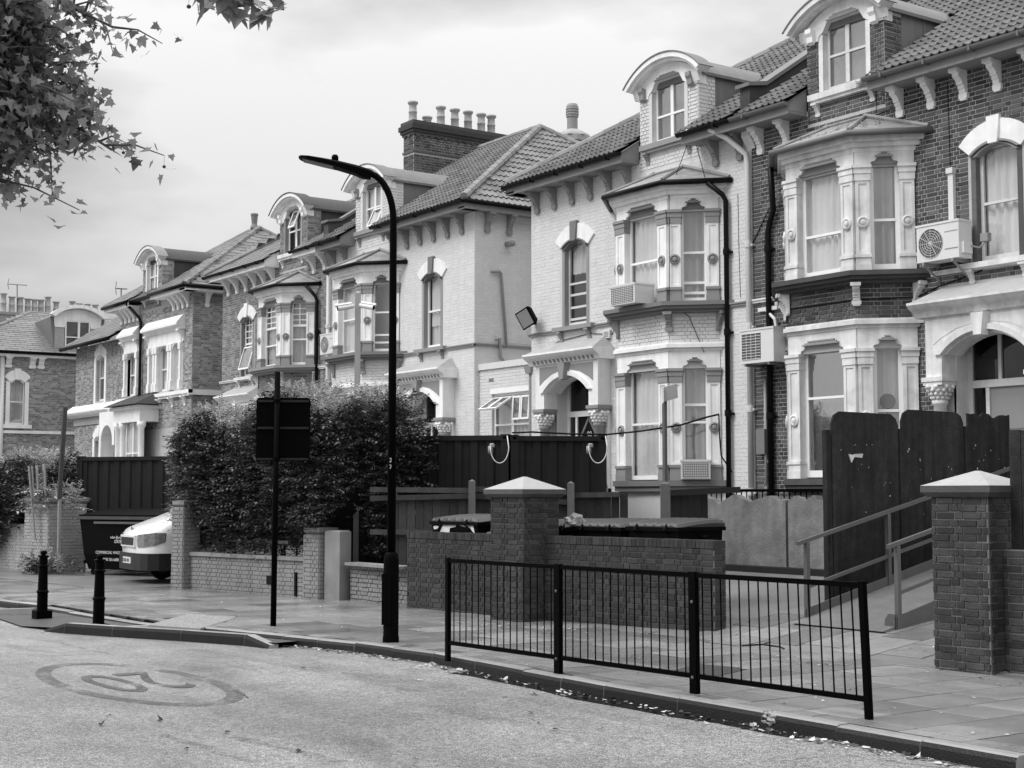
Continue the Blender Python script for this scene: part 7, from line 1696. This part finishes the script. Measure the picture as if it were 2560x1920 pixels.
def hedge_mass(name, parent_thing, path, hw, zfun, n_spray, size, mat, top_mat, seed, zbot=.25, bulge=.25, top_sprays=0, core=True):
    rnd = random.Random(seed); P = [Vector(p) for p in path]; segs = []; tot = 0
    for a, b in zip(P, P[1:]): segs.append((a, b, tot)); tot += (b - a).length
    def at(s):
        for a, b, t in segs:
            L = (b - a).length
            if s <= t + L: d = (b - a).normalized(); return a + d * (s - t), d
        return b, d
    def rad(s, z, sd):
        return hw * (1 + bulge * (math.sin(s * 2.1 + z * 1.7 + sd) * .5 + math.sin(s * 4.7 - z * 3.1 + sd * 2) * .3 + math.sin(s * 9 + z * 7 + sd) * .15))
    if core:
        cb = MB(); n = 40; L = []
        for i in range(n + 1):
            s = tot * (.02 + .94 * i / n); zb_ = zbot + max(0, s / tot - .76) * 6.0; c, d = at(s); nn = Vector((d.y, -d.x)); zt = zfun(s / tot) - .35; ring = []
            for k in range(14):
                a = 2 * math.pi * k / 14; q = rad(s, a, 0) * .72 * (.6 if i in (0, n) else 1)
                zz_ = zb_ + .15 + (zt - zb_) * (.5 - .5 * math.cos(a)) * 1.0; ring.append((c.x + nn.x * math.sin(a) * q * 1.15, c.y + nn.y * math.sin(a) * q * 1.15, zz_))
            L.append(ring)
        cb.loops(L); cb.build('shade_core', 'twig', parent_thing)  # solid near-black core put in for the shade inside the foliage
    mb = MB(); mt = MB()
    for i in range(n_spray):
        s = rnd.uniform(0, tot); c, d = at(s); nn = Vector((d.y, -d.x)); zt = zfun(s / tot); z = zbot + (zt - zbot) * (rnd.random() ** .9)
        end = rnd.random()
        if s / tot > .80 and z < zbot + (s / tot - .80) * 6.5: continue
        side = 1 if rnd.random() < .72 else -1
        if Vector((nn.x, nn.y)).dot(-c) < 0: nn = -nn
        r_ = rad(s, z, side) * (1 - .55 * max(0, (z - zt + .6) / .6) ** 2) * rnd.uniform(.72, 1.05)
        if z < zbot + .5: r_ *= .75
        p = Vector((c.x + nn.x * r_ * side, c.y + nn.y * r_ * side, z))
        if end < .10 or end > .90:
            p = Vector((c.x + nn.x * r_ * rnd.uniform(-1, 1), c.y + nn.y * r_ * rnd.uniform(-1, 1), z))
            c2, d2 = at(0 if end < .1 else tot); e = (1 if end > .1 else -1) * rnd.uniform(-.1, .35); p = Vector((c2.x + d2.x * e + nn.x * r_ * rnd.uniform(-.9, .9), c2.y + d2.y * e + nn.y * r_ * rnd.uniform(-.9, .9), z)); out = Vector((d2.x * (1 if end > .1 else -1), d2.y * (1 if end > .1 else -1), 0))
        else: out = Vector((nn.x * side, nn.y * side, 0))
        dr = (out + Vector((d.x, d.y, 0)) * rnd.uniform(-.9, .9) + Vector((0, 0, rnd.uniform(-.15, .6)))).normalized()
        leaf_spray(mb, p, dr, rnd.randint(5, 11), size * rnd.choice((.7, .9, 1.0, 1.15, 1.5)), rnd)
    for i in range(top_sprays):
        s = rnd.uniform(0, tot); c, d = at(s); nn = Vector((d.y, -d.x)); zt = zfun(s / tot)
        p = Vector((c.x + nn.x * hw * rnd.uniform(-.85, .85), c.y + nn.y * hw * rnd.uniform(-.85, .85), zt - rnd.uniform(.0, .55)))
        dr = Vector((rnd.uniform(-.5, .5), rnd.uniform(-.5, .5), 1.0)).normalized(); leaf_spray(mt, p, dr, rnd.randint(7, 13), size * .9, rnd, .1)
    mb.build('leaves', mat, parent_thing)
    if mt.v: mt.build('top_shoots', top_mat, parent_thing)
hg = thing('privet_hedge', 'big overgrown leafy hedge towering over the low painted wall', 'hedge', (-26, 12.8, 0))
def hz(f): return 3.38 + .14 * math.sin(f * 5.5 + 4.6) + .75 * max(0, f - .55) + .25 * math.sin(f * 13)
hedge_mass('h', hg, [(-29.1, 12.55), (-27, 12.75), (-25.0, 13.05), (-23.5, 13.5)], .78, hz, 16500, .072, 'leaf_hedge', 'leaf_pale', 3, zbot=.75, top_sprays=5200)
m = MB(); m.beam((-27.2, 12.0, .98), (-25.0, 12.35, .98), .05, .06); m.beam((-26.5, 12.1, .72), (-26.7, 12.1, .98), .05, .05); m.beam((-25.5, 12.25, .72), (-25.65, 12.25, .98), .05, .05); m.build('prop_rail', 'post_wood', hg)
rr = random.Random(2)
for k in range(16):
    x = -28.6 + k * .36; m = MB(); y = 12.55 + (x + 29) * .19; m.tube([(x, y, 0), (x + rr.uniform(-.1, .1), y + rr.uniform(-.1, .1), .6), (x + rr.uniform(-.3, .3), y, 1.5)], [.03, .025, .015], 6); m.build('stem', 'twig', hg)
iv = thing('ivy_hedge', 'dark ivy mass with pale grassy top at the far left', 'hedge', (-40, 10.8, 0))
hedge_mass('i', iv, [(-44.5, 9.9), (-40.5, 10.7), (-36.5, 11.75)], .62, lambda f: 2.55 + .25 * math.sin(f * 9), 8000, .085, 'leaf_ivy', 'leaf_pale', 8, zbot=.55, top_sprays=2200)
iv2 = thing('ivy_hedge', 'small ivy clump hanging over the cap of the broad pale pier', 'hedge', (-36, 11.4, 1.6))
hedge_mass('j', iv2, [(-36.6, 11.2), (-35.2, 11.55)], .30, lambda f: 2.0, 420, .085, 'leaf_pale', 'leaf_pale', 12, zbot=1.45, top_sprays=60, core=False)
iv3 = thing('weed_clump', 'low weeds growing at the foot of the pale pier', 'weeds', (-35.2, 11.0, 0))
hedge_mass('k', iv3, [(-35.6, 10.9), (-34.6, 11.25)], .22, lambda f: .38, 260, .07, 'leaf_ivy', 'leaf_pale', 14, zbot=.02, top_sprays=60, core=False)
iv4 = thing('creeper', 'creeper trailing down the ivy wall face', 'creeper', (-38.5, 10.5, .5))
hedge_mass('l', iv4, [(-43, 9.55), (-38.4, 10.5)], .30, lambda f: 1.9, 2600, .08, 'leaf_ivy', 'leaf_pale', 15, zbot=.45, core=False)
# shrubs along the bay roof and sill tufts
wd = thing('roof_weeds', 'weeds growing on the bay roof of the dark house', 'weeds', (-17.7, 19.1, 8.1)); mb = MB(); rnd = random.Random(4)
for i in range(160): leaf_spray(mb, Vector((rnd.uniform(-18.9, -16.6), 19.2 - rnd.random() * .35, 8.02 + rnd.random() * .08)), Vector((rnd.uniform(-.6, .6), rnd.uniform(-.6, .2), 1)), 5, .045, rnd)
mb.build('tufts', 'leaf_pale', wd)
wd2 = thing('roof_weeds', 'tuft growing at the right end of the dormer sill', 'weeds', (-17.2, 19.2, 8.85)); mb = MB()
for i in range(36): leaf_spray(mb, Vector((-17.12 + rnd.uniform(-.1, .12), 19.3 - rnd.random() * .1, 8.86)), Vector((rnd.uniform(-.2, 1), rnd.uniform(-.6, .2), .6)), 6, .05, rnd)
mb.build('tuft', 'leaf_pale', wd2)
# --- plane tree on the near pavement, its trunk left of the picture
tr = thing('plane_tree', 'plane tree with lobed leaves hanging into the top of the view', 'tree', (-14.0, -1.2, -.1))
base = Vector((-14.0, -1.2, -.1)); crown_c = Vector((-13.2, 1.4, 8.2))
m = MB(); m.tube([base, base + Vector((.05, .05, 1.2)), base + Vector((.1, .2, 3.2)), base + Vector((.2, .5, 5.2)), base + Vector((.3, .9, 7.5)), base + Vector((.3, 1.2, 9.5))], [.42, .34, .29, .25, .19, .1], 12); m.build('trunk', 'bark', tr, smooth=True)
LEAF = [(0, 0), (.20, .06), (.46, -.04), (.36, .22), (.52, .44), (.28, .46), (.22, .62), (.0, 1.0), (-.22, .62), (-.28, .46), (-.52, .44), (-.36, .22), (-.46, -.04), (-.20, .06)]
lv = MB(); tw = MB(); bl_ = MB(); rnd = random.Random(21); LIMB = []
def add_leaf(p, size, bias=None):
    dirv = Vector((rnd.gauss(0, .7), rnd.gauss(0, .7), rnd.gauss(-.55, .45))).normalized(); nrm = Vector((rnd.gauss(0, .6), rnd.gauss(0, .6), 1)).normalized()
    s = dirv.cross(nrm).normalized(); nn = s.cross(dirv); k = len(lv.v); fold = rnd.uniform(.05, .3); curl = rnd.uniform(.05, .3)
    for x, y in LEAF: q = p + s * (x * size) + dirv * (y * size) + nn * (abs(x) * size * fold - curl * y * y * size * .5); lv.v.append(tuple(q))
    lv.f += [(k, k + 1, k + 2, k + 3, k + 4, k + 5, k + 6, k + 7), (k, k + 7, k + 8, k + 9, k + 10, k + 11, k + 12, k + 13)]; lv.mi += [0, 0]
def branch(a, b, r, sub, leaves, size, spread=.8):
    a, b = Vector(a), Vector(b); L = (b - a).length; pts = []; n = 7
    for i in range(n + 1):
        f = i / n; pts.append(a.lerp(b, f) + Vector((math.sin(f * 5 + a.x) * .06 * L * .3, math.cos(f * 4 + a.y) * .05 * L * .3, .10 * L * math.sin(f * math.pi))))
    tw.tube(pts, [r * (1 - .8 * i / n) + .004 for i in range(n + 1)], 6)
    for j in range(sub):
        f = rnd.uniform(.04, 1) ** .62; i = min(n - 1, int(f * n)); p = pts[i].lerp(pts[i + 1], f * n - i)
        q = p + Vector((rnd.gauss(0, spread), rnd.gauss(0, spread), rnd.gauss(-.15, spread * .7))) * .55
        tw.tube([p, p.lerp(q, .5) + Vector((0, 0, .05)), q], [.012, .008, .004], 4)
        for l in range(leaves):
            g = rnd.uniform(.15, 1.05); add_leaf(p.lerp(q, g) + Vector((rnd.gauss(0, .08), rnd.gauss(0, .08), rnd.gauss(0, .08))), size * rnd.uniform(.55, 1.1))
        if rnd.random() < .16:
            c = q - Vector((0, 0, .10)); bl_.lathe([(0, -.016), (.013, -.009), (.016, 0), (.013, .009), (0, .016)], c, 6); bl_.tube([q, c], .0015, 3)
hub = base + Vector((.2, .6, 5.6))
D = 13.0
ends = [((25, 40), 13), ((130, 90), 12.6), ((60, 160), 13.2), ((300, 80), 12.6), ((180, 230), 13), ((120, 300), 12.7), ((240, 330), 12.6), ((290, 385), 12.8), ((90, 350), 13), ((150, 390), 12.8), ((20, 420), 13), ((10, 300), 13.1), ((40, 230), 12.6), ((210, 150), 12.9), ((-40, 120), 13), ((-60, 300), 12.8), ((5, 470), 13), ((-30, 420), 12.9), ((60, 100), 12.8), ((110, 200), 12.9)]
for (px, py), dd_ in [((x_ - 14, y_ - 14), q_) for (x_, y_), q_ in ends]:
    e = at_d(px, py, dd_); f = .55; a = hub.lerp(e, .42) + Vector((0, 0, .5)); branch(a, e, .035, 46, 15, .112, .48)
    tw.tube([hub, hub.lerp(a, .5) + Vector((0, 0, .5)), a], [.07, .05, .03], 6)
e2 = at_d(600, -10, 9.5); a2_ = base + Vector((.3, 1.0, 7.6)); mid = a2_.lerp(e2, .6) + Vector((0, 0, .9)); tw.tube([a2_, a2_.lerp(mid, .5) + Vector((0, 0, .4)), mid], [.08, .06, .04], 6); branch(mid, e2, .03, 8, 5, .15, .35)
for (px, py) in ((510, -10), (540, 2), (570, -2), (600, 10), (630, 0), (655, 5), (680, 20), (676, 45), (585, 28), (560, -15), (615, -12), (640, -14)):
    p = at_d(px, py, 9.4); 
    for l in range(3): add_leaf(p + Vector((rnd.gauss(0, .035), rnd.gauss(0, .035), rnd.gauss(0, .03))), rnd.uniform(.10, .17))
tw.tube([at_d(590, -30, 9.45), at_d(620, 0, 9.4), at_d(650, 18, 9.4), at_d(678, 38, 9.4)], [.006, .004, .003, .002], 4)
for px, py in ((590, 58), (593, 49)): bl_.lathe([(0, -.016), (.013, -.009), (.016, 0), (.013, .009), (0, .016)], at_d(px, py, 9.4), 8)
for (dx, dy, dz) in ((-3, -2, 3), (2.6, -2, 3.2), (0, -3.5, 2.6), (-2.5, 1.2, 4), (2, 1, 4.4), (.4, .2, 5.2), (-4, -.5, 1.6), (1, -3.8, 4)):
    branch(base + Vector((.3, .9, 6.8)), base + Vector((dx, dy, 6.2 + dz)), .08, 16, 8, .17, .9)
tw.build('limbs', 'bark', tr, smooth=True); lv.build('crown', 'leaf_plane', tr); bl_.build('seed_balls', 'litter_dark', tr, kind='stuff')
# --- fallen leaves, paper and grit
lt = MB(); ld = MB(); rnd = random.Random(77)
def scrap(mb, p, s, flat=.3):
    a = rnd.uniform(0, 6.28); n = rnd.randint(4, 6); k = len(mb.v); tl = Vector((rnd.gauss(0, flat), rnd.gauss(0, flat)))
    for i in range(n):
        an = a + 2 * math.pi * i / n; r_ = s * rnd.uniform(.5, 1.1); x, y = r_ * math.cos(an), r_ * math.sin(an); mb.v.append((p.x + x, p.y + y * .8, p.z + .006 + max(0, x * tl.x + y * tl.y) + rnd.random() * s * .18))
    mb.f.append(tuple(range(k, k + n))); mb.mi.append(0)
for i in range(800):     # along the gutter
    x = rnd.uniform(-19.5, -6.3); y = kerb_y(x) - abs(rnd.gauss(0, .10)) - .03
    if rnd.random() < .45 and not (-17.8 < x < -15.5 or -8.6 < x < -6.6): continue
    scrap(lt if rnd.random() < .5 else ld, Vector((x, y, -.122)), rnd.uniform(.010, .042))
for i in range(340):     # on the footway
    x = rnd.uniform(-27, -6.5); y = rnd.uniform(9.4, 13.0); scrap(lt if rnd.random() < .55 else ld, Vector((x, y, .004)), rnd.uniform(.006, .026))
for cx, cy, n_, sp in ((-17.6, 11.9, 40, .35), (-16.4, 12.3, 24, .3), (-12.0, 12.2, 20, .4), (-9.2, 12.4, 22, .5), (-11.0, 13.6, 26, .4)):
    for i in range(n_): x, y = cx + rnd.gauss(0, sp), cy + rnd.gauss(0, sp * .5); scrap(lt if rnd.random() < .6 else ld, Vector((x, y, gz(y) + .004)), rnd.uniform(.008, .035))
for px, py in ((275, 1790), (398, 1803), (465, 1874), (748, 1879), (757, 1672), (570, 1832), (250, 1813), (1330, 1783), (1335, 1738), (1500, 1825), (1385, 1825)):
    p = on_z(px, py, -.122)
    for i in range(3): scrap(ld, p + Vector((rnd.gauss(0, .012), rnd.gauss(0, .012), 0)), rnd.uniform(.015, .04), .5)
for px, py in ((520, 1487), (1260, 1742), (1262, 1702), (1050, 1702), (1330, 1735), (1960, 1757)): p = on_z(px, py, -.122 if py > 1690 and px < 1900 else .004); scrap(lt, p, .045, .1)
o = lt.build('litter', 'litter_pale'); o['kind'] = 'stuff'; o['label'] = 'pale scraps and dry leaves along the gutter and pavement'; o['category'] = 'litter'
o = ld.build('fallen_leaves', 'litter_dark'); o['kind'] = 'stuff'; o['label'] = 'dark wet leaves scattered on road and pavement'; o['category'] = 'leaves'
stk = thing('fallen_stick', 'thin black stick lying on the pavement behind the railing', 'stick', on_z(1900, 1615, .05)); m = MB(); pts = [on_z(x_, y_, .06) for x_, y_ in ((1855, 1614), (1905, 1611), (1950, 1617), (1960, 1622))]; m.tube(pts, .012, 5); m.tube([pts[1], on_z(1925, 1606, .07)], .008, 4); m.build('twig', 'twig', stk)
